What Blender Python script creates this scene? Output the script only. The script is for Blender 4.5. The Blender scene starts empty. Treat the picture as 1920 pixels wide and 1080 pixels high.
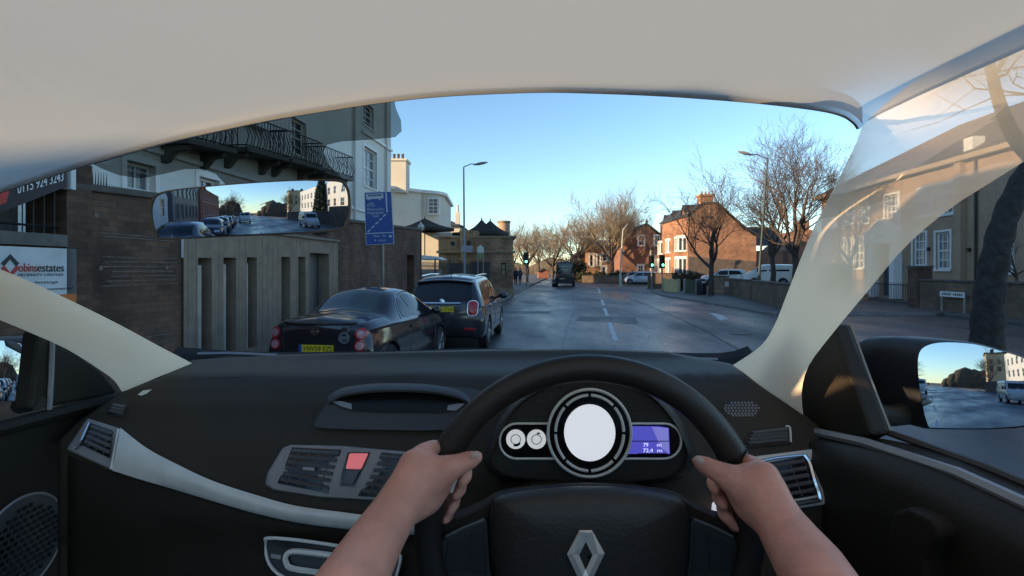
import bpy, bmesh, math, random
from mathutils import Vector, Matrix, Euler
from mathutils.bvhtree import BVHTree
V = Vector
R = math.radians
PI = math.pi
scene = bpy.context.scene
COL = scene.collection

# ------------------------------------------------------------------ camera, sky, sun, exposure
F0 = 960.0      # focal length in px of the 1920 px wide photograph
CX, CY = 960.0, 505.0
EYE = V((0, 0, 1.75))
cam_d = bpy.data.cameras.new('camera')
cam_d.sensor_width = 36.0
cam_d.lens = 18.0
cam_d.shift_y = -(540 - CY) / 1920.0
cam_d.clip_start = 0.02
cam_d.clip_end = 6000
cam = bpy.data.objects.new('camera', cam_d)
cam.location = EYE
cam.rotation_euler = (R(90), 0, 0)
COL.objects.link(cam)
scene.camera = cam

SUN_EL = R(13.0)
SUN_AZ = math.atan2(-0.92, -0.39)      # direction towards the sun, clockwise from +Y
world = bpy.data.worlds.new('World')
scene.world = world
world.use_nodes = True
wn = world.node_tree
for n in list(wn.nodes):
    wn.nodes.remove(n)
wo = wn.nodes.new('ShaderNodeOutputWorld')
wb = wn.nodes.new('ShaderNodeBackground')
sky = wn.nodes.new('ShaderNodeTexSky')
sky.sky_type = 'NISHITA'
sky.sun_disc = False
sky.sun_elevation = SUN_EL
sky.sun_rotation = SUN_AZ
sky.altitude = 600
sky.air_density = 1.0
sky.dust_density = 0.0
sky.ozone_density = 2.0
wb.inputs['Strength'].default_value = 0.15
tint = wn.nodes.new('ShaderNodeMix'); tint.data_type = 'RGBA'; tint.blend_type = 'MULTIPLY'; tint.inputs['Factor'].default_value = 1.0
tint.inputs['B'].default_value = (0.90, 1.0, 1.02, 1)      # clear winter air, slightly cyan
wn.links.new(sky.outputs[0], tint.inputs['A'])
wn.links.new(tint.outputs['Result'], wb.inputs['Color'])
wn.links.new(wb.outputs[0], wo.inputs['Surface'])

sd = bpy.data.lights.new('sun', 'SUN')
sd.energy = 5.0
sd.angle = R(0.5)
sd.color = (1.0, 0.72, 0.42)
sun = bpy.data.objects.new('sun', sd)
sdir = V((math.sin(SUN_AZ) * math.cos(SUN_EL), math.cos(SUN_AZ) * math.cos(SUN_EL), math.sin(SUN_EL)))
sun.rotation_euler = sdir.to_track_quat('Z', 'Y').to_euler()
sun.location = sdir * 60
COL.objects.link(sun)
scene.view_settings.view_transform = 'Standard'
scene.view_settings.look = 'None'
scene.view_settings.exposure = 0.95
scene.view_settings.gamma = 1.0
scene.cycles.transparent_max_bounces = 24
scene.cycles.max_bounces = 8
scene.cycles.use_denoising = True

# ------------------------------------------------------------------ helpers
def P(u, v, Y):
    return V(((u - CX) / F0 * Y, Y, EYE.z + (CY - v) / F0 * Y))

def catmull(pts, sub, closed=False):
    """smooth curve through points (tuples or Vectors)"""
    pts = [V(p) for p in pts]
    n = len(pts)
    out = []
    rng = n if closed else n - 1
    for i in range(rng):
        p1, p2 = pts[i], pts[(i + 1) % n]
        p0 = pts[i - 1] if (closed or i > 0) else p1 * 2 - p2
        p3 = pts[(i + 2) % n] if (closed or i < n - 2) else p2 * 2 - p1
        for k in range(sub):
            t = k / sub
            t2, t3 = t * t, t * t * t
            out.append(0.5 * ((2 * p1) + (p2 - p0) * t + (2 * p0 - 5 * p1 + 4 * p2 - p3) * t2 + (3 * p1 - p0 - 3 * p2 + p3) * t3))
    if not closed:
        out.append(pts[-1])
    return out

def resample(pts, n, closed=False):
    pts = [V(p) for p in pts]
    if closed:
        pts = pts + [pts[0]]
    d = [0]
    for a, b in zip(pts, pts[1:]):
        d.append(d[-1] + (b - a).length)
    out = []
    m = n if closed else n - 1
    j = 0
    for i in range(n):
        t = d[-1] * i / m
        while j < len(d) - 2 and d[j + 1] < t:
            j += 1
        s = (t - d[j]) / max(1e-9, d[j + 1] - d[j])
        out.append(pts[j].lerp(pts[j + 1], min(1, max(0, s))))
    return out

def lin(x, tab):
    if x <= tab[0][0]:
        return tab[0][1]
    for (a, va), (b, vb) in zip(tab, tab[1:]):
        if x <= b:
            return va + (vb - va) * (x - a) / (b - a)
    return tab[-1][1]

def sstep(a, b, x):
    t = min(1, max(0, (x - a) / (b - a)))
    return t * t * (3 - 2 * t)

WM = {}
def wm(o):
    return WM.get(o.name, Matrix.Identity(4)) if o is not None else Matrix.Identity(4)

class MB:
    def __init__(s):
        s.v = []; s.f = []; s.mi = []
    def add(s, vs, fs, mi=0):
        o = len(s.v)
        s.v += [V(p) for p in vs]
        s.f += [tuple(i + o for i in f) for f in fs]
        s.mi += [mi] * len(fs)
        return s
    def box(s, c, size, Rm=None, mi=0):
        hx, hy, hz = size[0] / 2, size[1] / 2, size[2] / 2
        vs = [V((x, y, z)) for x in (-hx, hx) for y in (-hy, hy) for z in (-hz, hz)]
        if Rm is not None:
            vs = [Rm @ p for p in vs]
        vs = [p + V(c) for p in vs]
        return s.add(vs, [(0, 1, 3, 2), (4, 6, 7, 5), (0, 4, 5, 1), (2, 3, 7, 6), (0, 2, 6, 4), (1, 5, 7, 3)], mi)
    def hexa(s, b, t, mi=0):
        """b,t: four bottom and four top points in order"""
        return s.add(list(b) + list(t), [(3, 2, 1, 0), (4, 5, 6, 7), (0, 1, 5, 4), (1, 2, 6, 5), (2, 3, 7, 6), (3, 0, 4, 7)], mi)
    def prism(s, outline, vec, mi=0):
        n = len(outline)
        a = [V(p) for p in outline]
        vec = V(vec)
        b = [p + vec for p in a]
        return s.add(a + b, [tuple(range(n))[::-1], tuple(range(n, 2 * n))] + [(i, (i + 1) % n, n + (i + 1) % n, n + i) for i in range(n)], mi)
    def grid(s, G, ci=False, cj=False, mi=0):
        ni, nj = len(G), len(G[0])
        vs = [p for row in G for p in row]
        fs = []
        for i in range(ni if ci else ni - 1):
            for j in range(nj if cj else nj - 1):
                fs.append((i * nj + j, i * nj + (j + 1) % nj, ((i + 1) % ni) * nj + (j + 1) % nj, ((i + 1) % ni) * nj + j))
        return s.add(vs, fs, mi)
    def tube(s, pts, rad, n=8, caps=True, mi=0, closed=False):
        pts = [V(p) for p in pts]
        if not hasattr(rad, '__len__'):
            rad = [rad] * len(pts)
        rings = []
        N = None
        m = len(pts)
        for i, p in enumerate(pts):
            if closed:
                t = pts[(i + 1) % m] - pts[i - 1]
            else:
                t = pts[min(i + 1, m - 1)] - pts[max(i - 1, 0)]
            if t.length < 1e-9:
                t = V((0, 0, 1))
            t.normalize()
            if N is None:
                up = V((0, 0, 1)) if abs(t.z) < 0.9 else V((1, 0, 0))
                N = t.cross(up).normalized()
            N = (N - t * N.dot(t))
            if N.length < 1e-6:
                N = t.orthogonal()
            N.normalize()
            B = t.cross(N)
            rings.append([p + (N * math.cos(2 * PI * k / n) + B * math.sin(2 * PI * k / n)) * rad[i] for k in range(n)])
        s.grid(rings, ci=closed, cj=True, mi=mi)
        if caps and not closed:
            o = len(s.v) - m * n
            s.f.append(tuple(o + k for k in range(n))[::-1])
            s.f.append(tuple(o + (m - 1) * n + k for k in range(n)))
            s.mi += [mi, mi]
        return s
    def lathe(s, prof, c, ax=(0, 0, 1), n=24, mi=0, capped=True):
        """prof: list of (radius, height along ax)"""
        ax = V(ax).normalized()
        a = ax.orthogonal().normalized()
        b = ax.cross(a)
        rings = [[V(c) + ax * h + (a * math.cos(2 * PI * k / n) + b * math.sin(2 * PI * k / n)) * r for k in range(n)] for r, h in prof]
        s.grid(rings, cj=True, mi=mi)
        if capped:
            o = len(s.v) - len(prof) * n
            s.f.append(tuple(o + k for k in range(n))[::-1])
            s.f.append(tuple(o + (len(prof) - 1) * n + k for k in range(n)))
            s.mi += [mi, mi]
        return s
    def ball(s, c, r, n=10, sc=(1, 1, 1), mi=0):
        c = V(c)
        rings = []
        for i in range(1, n):
            a = PI * i / n
            rings.append([c + V((r * sc[0] * math.sin(a) * math.cos(2 * PI * k / (2 * n)), r * sc[1] * math.sin(a) * math.sin(2 * PI * k / (2 * n)), r * sc[2] * math.cos(a))) for k in range(2 * n)])
        o = len(s.v)
        s.grid(rings, cj=True, mi=mi)
        t = len(s.v)
        s.v += [c + V((0, 0, r * sc[2])), c - V((0, 0, r * sc[2]))]
        last = o + (n - 2) * 2 * n
        for k in range(2 * n):
            s.f.append((t, o + (k + 1) % (2 * n), o + k)); s.mi.append(mi)
            s.f.append((t + 1, last + k, last + (k + 1) % (2 * n))); s.mi.append(mi)
        return s
    def build(s, name, mat, parent=None, smooth=35, bevel=None, seg=2, solid=None, sub=0, fix=True):
        me = bpy.data.meshes.new(name)
        inv = wm(parent).inverted()
        me.from_pydata([tuple(inv @ p) for p in s.v], [], s.f)
        mats = mat if isinstance(mat, (list, tuple)) else [mat]
        for m in mats:
            me.materials.append(m)
        if len(mats) > 1:
            for p, k in zip(me.polygons, s.mi):
                p.material_index = k
        if fix:
            bm = bmesh.new(); bm.from_mesh(me)
            bmesh.ops.recalc_face_normals(bm, faces=bm.faces)
            bm.to_mesh(me); bm.free()
        me.update()
        # box projected uvs in metres
        uvl = me.uv_layers.new(name='uv')
        for p in me.polygons:
            n = p.normal
            if abs(n.z) < 0.75:
                h = math.hypot(n.x, n.y) or 1
                tx, ty = -n.y / h, n.x / h
                for li in p.loop_indices:
                    c = me.vertices[me.loops[li].vertex_index].co
                    uvl.data[li].uv = (c.x * tx + c.y * ty, c.z)
            else:
                for li in p.loop_indices:
                    c = me.vertices[me.loops[li].vertex_index].co
                    uvl.data[li].uv = (c.x, c.y)
        if smooth:
            me.polygons.foreach_set('use_smooth', [True] * len(me.polygons))
            me.set_sharp_from_angle(angle=R(smooth))
        o = bpy.data.objects.new(name, me)
        COL.objects.link(o)
        if parent is not None:
            o.parent = parent
            WM[o.name] = wm(parent)
        if solid:
            m = o.modifiers.new('thickness', 'SOLIDIFY'); m.thickness = solid; m.offset = 0
        if bevel:
            m = o.modifiers.new('bevel', 'BEVEL'); m.width = bevel; m.segments = seg; m.limit_method = 'ANGLE'; m.angle_limit = R(40)
            m.harden_normals = False
        if sub:
            m = o.modifiers.new('sub', 'SUBSURF'); m.levels = sub; m.render_levels = sub
        return o

def tag(o, label=None, cat=None, group=None, kind=None):
    if label: o['label'] = label
    if cat: o['category'] = cat
    if group: o['group'] = group
    if kind: o['kind'] = kind
    return o

def thing(name, label, cat, loc=(0, 0, 0), rz=0, group=None):
    o = bpy.data.objects.new(name, None)
    o.empty_display_size = 0.2
    o.location = loc
    o.rotation_euler = (0, 0, rz)
    COL.objects.link(o)
    WM[o.name] = Matrix.Translation(V(loc)) @ Matrix.Rotation(rz, 4, 'Z')
    return tag(o, label, cat, group)

def copy_tree(o, parent=None):
    c = o.copy()
    COL.objects.link(c)
    if parent is not None:
        c.parent = parent
    for ch in list(o.children):
        copy_tree(ch, c)
    return c

def place(o, loc, rz=0, scale=None):
    o.location = loc
    o.rotation_euler = (0, 0, rz)
    if scale: o.scale = (scale,) * 3 if not hasattr(scale, '__len__') else scale
    WM[o.name] = Matrix.Translation(V(loc)) @ Matrix.Rotation(rz, 4, 'Z')
    return o

# ------------------------------------------------------------------ materials
MATS = {}
def mat(name, col, rough=0.6, metal=0.0, var=0.12, vs=3.0, bump=0.0, bs=60.0, spec=0.5, coat=0.0, emit=None, es=1.0, rvar=0.0, sss=0.0, detail=4):
    if name in MATS:
        return MATS[name]
    m = bpy.data.materials.new(name)
    m.use_nodes = True
    nt = m.node_tree
    b = nt.nodes['Principled BSDF']
    b.inputs['Roughness'].default_value = rough
    b.inputs['Metallic'].default_value = metal
    b.inputs['Specular IOR Level'].default_value = spec
    b.inputs['Coat Weight'].default_value = coat
    b.inputs['Coat Roughness'].default_value = 0.06
    if sss:
        b.inputs['Subsurface Weight'].default_value = sss
        b.inputs['Subsurface Radius'].default_value = (0.012, 0.005, 0.003)
        b.inputs['Subsurface Scale'].default_value = 1.0
    tc = nt.nodes.new('ShaderNodeTexCoord')
    nz = nt.nodes.new('ShaderNodeTexNoise')
    nz.inputs['Scale'].default_value = vs
    nz.inputs['Detail'].default_value = detail
    nz.inputs['Roughness'].default_value = 0.6
    nt.links.new(tc.outputs['Object'], nz.inputs['Vector'])
    mx = nt.nodes.new('ShaderNodeMix'); mx.data_type = 'RGBA'
    mr = nt.nodes.new('ShaderNodeMapRange')
    mr.inputs['From Min'].default_value = 0.3; mr.inputs['From Max'].default_value = 0.7
    nt.links.new(nz.outputs['Fac'], mr.inputs['Value'])
    nt.links.new(mr.outputs['Result'], mx.inputs['Factor'])
    mx.inputs['A'].default_value = [c * (1 - var) for c in col] + [1]
    mx.inputs['B'].default_value = [min(1, c * (1 + var)) for c in col] + [1]
    nt.links.new(mx.outputs['Result'], b.inputs['Base Color'])
    if rvar:
        m2 = nt.nodes.new('ShaderNodeMapRange')
        m2.inputs['From Min'].default_value = 0.35; m2.inputs['From Max'].default_value = 0.65
        m2.inputs['To Min'].default_value = max(0, rough - rvar); m2.inputs['To Max'].default_value = min(1, rough + rvar)
        nt.links.new(nz.outputs['Fac'], m2.inputs['Value'])
        nt.links.new(m2.outputs['Result'], b.inputs['Roughness'])
    if bump:
        n2 = nt.nodes.new('ShaderNodeTexNoise')
        n2.inputs['Scale'].default_value = bs
        n2.inputs['Detail'].default_value = 3
        nt.links.new(tc.outputs['Object'], n2.inputs['Vector'])
        bp = nt.nodes.new('ShaderNodeBump')
        bp.inputs['Strength'].default_value = bump
        bp.inputs['Distance'].default_value = 0.01
        nt.links.new(n2.outputs['Fac'], bp.inputs['Height'])
        nt.links.new(bp.outputs['Normal'], b.inputs['Normal'])
    if emit:
        b.inputs['Emission Color'].default_value = (*emit, 1)
        b.inputs['Emission Strength'].default_value = es
    MATS[name] = m
    return m

def brick(name, c1, c2, mortar, bw=0.225, bh=0.075, ms=0.012, stain=0.5, rough=0.9, soot=None):
    if name in MATS:
        return MATS[name]
    m = bpy.data.materials.new(name)
    m.use_nodes = True
    nt = m.node_tree
    b = nt.nodes['Principled BSDF']
    b.inputs['Roughness'].default_value = rough
    uv = nt.nodes.new('ShaderNodeUVMap'); uv.uv_map = 'uv'
    bt = nt.nodes.new('ShaderNodeTexBrick')
    bt.inputs['Color1'].default_value = (*c1, 1)
    bt.inputs['Color2'].default_value = (*c2, 1)
    bt.inputs['Mortar'].default_value = (*mortar, 1)
    bt.inputs['Scale'].default_value = 1.0
    bt.inputs['Brick Width'].default_value = bw
    bt.inputs['Row Height'].default_value = bh
    bt.inputs['Mortar Size'].default_value = ms
    bt.inputs['Mortar Smooth'].default_value = 0.2
    nt.links.new(uv.outputs[0], bt.inputs['Vector'])
    tc = nt.nodes.new('ShaderNodeTexCoord')
    nz = nt.nodes.new('ShaderNodeTexNoise')
    nz.inputs['Scale'].default_value = 0.8
    nz.inputs['Detail'].default_value = 8
    nz.inputs['Roughness'].default_value = 0.7
    nt.links.new(tc.outputs['Object'], nz.inputs['Vector'])
    mr = nt.nodes.new('ShaderNodeMapRange')
    mr.inputs['From Min'].default_value = 0.35; mr.inputs['From Max'].default_value = 0.68
    mr.inputs['To Min'].default_value = 1 - stain; mr.inputs['To Max'].default_value = 1.15
    nt.links.new(nz.outputs['Fac'], mr.inputs['Value'])
    mu = nt.nodes.new('ShaderNodeMix'); mu.data_type = 'RGBA'; mu.blend_type = 'MULTIPLY'
    mu.inputs['Factor'].default_value = 1
    nt.links.new(bt.outputs['Color'], mu.inputs['A'])
    cb = nt.nodes.new('ShaderNodeCombineColor')
    for k in range(3):
        nt.links.new(mr.outputs['Result'], cb.inputs[k])
    nt.links.new(cb.outputs[0], mu.inputs['B'])
    nt.links.new(mu.outputs['Result'], b.inputs['Base Color'])
    bp = nt.nodes.new('ShaderNodeBump')
    bp.inputs['Strength'].default_value = 0.5
    bp.inputs['Distance'].default_value = 0.008
    inv = nt.nodes.new('ShaderNodeMath'); inv.operation = 'SUBTRACT'; inv.inputs[0].default_value = 1
    nt.links.new(bt.outputs['Fac'], inv.inputs[1])
    nt.links.new(inv.outputs[0], bp.inputs['Height'])
    nt.links.new(bp.outputs['Normal'], b.inputs['Normal'])
    MATS[name] = m
    return m

def slate(name, col):
    return brick(name, col, [c * 0.7 for c in col], [c * 0.4 for c in col], bw=0.3, bh=0.2, ms=0.008, stain=0.3, rough=0.6)

def glassy(name, col=(0.02, 0.025, 0.03), rough=0.05):
    return mat(name, col, rough=rough, var=0.2, vs=1.2, spec=0.8)

def clear_pane():
    m = bpy.data.materials.new('clear_glass')
    m.use_nodes = True
    nt = m.node_tree
    for n in list(nt.nodes):
        nt.nodes.remove(n)
    o = nt.nodes.new('ShaderNodeOutputMaterial')
    t = nt.nodes.new('ShaderNodeBsdfTransparent')
    t.inputs['Color'].default_value = (1, 1, 1, 1)
    nt.links.new(t.outputs[0], o.inputs['Surface'])
    return m

def text_mesh(body, size, font_align='CENTER'):
    c = bpy.data.curves.new('t', 'FONT')
    c.body = body; c.size = size; c.align_x = font_align; c.align_y = 'CENTER'
    c.extrude = size * 0.02
    o = bpy.data.objects.new('t', c)
    COL.objects.link(o)
    dg = bpy.context.evaluated_depsgraph_get()
    me = bpy.data.meshes.new_from_object(o.evaluated_get(dg))
    vs = [v.co.copy() for v in me.vertices]
    fs = [tuple(p.vertices) for p in me.polygons]
    bpy.data.objects.remove(o); bpy.data.curves.remove(c); bpy.data.meshes.remove(me)
    return vs, fs

def add_text(mb, body, size, origin, xa, ya, mi=0, width=None, align='CENTER', bold=0):
    """lay text on a plane: origin centre, xa = reading direction, ya = up"""
    vs, fs = text_mesh(body, size, align)
    if not vs: return
    xa = V(xa).normalized(); ya = V(ya).normalized(); za = xa.cross(ya)
    sx = 1
    if width:
        w = max(v.x for v in vs) - min(v.x for v in vs)
        sx = width / w
    mb.add([V(origin) + xa * v.x * sx + ya * v.y + za * v.z for v in vs], fs, mi)
LIN_R, LIN_G, LIN_B, PIL_K = 0.44, 0.44, 0.395, 1.0

# ------------------------------------------------------------------ shared materials
m_asph = None
def asphalt(name, col, r0, r1, sc=0.35):
    m = mat(name, col, rough=(r0 + r1) / 2, var=0.38, vs=1.3, detail=9)
    nt = m.node_tree
    b = nt.nodes['Principled BSDF']
    tc = nt.nodes.new('ShaderNodeTexCoord')
    mp = nt.nodes.new('ShaderNodeMapping'); mp.inputs['Scale'].default_value = (1.0, 0.3, 1.0)
    nt.links.new(tc.outputs['Object'], mp.inputs[0])
    nz = nt.nodes.new('ShaderNodeTexNoise'); nz.inputs['Scale'].default_value = sc; nz.inputs['Detail'].default_value = 6; nz.inputs['Roughness'].default_value = 0.65
    nt.links.new(mp.outputs[0], nz.inputs['Vector'])
    mr = nt.nodes.new('ShaderNodeMapRange')
    mr.inputs['From Min'].default_value = 0.38; mr.inputs['From Max'].default_value = 0.62
    mr.inputs['To Min'].default_value = r0; mr.inputs['To Max'].default_value = r1
    nt.links.new(nz.outputs['Fac'], mr.inputs['Value'])
    nt.links.new(mr.outputs['Result'], b.inputs['Roughness'])
    n2 = nt.nodes.new('ShaderNodeTexNoise'); n2.inputs['Scale'].default_value = 90; n2.inputs['Detail'].default_value = 3
    n3 = nt.nodes.new('ShaderNodeTexVoronoi'); n3.inputs['Scale'].default_value = 70
    nt.links.new(tc.outputs['Object'], n2.inputs['Vector']); nt.links.new(tc.outputs['Object'], n3.inputs['Vector'])
    ad = nt.nodes.new('ShaderNodeMath'); nt.links.new(n2.outputs['Fac'], ad.inputs[0]); nt.links.new(n3.outputs['Distance'], ad.inputs[1])
    bp = nt.nodes.new('ShaderNodeBump'); bp.inputs['Strength'].default_value = 0.35; bp.inputs['Distance'].default_value = 0.006
    nt.links.new(ad.outputs[0], bp.inputs['Height']); nt.links.new(bp.outputs['Normal'], b.inputs['Normal'])
    return m

m_road = asphalt('wet_asphalt', (0.062, 0.063, 0.068), 0.24, 0.55)
m_tar = asphalt('tar_patch', (0.028, 0.028, 0.031), 0.4, 0.65)
m_pave = brick('paving', (0.13, 0.12, 0.115), (0.10, 0.095, 0.09), (0.05, 0.05, 0.05), bw=0.9, bh=0.6, ms=0.012, stain=0.35, rough=0.6)
m_kerb = mat('kerb_stone', (0.2, 0.19, 0.18), 0.7, var=0.25, vs=2)
m_dirt = mat('ground_earth', (0.07, 0.065, 0.05), 0.95, var=0.3, vs=0.5, bump=0.4, bs=8)
m_white = mat('road_paint', (0.55, 0.55, 0.55), 0.6, var=0.3, vs=9)
m_metal = mat('grey_metal', (0.22, 0.23, 0.24), 0.45, metal=0.6)
m_black = mat('black_paint', (0.012, 0.012, 0.013), 0.4)
m_postg = mat('dark_green_post', (0.03, 0.045, 0.04), 0.5)
m_cream = mat('cream_render', (0.62, 0.58, 0.50), 0.85, var=0.1, vs=0.6, bump=0.15, bs=20, detail=8)
m_white_r = mat('white_render', (0.66, 0.65, 0.61), 0.85, var=0.09, vs=0.6, bump=0.1, bs=20, detail=8)
m_trim = mat('white_trim', (0.72, 0.71, 0.68), 0.6, var=0.06)
m_pane = glassy('window_pane', (0.03, 0.035, 0.04), 0.04)
m_panel_sky = mat('curtained_pane', (0.16, 0.17, 0.18), 0.12, var=0.35, vs=1.5)
m_slate = slate('roof_slate', (0.06, 0.058, 0.06))
m_brick_red = brick('red_brick', (0.30, 0.11, 0.065), (0.24, 0.085, 0.05), (0.22, 0.17, 0.13), stain=0.35)
m_brick_org = brick('orange_brick', (0.46, 0.19, 0.095), (0.28, 0.11, 0.06), (0.34, 0.24, 0.16), bw=0.3, bh=0.1, ms=0.014, stain=0.45)
m_brick_dk = brick('sooty_brick', (0.215, 0.115, 0.070), (0.13, 0.070, 0.046), (0.115, 0.085, 0.065), bw=0.23, bh=0.08, ms=0.008, stain=0.65)
m_brick_wall = brick('garden_wall_brick', (0.22, 0.14, 0.085), (0.15, 0.095, 0.062), (0.19, 0.14, 0.1), bw=0.23, bh=0.08, stain=0.5)
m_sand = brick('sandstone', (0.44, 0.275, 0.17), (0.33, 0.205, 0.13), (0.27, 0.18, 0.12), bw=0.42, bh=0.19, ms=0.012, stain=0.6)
m_sun_stone = brick('sun_toned_sandstone', (0.66, 0.40, 0.20), (0.50, 0.30, 0.16), (0.36, 0.24, 0.14), bw=0.42, bh=0.19, ms=0.012, stain=0.6)  # buff stone, made yellower and brighter to stand in for sunlight
m_tan = brick('tan_hall_brick', (0.40, 0.265, 0.175), (0.35, 0.235, 0.155), (0.33, 0.23, 0.16), bw=0.225, bh=0.075, ms=0.006, stain=0.15)
m_wood = mat('grey_cladding', (0.28, 0.21, 0.15), 0.75, var=0.2, vs=4, bump=0.1)
m_coping = mat('coping', (0.1, 0.085, 0.07), 0.8, var=0.3)
m_pot = mat('clay', (0.2, 0.12, 0.09), 0.8)
m_bark = mat('bark', (0.07, 0.055, 0.045), 0.95, var=0.35, vs=8, bump=0.8, bs=25)
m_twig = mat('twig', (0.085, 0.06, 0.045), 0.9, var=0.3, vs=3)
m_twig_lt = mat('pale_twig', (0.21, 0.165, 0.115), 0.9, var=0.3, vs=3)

# road frame: s along +Y-ish towards the vanishing point (1060,505), l lateral (offset in X)
SL = 100.0 / F0
def RD(l, Y, z=0.0):
    return V((SL * Y + l, Y, z))
RDIR = V((SL, 1, 0)).normalized()
RNRM = V((1, -SL, 0)).normalized()      # to the right of the road
RZ = -math.atan(SL)

# ------------------------------------------------------------------ ground, road, pavements
g = MB(); g.grid([[V((x, y, -0.02)) for y in (-1500, -200, 0, 200, 3000)] for x in (-2500, -200, 0, 200, 2500)])
tag(g.build('ground', m_dirt, smooth=None), kind='structure')

def sheet(name, pts, m, kind='structure', z=None):
    b = MB()
    b.add(pts, [tuple(range(len(pts)))])
    o = b.build(name, m, smooth=None)
    if o.data.polygons[0].normal.z < 0:
        o.data.flip_normals()
    return tag(o, kind=kind)
LK = -3.45
road = MB()
Ys = [-160, -60, -20, 0, 10, 19, 24, 33, 42, 60, 100, 160]
rr = [(10, -160), (10, 3), (60, 3.0), (60, 12.5), (14.2, 12.5), (14.0, 19.0), (7.9, 19.2), (7.2, 26), (6.3, 33.5), (6.6, 40), (60, 46), (60, 56), (6.5, 52), (6.2, 90), (6.2, 160)]
sheet('road', [RD(-3.45, 160, 0.0), RD(-3.45, -160, 0.0)] + [RD(l, y, 0.0) for l, y in rr], m_road)

def slab(name, outline, h, m, kerb=True):
    """raised pavement: outline list of Vectors (ground), top at h"""
    b = MB(); b.prism([V((p.x, p.y, -0.05)) for p in outline], (0, 0, h + 0.05))
    return tag(b.build(name, m, smooth=None, bevel=0.015, seg=1), kind='structure')
slab('pavement', [RD(-3.6, 160), RD(-3.6, -120), RD(-6.4, -120), RD(-6.4, 24), RD(-12, 27), RD(-12, 160)], 0.12, m_pave)
slab('pavement', [RD(8.05, 19.45), RD(7.35, 26), RD(6.45, 33.5), RD(6.9, 39.6), RD(11, 42), RD(30, 44), RD(30, 19.4)], 0.12, m_pave)
slab('pavement', [RD(10.15, -120), RD(10.15, 2.8), RD(14, 2.8), RD(14, -120)], 0.12, m_pave)
slab('pavement', [RD(14.2, 12.7), RD(14.2, 19.2), RD(30, 19.2), RD(60, 12.7)], 0.12, m_pave)
def kerb(line, w=0.13, h=0.125):
    b = MB()
    for a, c in zip(line, line[1:]):
        L = (c - a).length; k = max(1, int(L / 0.9)); n = V((a.y - c.y, c.x - a.x, 0)).normalized()
        if L > 60: k = max(1, int(L / 6))
        for i in range(k):
            p = a.lerp(c, (i + 0.006) / k); q = a.lerp(c, (i + 0.994) / k)
            b.hexa([p, q, q + n * w, p + n * w], [x + V((0, 0, h)) for x in (p, q, q + n * w, p + n * w)])
    return tag(b.build('kerb', m_kerb, smooth=None, bevel=0.012, seg=1), kind='structure')
kerb([RD(-3.45, -60, -0.02), RD(-3.45, 50, -0.02)], w=0.14)
kerb([RD(14, 19.3, -0.02), RD(8.05, 19.3, -0.02)][::-1], w=0.14)
kerb([RD(7.9, 19.4, -0.02), RD(7.2, 26, -0.02), RD(6.3, 33.5, -0.02), RD(6.7, 39.8, -0.02)][::-1], w=0.14)
kerb([RD(10, -60, -0.02), RD(10, 2.9, -0.02)][::-1], w=0.14)

def mark(name, pts, z=0.005, m=None):
    return sheet(name, [V((p.x, p.y, z)) for p in pts], m or m_white)
def gp(u, v):
    Y = 1.75 * F0 / (v - CY)
    return V(((u - CX) / F0 * Y, Y, 0))
def strip(name, a, b, w, z=0.005, m=None, n=1):
    d = (b - a).normalized(); q = V((-d.y, d.x, 0)) * w / 2
    return mark(name, [a + q, a - q, b - q, b + q], z, m)
strip('lane_marking', gp(1128, 562), gp(1132, 573), 0.14)
strip('lane_marking', gp(1133, 578), gp(1139, 592), 0.14)
strip('lane_marking', gp(1142, 605), gp(1155, 639), 0.13)
strip('lane_marking', gp(1122, 541), gp(1125, 550), 0.14)
for k in range(6):
    strip('lane_marking', RD(0.85, -8 - 9 * k), RD(0.85, -12 - 9 * k), 0.12)
# curved turn arrow on the right
ar = catmull([gp(1331, 587), gp(1342, 590), gp(1352, 595), gp(1356, 599)], 4)
b = MB()
ws = [0.10, 0.12, 0.14, 0.15, 0.16, 0.17, 0.18, 0.18, 0.18, 0.18, 0.18, 0.18, 0.18]
G = []
for i, p in enumerate(ar):
    d = (ar[min(i + 1, len(ar) - 1)] - ar[max(i - 1, 0)]).normalized(); q = V((-d.y, d.x, 0)) * ws[i] * .9
    G.append([V((p.x + q.x, p.y + q.y, 0.005)), V((p.x - q.x, p.y - q.y, 0.005))])
b.grid(G)
h = [gp(1366, 596.5), gp(1344, 600.5), gp(1338, 597)]
h = [gp(1367, 597), gp(1349, 601.5), gp(1347, 595.5)]
b.add([V((p.x, p.y, 0.0055)) for p in h], [(0, 1, 2)])
tag(b.build('turn_arrow', m_white, smooth=None), kind='structure')
mark('tar_patch', [gp(1086, 594), gp(1190, 594), gp(1197, 605), gp(1078, 602)], 0.004, m_tar)
mark('tar_patch', [gp(1140, 596), gp(1192, 600), gp(1194, 608), gp(1165, 606)], 0.0065, m_tar)
m_scar = asphalt('worn_asphalt', (0.16, 0.16, 0.165), 0.4, 0.6)
for pts, w in (([(1081, 552), (1077, 575), (1068, 600), (1056, 640), (1051, 660)], 0.05),
               ([(1160, 551), (1215, 573), (1262, 593), (1330, 625), (1400, 665)], 0.06),
               ([(1340, 637), (1400, 668)], 0.05)):
    pts = catmull([gp(*p) for p in pts], 8)
    G = []
    random.seed(int(pts[0].x * 10))
    for i, p in enumerate(pts):
        d = (pts[min(i + 1, len(pts) - 1)] - pts[max(i - 1, 0)]).normalized(); q = V((-d.y, d.x, 0)) * w * random.uniform(.4, 1.1)
        j = V((random.uniform(-.03, .03), 0, 0))
        G.append([V((p.x, p.y, 0.004)) + q + j, V((p.x, p.y, 0.004)) - q + j])
    b = MB(); b.grid(G); tag(b.build('road_seam', m_scar if w != 0.06 else m_tar, smooth=None), kind='structure')
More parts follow.
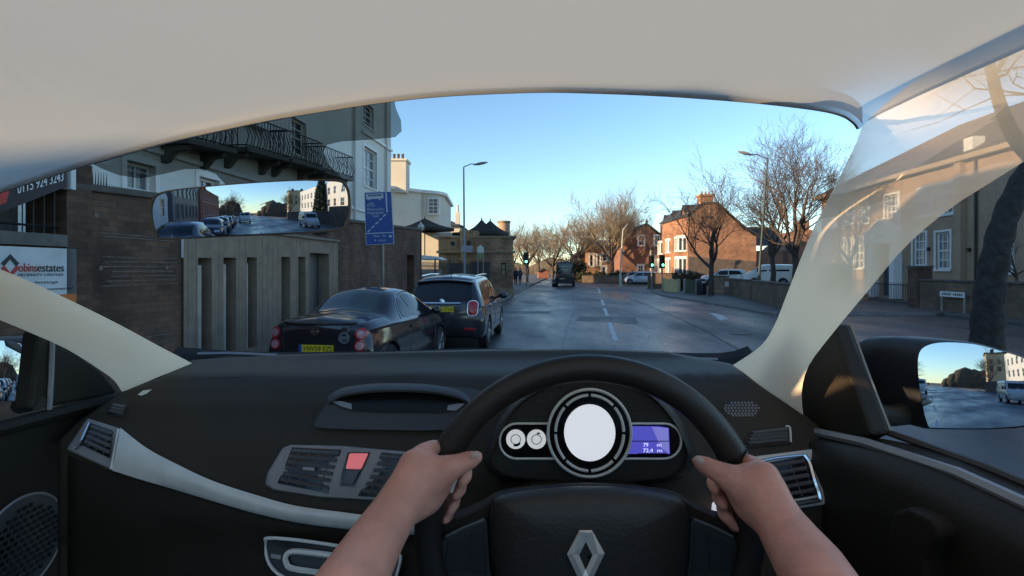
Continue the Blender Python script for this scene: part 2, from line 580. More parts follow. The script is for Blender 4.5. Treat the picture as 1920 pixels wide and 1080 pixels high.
for (u0, v0, u1, v1) in ((915, 584, 1035, 588),):
    mark('tar_patch', [gp(u0, v0), gp((u0 + u1) / 2, v0 - 1), gp(u1, v0), gp(u1 - 8, v1), gp(u0 + 12, v1)], 0.004, m_tar)
b = MB()
c = gp(1388, 626); b.lathe([(0.28, 0), (0.28, 0.012), (0.24, 0.016)], c, n=20)
tag(b.build('manhole_cover', mat('iron', (0.06, 0.05, 0.045), 0.5, metal=0.5), smooth=30), 'round iron manhole cover in the road near the turn arrow', 'manhole cover')

# ------------------------------------------------------------------ facades
class Face:
    """a vertical facade: point(s,z,d) = o + sd*s + nd*d ; nd points outwards"""
    def __init__(s, o, sd, nd):
        s.o = V(o); s.sd = V(sd); s.nd = V(nd).normalized()
        s.len = s.sd.length
    def pt(s, a, z, d=0.0):
        p = s.o + s.sd * a + s.nd * d
        return V((p.x, p.y, z))
    def px(s, u, v, d=0.0):
        ray = V(((u - CX) / F0, 1, (CY - v) / F0))
        o = s.o + s.nd * d
        n = s.nd
        t = (o - V((0, 0, o.z)) - V((0, 0, 0))).dot(n) / ray.dot(n)
        p = ray * t
        a = (p - s.o + V((0, 0, 0))).dot(s.sd) / s.sd.length_squared
        return a, EYE.z + p.z
def road_face(l, side):
    """side -1: building left of the road (faces +X)"""
    return Face((l, 0, 0), (SL, 1, 0), RNRM if side < 0 else -RNRM)
def front_face(X, Y):
    return Face((X, Y, 0), (1, 0, 0), (0, -1, 0))

def boxf(mb, F, a0, a1, z0, z1, d0, d1, mi=0):
    mb.hexa([F.pt(a0, z0, d0), F.pt(a1, z0, d0), F.pt(a1, z0, d1), F.pt(a0, z0, d1)],
            [F.pt(a0, z1, d0), F.pt(a1, z1, d0), F.pt(a1, z1, d1), F.pt(a0, z1, d1)], mi)

def wall(parent, F, s0, s1, z0, z1, holes, m, depth=0.18, name='wall', thick=None, topf=None):
    """wall face with real openings; holes: (a0,a1,za,zb)"""
    aa = sorted(set([s0, s1] + [x for h in holes for x in h[:2]]))
    zz = sorted(set([z0, z1] + [x for h in holes for x in h[2:4]]))
    b = MB()
    def inh(a, z):
        return any(h[0] - 1e-6 <= a <= h[1] + 1e-6 and h[2] - 1e-6 <= z <= h[3] + 1e-6 for h in holes)
    for a0, a1 in zip(aa, aa[1:]):
        for y0, y1 in zip(zz, zz[1:]):
            if inh((a0 + a1) / 2, (y0 + y1) / 2): continue
            b.add([F.pt(a0, y0), F.pt(a1, y0), F.pt(a1, y1), F.pt(a0, y1)], [(0, 1, 2, 3)])
    for h in holes:
        c = [(h[0], h[2]), (h[1], h[2]), (h[1], h[3]), (h[0], h[3])]
        for (p, q), (r, t) in zip(c, c[1:] + c[:1]):
            b.add([F.pt(p, q), F.pt(r, t), F.pt(r, t, -depth), F.pt(p, q, -depth)], [(0, 1, 2, 3)])
    if thick:
        b.add([F.pt(s0, z0, 0), F.pt(s0, z0, -thick), F.pt(s0, z1, -thick), F.pt(s0, z1, 0)], [(0, 1, 2, 3)])
        b.add([F.pt(s1, z0, 0), F.pt(s1, z0, -thick), F.pt(s1, z1, -thick), F.pt(s1, z1, 0)], [(0, 1, 2, 3)])
        b.add([F.pt(s0, z0, -thick), F.pt(s1, z0, -thick), F.pt(s1, z1, -thick), F.pt(s0, z1, -thick)], [(0, 1, 2, 3)])
        b.add([F.pt(s0, z1, 0), F.pt(s1, z1, 0), F.pt(s1, z1, -thick), F.pt(s0, z1, -thick)], [(0, 1, 2, 3)])
    return b.build(name, m, parent, smooth=None, fix=False)

def window(parent, F, h, depth=0.18, bars=(2, 2), fm=None, pm=None, surround=None, sill=True, fw=0.07, name='window'):
    a0, a1, z0, z1 = h[:4]
    k = 1.0 / F.len
    f = fw * k
    b = MB()
    d0, d1 = -depth + 0.01, -depth + 0.07
    boxf(b, F, a0, a0 + f, z0, z1, d0, d1); boxf(b, F, a1 - f, a1, z0, z1, d0, d1)
    boxf(b, F, a0 + f, a1 - f, z0, z0 + fw, d0, d1); boxf(b, F, a0 + f, a1 - f, z1 - fw, z1, d0, d1)
    nx, nz = bars
    t = 0.022
    for i in range(1, nx):
        a = a0 + (a1 - a0) * i / nx
        boxf(b, F, a - t * k, a + t * k, z0 + fw, z1 - fw, d0, d1 - 0.015)
    for j in range(1, nz):
        z = z0 + (z1 - z0) * j / nz
        w = t * (1.6 if j * 2 == nz else 1)
        boxf(b, F, a0 + f, a1 - f, z - w, z + w, d0, d1 - 0.01)
    if surround:
        w = surround
        boxf(b, F, a0 - w * k, a0, z0, z1 + w, -0.02, 0.04); boxf(b, F, a1, a1 + w * k, z0, z1 + w, -0.02, 0.04)
        boxf(b, F, a0, a1, z1, z1 + w, -0.02, 0.04)
    if sill:
        boxf(b, F, a0 - 0.08 * k, a1 + 0.08 * k, z0 - 0.09, z0, -depth, 0.07)
    o = b.build(name, fm or m_trim, parent, smooth=None)
    p = MB(); p.add([F.pt(a0, z0, -depth + 0.025), F.pt(a1, z0, -depth + 0.025), F.pt(a1, z1, -depth + 0.025), F.pt(a0, z1, -depth + 0.025)], [(0, 1, 2, 3)])
    p.build('pane', pm or m_pane, o, smooth=None)
    return o

def hole(F, u0, v0, u1, v1):
    """opening from a pixel rectangle; the corners are averaged"""
    a0, zt0 = F.px(u0, v0); _, zb0 = F.px(u0, v1)
    a1, zt1 = F.px(u1, v0); _, zb1 = F.px(u1, v1)
    if a1 < a0: a0, a1 = a1, a0
    return (a0, a1, (zb0 + zb1) / 2, (zt0 + zt1) / 2)

# ---- white terrace with balconies (left)
FT = road_face(-11.0, -1)
T = thing('terrace_house', 'tall cream stucco terrace with iron balconies rising behind the dark brick wall', 'building', RD(-11, 20), RZ)
a_end = FT.px(733, 200)[0]
a_beg = -3.0
hs = [hole(FT, 682, 280, 706, 352), hole(FT, 680, 196, 700, 238), hole(FT, 598, 240, 628, 318), hole(FT, 545, 225, 573, 290),
      hole(FT, 480, 200, 512, 262), hole(FT, 372, 318, 410, 355), hole(FT, 236, 312, 290, 356)]
hs[5] = (hs[5][0], hs[5][1], 3.3, 4.55)
hs[6] = (hs[6][0], hs[6][1], 3.1, 4.5)
for a, c in ((2.0, 3.0), (5.0, 6.0), (8.2, 9.2), (10.9, 11.9)):
    hs.append((a, c, 5.6, 7.8))
for a, c in ((8.2, 9.2), (10.9, 11.9), (14.3, 15.3), (17.4, 18.4), (21, 22)):
    hs.append((a, c, 10.0, 11.7))
SEG = [(a_beg, 12.6, 13.0), (12.6, 18.6, 6.75), (18.6, 23.3, 9.2), (23.3, 27.6, 11.2), (27.6, a_end, 14.6)]  # heights stepped for the sun; unseen near block shades part of the hall
b = MB(); hs_ok = []
hs = [(h[0], h[1], h[2], min(h[3], 99)) for h in hs]
for (s0, s1, hz_) in SEG:
    inside = [h for h in hs if h[0] > s0 + .05 and h[1] < s1 - .05 and h[3] < hz_ - .1]
    hs_ok += inside
    w_ = wall(T, FT, s0, s1, 0, hz_, inside, m_white_r, 0.22)
for i, h in enumerate(hs):
    if h in hs_ok: window(T, FT, h, 0.22, (2, 4) if i < 5 else (2, 2), surround=0.14, fw=0.09, pm=m_panel_sky if i in (0, 2, 6) else m_pane)
# returns, roof, cornice
b = MB()
for (s0, s1, hz_) in SEG:
    for a in (s0, s1): b.add([FT.pt(a + (.002 if a == s0 else -.002), 0), FT.pt(a + (.002 if a == s0 else -.002), 0, -9), FT.pt(a + (.002 if a == s0 else -.002), hz_, -9), FT.pt(a + (.002 if a == s0 else -.002), hz_)], [(0, 1, 2, 3)])
    b.add([FT.pt(s0, 0, -9), FT.pt(s1, 0, -9), FT.pt(s1, hz_, -9), FT.pt(s0, hz_, -9)], [(0, 1, 2, 3)])
b.build('side_wall', m_white_r, T, smooth=None)
b = MB()
for i, (s0, s1, hz_) in enumerate(SEG): boxf(b, FT, s0, s1 + (.3 if i == 4 else -.01), hz_, hz_ + .3, -9.3, 0.3)
boxf(b, FT, 27.6, a_end, 9.15, 9.3, 0, 0.12); boxf(b, FT, a_beg, a_end, 4.85, 4.98, 0, 0.1)
for k in range(9):
    z = 2.9 + k * 0.45
    if z < 4.8: boxf(b, FT, a_beg, a_end - 14, z, z + 0.02, 0.0, 0.012)
b.build('cornice', m_trim, T, smooth=None)
b = MB()
for a in (a_end - 1.1, a_end - 5.8):
    b.tube([FT.pt(a, 0, 0.1), FT.pt(a, 14.5, 0.1)], 0.06)
b.build('drainpipe', mat('pale_pipe', (0.45, 0.44, 0.41), 0.6), T)
# balconies
m_iron = mat('balcony_iron', (0.02, 0.02, 0.022), 0.5)
m_stone_dk = mat('balcony_slab', (0.13, 0.12, 0.11), 0.8, var=0.2)
for (u0, v0, u1, v1) in ((352, 268, 441, 288), (462, 283, 540, 303), (546, 304, 605, 320), (609, 325, 662, 340)):
    a0, z0 = FT.px(u0, v0, 0.9); a1, z1 = FT.px(u1, v1, 0.9)
    z = (z0 + z1) / 2
    bb = MB()
    def zl(a): return z0 + (z1 - z0) * (a - a0) / (a1 - a0)
    def hx(aa, ab, dz0, dz1, d0, d1, mbb):
        mbb.hexa([FT.pt(aa, zl(aa) + dz0, d0), FT.pt(ab, zl(ab) + dz0, d0), FT.pt(ab, zl(ab) + dz0, d1), FT.pt(aa, zl(aa) + dz0, d1)],
                 [FT.pt(aa, zl(aa) + dz1, d0), FT.pt(ab, zl(ab) + dz1, d0), FT.pt(ab, zl(ab) + dz1, d1), FT.pt(aa, zl(aa) + dz1, d1)])
    hx(a0, a1, 0, 0.14, 0, 0.95, bb)
    for t in (0.12, 0.88):
        a = a0 + (a1 - a0) * t
        pts = [(0, -0.02), (0.75, -0.02), (0.7, -0.14), (0.35, -0.2), (0.15, -0.45), (0, -0.5)]
        bb.prism([FT.pt(a - 0.1, zl(a) + q, p) for p, q in pts], FT.sd * 0.2)
    o = bb.build('balcony', m_stone_dk, T, smooth=None)
    bb = MB()
    n = max(6, int((a1 - a0) / 0.17))
    for i in range(n + 1):
        a = a0 + (a1 - a0) * i / n
        zb = zl(a) + 0.14
        bow = [(0, 0), (0.08, 0.2), (0.1, 0.35), (0.02, 0.55), (-0.03, 0.75), (0.0, 1.0)]
        bb.tube([FT.pt(a + (0.03 if i % 2 else -0.03) * math.sin(q * 9), zb + q, 0.88 + p) for p, q in bow], 0.016, n=4)
    for zq in (0.06, 1.0):
        bb.tube([FT.pt(a0, zl(a0) + .14 + zq, 0.0), FT.pt(a0, zl(a0) + .14 + zq, 0.88), FT.pt(a1, zl(a1) + .14 + zq, 0.88), FT.pt(a1, zl(a1) + .14 + zq, 0.0)], 0.025, n=5)
    for d in (0.2, 0.4, 0.6):
        for a in (a0, a1):
            bb.tube([FT.pt(a, zl(a) + .14, d), FT.pt(a, zl(a) + 1.14, d)], 0.016, n=4)
    bb.build('railing', m_iron, o)

# ---- cream lower wing with curved end beyond the terrace
W2 = thing('cream_house', 'lower cream stucco house with a rounded bay end and slate roof beyond the terrace', 'building', P(780, 505, 46), 0)
Yw = 40.0
def q(u, v, Y): return P(u, v, Y)
poly = []
b = MB()
xs = [735, 770, 795]
base = [q(725, 500, 39.0), q(790, 500, 42.5)]
arc = []
c0 = q(797, 500, 45); rad = 1.25
pl = [V((q(715, 0, 38.5).x, 38.5, 0)), V((q(790, 0, 41).x, 41, 0))]
cx_, cy_ = q(800, 0, 43).x, 43.2
for k in range(9):
    a = R(-115 + 130 * k / 8)
    pl.append(V((cx_ + 1.5 * math.cos(a), cy_ + 2.0 * math.sin(a), 0)))
pl.append(V((cx_ + 1.2, 50, 0))); pl.append(V((pl[0].x, 50, 0)))
ztop = P(0, 362, 41).z
b.prism(pl, (0, 0, ztop))
b.build('wall', m_cream, W2, smooth=30)
b = MB()
cen = V((cx_ - 3.5, 46, 0))
pl2 = [V((p.x, p.y, ztop)) + (V((p.x, p.y, 0)) - cen).normalized() * 0.3 for p in pl]
b.prism(pl2, (0, 0, 0.22)); b.build('cornice', m_trim, W2, smooth=30)
b = MB()
n = len(pl2)
ap = V((cx_ - 4.0, 46, ztop + 1.25))
ring = [p + V((0, 0, 0.224)) for p in pl2]
b.add(ring + [ap], [(i, (i + 1) % n, n) for i in range(n)])
b.build('roof', m_slate, W2, smooth=None)
bvw = front_face(q(803, 0, 41.1).x, 41.15)
hw = (0, 0.8, P(0, 401, 41.1).z, P(0, 372, 41.1).z)
b = MB(); boxf(b, bvw, -0.1, 0.9, hw[2] - .1, hw[3] + .1, -0.4, 0.0); o = b.build('window_surround', m_trim, W2, smooth=None)
window(W2, bvw, hw, -0.02, (2, 4), sill=True, fw=0.06, pm=m_panel_sky)
# stack with pots
b = MB()
c = P(746, 320, 39.8)
zc0, zc1 = ztop - 0.2, P(0, 305, 39.8).z
w = P(764, 0, 39.8).x - P(722, 0, 39.8).x
b.box((c.x - .1, 39.8, (zc0 + zc1) / 2), (w, 1.4, zc1 - zc0)); b.box((c.x - .1, 39.8, zc1 + .08), (w + .2, 1.6, 0.16))
o = b.build('chimney', m_cream, W2, smooth=None)
for k in range(4):
    b = MB(); b.lathe([(0.13, 0), (0.1, 0.1), (0.1, 0.42), (0.13, 0.5)], (P(731 + k * 8, 0, 39.8).x, 39.8, zc1 + .16), n=10); b.build('chimney_pot', mat('dark_pot', (0.09, 0.075, 0.065), 0.8), o)
# hipped low roofed building right of it
W3 = thing('cream_house', 'small cream house with a hipped slate roof and one chimney beyond the rounded bay', 'building', P(845, 505, 52), 0)
b = MB()
x0, x1 = P(815, 0, 52).x, P(862, 0, 52).x
z1 = P(0, 424, 52).z
b.box(((x0 + x1) / 2, 55, z1 / 2), (x1 - x0, 6, z1)); b.build('wall', m_cream, W3, smooth=None)
b = MB()
zr = P(0, 403, 52).z
b.add([V((x0 - .3, 51.6, z1)), V((x1 + .4, 51.6, z1)), V((x1 + .4, 58.4, z1)), V((x0 - .3, 58.4, z1)), V((x0, 55, zr + .4)), V((x1 - 2.0, 55, zr))], [(0, 1, 5, 4), (1, 2, 5), (2, 3, 4, 5), (3, 0, 4), (3, 2, 1, 0)])
b.build('roof', m_slate, W3, smooth=None)
b = MB(); xc = P(857, 0, 52).x
b.box((xc, 52.6, P(0, 412, 52).z), (0.45, 0.45, 1.6)); b.lathe([(0.14, 0), (0.1, .6), (.16, .75)], (xc, 52.6, P(0, 412, 52).z + .8), n=8)
b.build('chimney', m_cream, W3, smooth=None)

# ---- dark brick boundary wall left, with timber panel in it
FW = road_face(-6.0, -1)
BW = thing('brick_wall', 'long sooty brown brick wall along the left pavement with a vent slats and a narrow door', 'wall', RD(-6, 12), RZ)
def wz(a): return 2.72 + (3.33 - 2.72) * (a - 6.2) / (21.0 - 6.2)
a_l = FW.px(133, 400)[0]; a_r = FW.px(788, 450)[0]
pA = FW.px(340, 456)[0]; pB = FW.px(631, 458)[0]
dr = hole(FW, 763, 485, 777, 560)
b = MB()
def slopebox(mb, F, a0, a1, zb, zf, d0, d1, zoff=0):
    mb.hexa([F.pt(a0, zb, d0), F.pt(a1, zb, d0), F.pt(a1, zb, d1), F.pt(a0, zb, d1)],
            [F.pt(a0, zf(a0) + zoff, d0), F.pt(a1, zf(a1) + zoff, d0), F.pt(a1, zf(a1) + zoff, d1), F.pt(a0, zf(a0) + zoff, d1)])
slopebox(b, FW, a_l, pA, 0, wz, -0.4, 0)
slopebox(b, FW, pA, pB, 2.48, wz, -0.4, 0)
slopebox(b, FW, pB, dr[0], 0, wz, -0.4, 0)
slopebox(b, FW, dr[0], dr[1], 2.3, wz, -0.4, 0)
slopebox(b, FW, dr[1], a_r, 0, wz, -0.4, 0)
b.build('brickwork', m_brick_dk, BW, smooth=None)
b = MB(); b.hexa(*[[FW.pt(a, wz(a) + z, d) for a, d in ((a_l, -.45), (a_r + .05, -.45), (a_r + .05, .05), (a_l, .05))] for z in (0.003, 0.1)])
b.build('coping', m_coping, BW, smooth=None, bevel=0.02)
b = MB(); boxf(b, FW, dr[0], dr[1], 0.1, 2.3, -0.36, -0.32); b.build('door', m_black, BW, smooth=None)
# pale worn mortar slats
b = MB()
random.seed(4)
for (u0, u1, v0, v1, n) in ((186, 334, 484, 535, 7), (175, 330, 442, 448, 2), (683, 748, 502, 532, 7), (190, 335, 635, 650, 2)):
    for k in range(n):
        v = v0 + (v1 - v0) * k / max(1, n - 1)
        a0, z = FW.px(u0 + random.uniform(0, 25), v); a1, _ = FW.px(u1 - random.uniform(0, 12), v); _, zz_ = FW.px((u0 + u1) / 2, v)
        boxf(b, FW, a0, a1, zz_, zz_ + 0.012, -0.02, 0.006)
b.build('vent_slat', mat('pale_mortar', (0.17, 0.14, 0.12), 0.9, var=0.5, vs=12), BW, smooth=None)
b = MB()
for (u, v) in ((179, 404), (312, 502), (188, 503), (672, 487), (700, 488), (735, 489), (150, 372)):
    a, z = FW.px(u, v); boxf(b, FW, a - .022, a + .022, z - .025, z + .03, -.01, .012)
b.build('wall_plate', mat('plate', (0.17, 0.13, 0.10), 0.6, var=0.4), BW, smooth=None)
# little iron spikes on the coping
b = MB()
for k in range(6):
    a, _ = FW.px(200 + k * 5, 360); b.tube([FW.pt(a, wz(a) + .1, -.2), FW.pt(a, wz(a) + .3, -.2)], [0.012, 0.002], n=4)
b.build('spikes', m_iron, BW)

PN = thing('timber_panel', 'grey timber clad entrance screen with tall dark slots set in the brick wall', 'panel', RD(-6, 10), RZ)
slots = [hole(FW, 367, 491, 393, 700), hole(FW, 415, 491, 439, 700), hole(FW, 459, 491, 478, 690), hole(FW, 524, 489, 541, 660), hole(FW, 556, 489, 570, 650)]
slots = [(s[0], s[1], 0.25, 1.93 + (s[0] - 8) * 0.03) for s in slots]
zt = slots[-1][3]
slots = [(s[0], s[1], .25, s[3]) for s in slots]
dh = hole(FW, 578, 483, 614, 640); dh = (dh[0], dh[1], 0.12, 2.14)
PF = Face(FW.pt(0, 0, 0.04), FW.sd, FW.nd)
wall(PN, PF, pA, pB, 0.1, 2.46, slots + [dh], m_wood, 0.32, name='screen')
b = MB()
for k in range(30):
    a = pA + (pB - pA) * (k + .5) / 30
    if not any(s[0] - .02 < a < s[1] + .02 for s in slots + [dh]):
        boxf(b, PF, a - .004, a + .004, 0.1, 2.44, 0.0, 0.004)
boxf(b, PF, pA, pB, 2.46, 2.52, -.04, .06)
b.build('batten', mat('batten', (0.22, 0.18, 0.14), .8), PN, smooth=None)
b = MB()
for s in slots:
    b.add([PF.pt(s[0], .2, -.31), PF.pt(s[1], .2, -.31), PF.pt(s[1], s[3], -.31), PF.pt(s[0], s[3], -.31)], [(0, 1, 2, 3)])
b.build('recess_back', m_black, PN, smooth=None)
for i, s in enumerate(slots):
    w = (0.1, 0.09, 0.06, 0.03, 0.03)[i]
    b = MB(); boxf(b, PF, s[0] + .003, s[0] + .003 + w, .26, s[3] - .12, -.25, -.02)
    b.build('lit_jamb', mat('lit_jamb', (0.42, 0.38, 0.31), 0.7, var=.2), PN, smooth=None)  # paler strip paints the light on each slot's left reveal
b = MB()
boxf(b, PF, dh[0], dh[1], .12, 2.14, -.3, -.27)
w_ = dh[1] - dh[0]
for f0, f1 in ((0, .12), (.42, .55), (.88, 1)):
    boxf(b, PF, dh[0] + w_ * f0, dh[0] + w_ * f1, .12, 2.13, -.265, -.2)
o = b.build('door', mat('grey_door', (0.13, 0.12, 0.11), .6), PN, smooth=None)
b = MB(); boxf(b, PF, dh[0] + w_ * .16, dh[0] + w_ * .36, .2, 2.0, -.265, -.22); b.build('pane', mat('frosted_pane', (0.6, 0.6, 0.57), .3), o, smooth=None)
b = MB(); a = dh[0] + w_ * .1; b.tube([PF.pt(a, 1.5, -.18), PF.pt(a, 1.5, -.1), PF.pt(a, .9, -.1), PF.pt(a, .9, -.18)], .02, n=6); b.build('handle', m_metal, o)

# ---- shop unit at far left with fascia and board
SH = thing('shop_front', 'shop with a dark phone number fascia and railings at the far left', 'shop', RD(-6, 5), RZ)
a0s = 1.5; a1s = FW.px(118, 400)[0]
b = MB()
boxf(b, FW, a0s, a1s, 0, 2.02, -.5, 0.0)        # plinth
b.build('plinth', m_brick_dk, SH, smooth=None)
b = MB(); boxf(b, FW, a0s, a1s, 2.02, 2.16, -.5, .06); b.build('ledge', mat('stone_ledge', (0.14, .125, .11), .8, var=.3, vs=6), SH, smooth=None)
b = MB(); boxf(b, FW, a1s, a1s + .33, 0, 3.05, -.5, .05); b.build('pier', m_brick_dk, SH, smooth=None)
b = MB(); boxf(b, FW, a0s, a1s, 2.16, 2.75, -.7, -.6); b.build('window', m_panel_sky, SH, smooth=None)
b = MB()
for k in range(7):
    a = a0s + (a1s - a0s) * (k + .3) / 7
    boxf(b, FW, a, a + .09, 2.16, 2.75, -.6, -.5)
b.build('window_post', mat('pale_post', (.5, .48, .44), .7), SH, smooth=None)
b = MB()
k = 0
a = a0s
while a < a1s:
    b.tube([FW.pt(a, 2.16, -.05), FW.pt(a, 2.74, -.05)], .009, n=4); a += .12
b.tube([FW.pt(a0s, 2.25, -.05), FW.pt(a1s, 2.25, -.05)], .014, n=4)
b.build('railing', m_iron, SH)
def fpx(u, v, d): 
    q_ = FW.px(u, v, d); return FW.pt(q_[0], q_[1], d)
def fquad(mb, c4, d, th):
    f_ = [fpx(u, v, d) for u, v in c4]
    k_ = [p - FW.nd * th for p in f_]
    mb.add(f_ + k_, [(0, 1, 2, 3), (7, 6, 5, 4), (0, 4, 5, 1), (1, 5, 6, 2), (2, 6, 7, 3), (3, 7, 4, 0)])
b = MB(); fquad(b, [(-900, 760), (124, 350), (124, 312), (-900, 480)], .12, .6); b.build('fascia', mat('fascia_black', (0.02, 0.02, 0.025), .35), SH, smooth=None)
b = MB(); fquad(b, [(-700, 640), (12, 380), (24, 330), (-700, 460)], .126, .005); b.build('fascia_panel', mat('fascia_red', (.5, .04, .03), .4), SH, smooth=None)
b = MB()
t0_, t1_ = fpx(33, 355, .127), fpx(119, 331, .127)
add_text(b, '0115 924 3243', .155, (t0_ + t1_) / 2, t1_ - t0_, (0, 0, 1), width=(t1_ - t0_).length)
b.build('lettering', mat('white_letter', (.75, .75, .75), .5), SH, smooth=None)
b = MB(); boxf(b, FW, a1s - .03, a1s + .03, 2.7, 3.06, .0, .14); b.build('end_trim', m_trim, SH, smooth=None)
# board
BD = thing('estate_board', 'white estate agent board with red and black diamond logo fixed below the shop ledge', 'sign board', RD(-6, 5.5), RZ)
ab0, ab1 = 3.2, FW.px(136, 500)[0]
zb1 = FW.px(120, 466, .05)[1]; zb0 = FW.px(130, 567, .05)[1]
b = MB(); boxf(b, FW, ab0, ab1, zb0, zb1, .03, .05); b.build('board', mat('board_white', (.6, .62, .62), .5), BD, smooth=None)
b = MB(); boxf(b, FW, ab0, ab1, zb0, zb0 + .1, .05, .054); b.build('orange_band', mat('band_orange', (.6, .17, .04), .5), BD, smooth=None)
b = MB()
zt_ = zb0 + (zb1 - zb0) * .64
def onb(u, v): 
    a, z = FW.px(u, v, .055); return FW.pt(a, z, .056)
pt_r = FW.px(40, 500, .055)[0]; pt_e = FW.px(120, 495, .055)[0]; pt_m = FW.px(70, 500, .055)[0]
add_text(b, 'robins', .135, FW.pt((FW.px(29, 500, .055)[0] + FW.px(69, 500, .055)[0]) / 2, zt_, .056), FW.sd, (0, 0, 1), width=FW.px(69, 500, .055)[0] - FW.px(29, 500, .055)[0])
c = onb(23, 502); c2 = onb(17, 495)
dd = FW.sd.normalized()
def ell(mb, c, k): mb.prism([c + dd * x * k + V((0, 0, z * k)) for x, z in ((-.09, 0), (0, -.1), (.09, 0), (.06, .03), (0, -.05), (-.06, .03))], FW.nd * .004)
ell(b, onb(19, 503), 1)
b.build('red_lettering', mat('letter_red', (.5, .05, .04), .5), BD, smooth=None)
b = MB()
add_text(b, 'estates', .135, FW.pt((FW.px(70, 500, .055)[0] + pt_e) / 2, zt_, .056), FW.sd, (0, 0, 1), width=pt_e - FW.px(70, 500, .055)[0])
c = onb(19, 494); b.prism([c + dd * x + V((0, 0, z)) for x, z in ((-.09, 0), (0, .1), (.09, 0), (.06, -.03), (0, .05), (-.06, -.03))], FW.nd * .004)
b.build('black_lettering', mat('letter_black', (.03, .03, .035), .5), BD, smooth=None)
for tx, (u, v), w in (('PROPERTY CENTRES', (78, 515.5), .5), ('lettings', (88, 529), .26), ('commercial', (113, 541), .3)):
    b = MB(); a, z = FW.px(u, v, .055); add_text(b, tx, .042, FW.pt(a, z, .056), FW.sd, (0, 0, 1), width=w)
    b.build('black_lettering', mat('letter_black', (.03, .03, .035), .5), BD, smooth=None)

# ---- blue bus lane sign
BS = thing('bus_lane_sign', 'blue bus lane sign with white dashed line on a thin grey post', 'road sign', P(716, 505, 12).xy.to_3d(), 0)
YS = 12.0
def sg(u, v, d=0): return P(u, v, YS) + V((0, -d, 0))
b = MB(); b.prism([sg(683, 361), sg(734, 359), sg(739, 457), sg(686, 460)], (0, .02, 0)); b.build('plate', mat('sign_blue', (.012, .07, .3), .4, var=.05), BS, smooth=None, bevel=.004)
m_sw = mat('sign_white', (.5, .55, .62), .5, var=.05)
b = MB()
def bar(pts, d=.004): b.prism([sg(*p, .001) for p in pts], (0, -d, 0))
for a, c in zip([(683.5, 361.5), (733.5, 359.5), (738.5, 456.5), (686.5, 459.5)], [(733.5, 359.5), (738.5, 456.5), (686.5, 459.5), (683.5, 361.5)]):
    b.tube([sg(*a, .003), sg(*c, .003)], .006, n=4)
bar([(722.5, 361), (725, 361), (727, 398), (724.5, 398)])
for k in range(5):
    u0, v0 = 722.5 - k * 7.2, 401 + k * 7.2
    bar([(u0, v0), (u0 + 1.6, v0 + 1.6), (u0 - 3.4, v0 + 5.8), (u0 - 5, v0 + 4.4)])
bar([(687, 437.2), (737.5, 435), (737.5, 436.6), (687, 438.8)])
# bus pictogram
bar([(686, 364), (718.5, 362.5), (719, 372), (687, 374)])
for u in (692, 712):
    b.lathe([(.02, 0), (.02, .005)], sg(u, 374, .003), ax=(0, -1, 0), n=10)
# bicycle
for u in (691.5, 700):
    b.tube([sg(u, 385, .003) + V((math.cos(k * PI / 5) * .035, 0, math.sin(k * PI / 5) * .035)) for k in range(10)], .005, n=4, closed=True)
b.tube([sg(691.5, 385, .003), sg(694, 380, .003), sg(698.5, 380, .003), sg(700, 385, .003)], .005, n=4)
b.tube([sg(694, 380, .003), sg(696.5, 385, .003), sg(698.5, 380, .003)], .004, n=4)
for tx, u, v, w in (('Motorcycles', 703.5, 392.5, 31), ('Hackneycabs', 704, 398.8, 31), ('Taxi', 704, 405, 13), ('Mon - Fri', 712, 442.5, 24), ('4 - 6 pm', 713, 450.5, 22)):
    add_text(b, tx, .085, sg(u, v, .003), (1, 0, 0.03), (0, 0, 1), width=w / F0 * YS)
b.lathe([(.035, 0), (.035, .005)], sg(732, 443, .002), ax=(0, -1, 0), n=12)
b.build('symbols', m_sw, BS, smooth=None)
b = MB()
bw_ = mat('bus_window_blue', (.015, .04, .15), .4)
for k in range(5): bar([(690.5 + k * 5.2, 365.4 - k * .25), (694.7 + k * 5.2, 365.2 - k * .25), (694.7 + k * 5.2, 368.2 - k * .25), (690.5 + k * 5.2, 368.4 - k * .25)], .007)
b.build('bus_windows', bw_, BS, smooth=None)
b = MB(); b.tube([sg(717, 460, -.04), V((sg(717, 0).x, YS + .04, .1))], .036, n=12); b.tube([sg(711, 358.5, -.04), sg(717, 460, -.04)], .03, n=10); b.build('post', m_metal, BS)

# ---- lamp posts
def lamp(label, base, top, arm, r=0.075, m=m_metal, cat='street lamp', dz=0):
    t = thing('street_lamp', label, cat, (base.x, base.y, 0))
    b = MB(); b.tube([base, base + V((0, 0, 1.2)), base + V((0, 0, 1.25)), top], [r * 1.5, r * 1.5, r, r * .6], n=12); b.build('post', m, t)
    b = MB(); mid = top.lerp(arm, .5) + V((0, 0, .1)); b.tube([top, mid, arm], r * .4, n=8); b.build('arm', m, t)
    d = (arm - top).normalized()
    b = MB(); q = d.cross(V((0, 0, 1))).normalized()
    ou = [(-.25, 0, 0), (.05, .1, .02), (.35, .12, .02), (.55, .05, 0)]
    G = []
    for x, w, z in ((-.3, .03, .03), (-.15, .09, .06), (.1, .13, .09), (.35, .12, .07), (.55, .04, .03)):
        c = arm + d * x
        G.append([c + q * w * math.cos(k * PI / 5) + V((0, 0, z * math.sin(k * PI / 5) + .02)) for k in range(10)])
    b.grid(G, cj=True); nn = len(b.v); b.f += [tuple(range(10)), tuple(range(nn - 10, nn))]; b.mi += [0, 0]
    o = b.build('lantern', mat('lantern_grey', (.25, .25, .26), .4), t)
    return t
YL = 30.0
pb = P(871, 0, YL); pb.z = .1
lamp('tall grey lamp post with a single arm between the parked cars and the stone gatehouse', pb, P(869.5, 313, YL), P(897, 308, YL), r=.07)
YL = 28.0
pb = P(1423, 0, YL); pb.z = .1
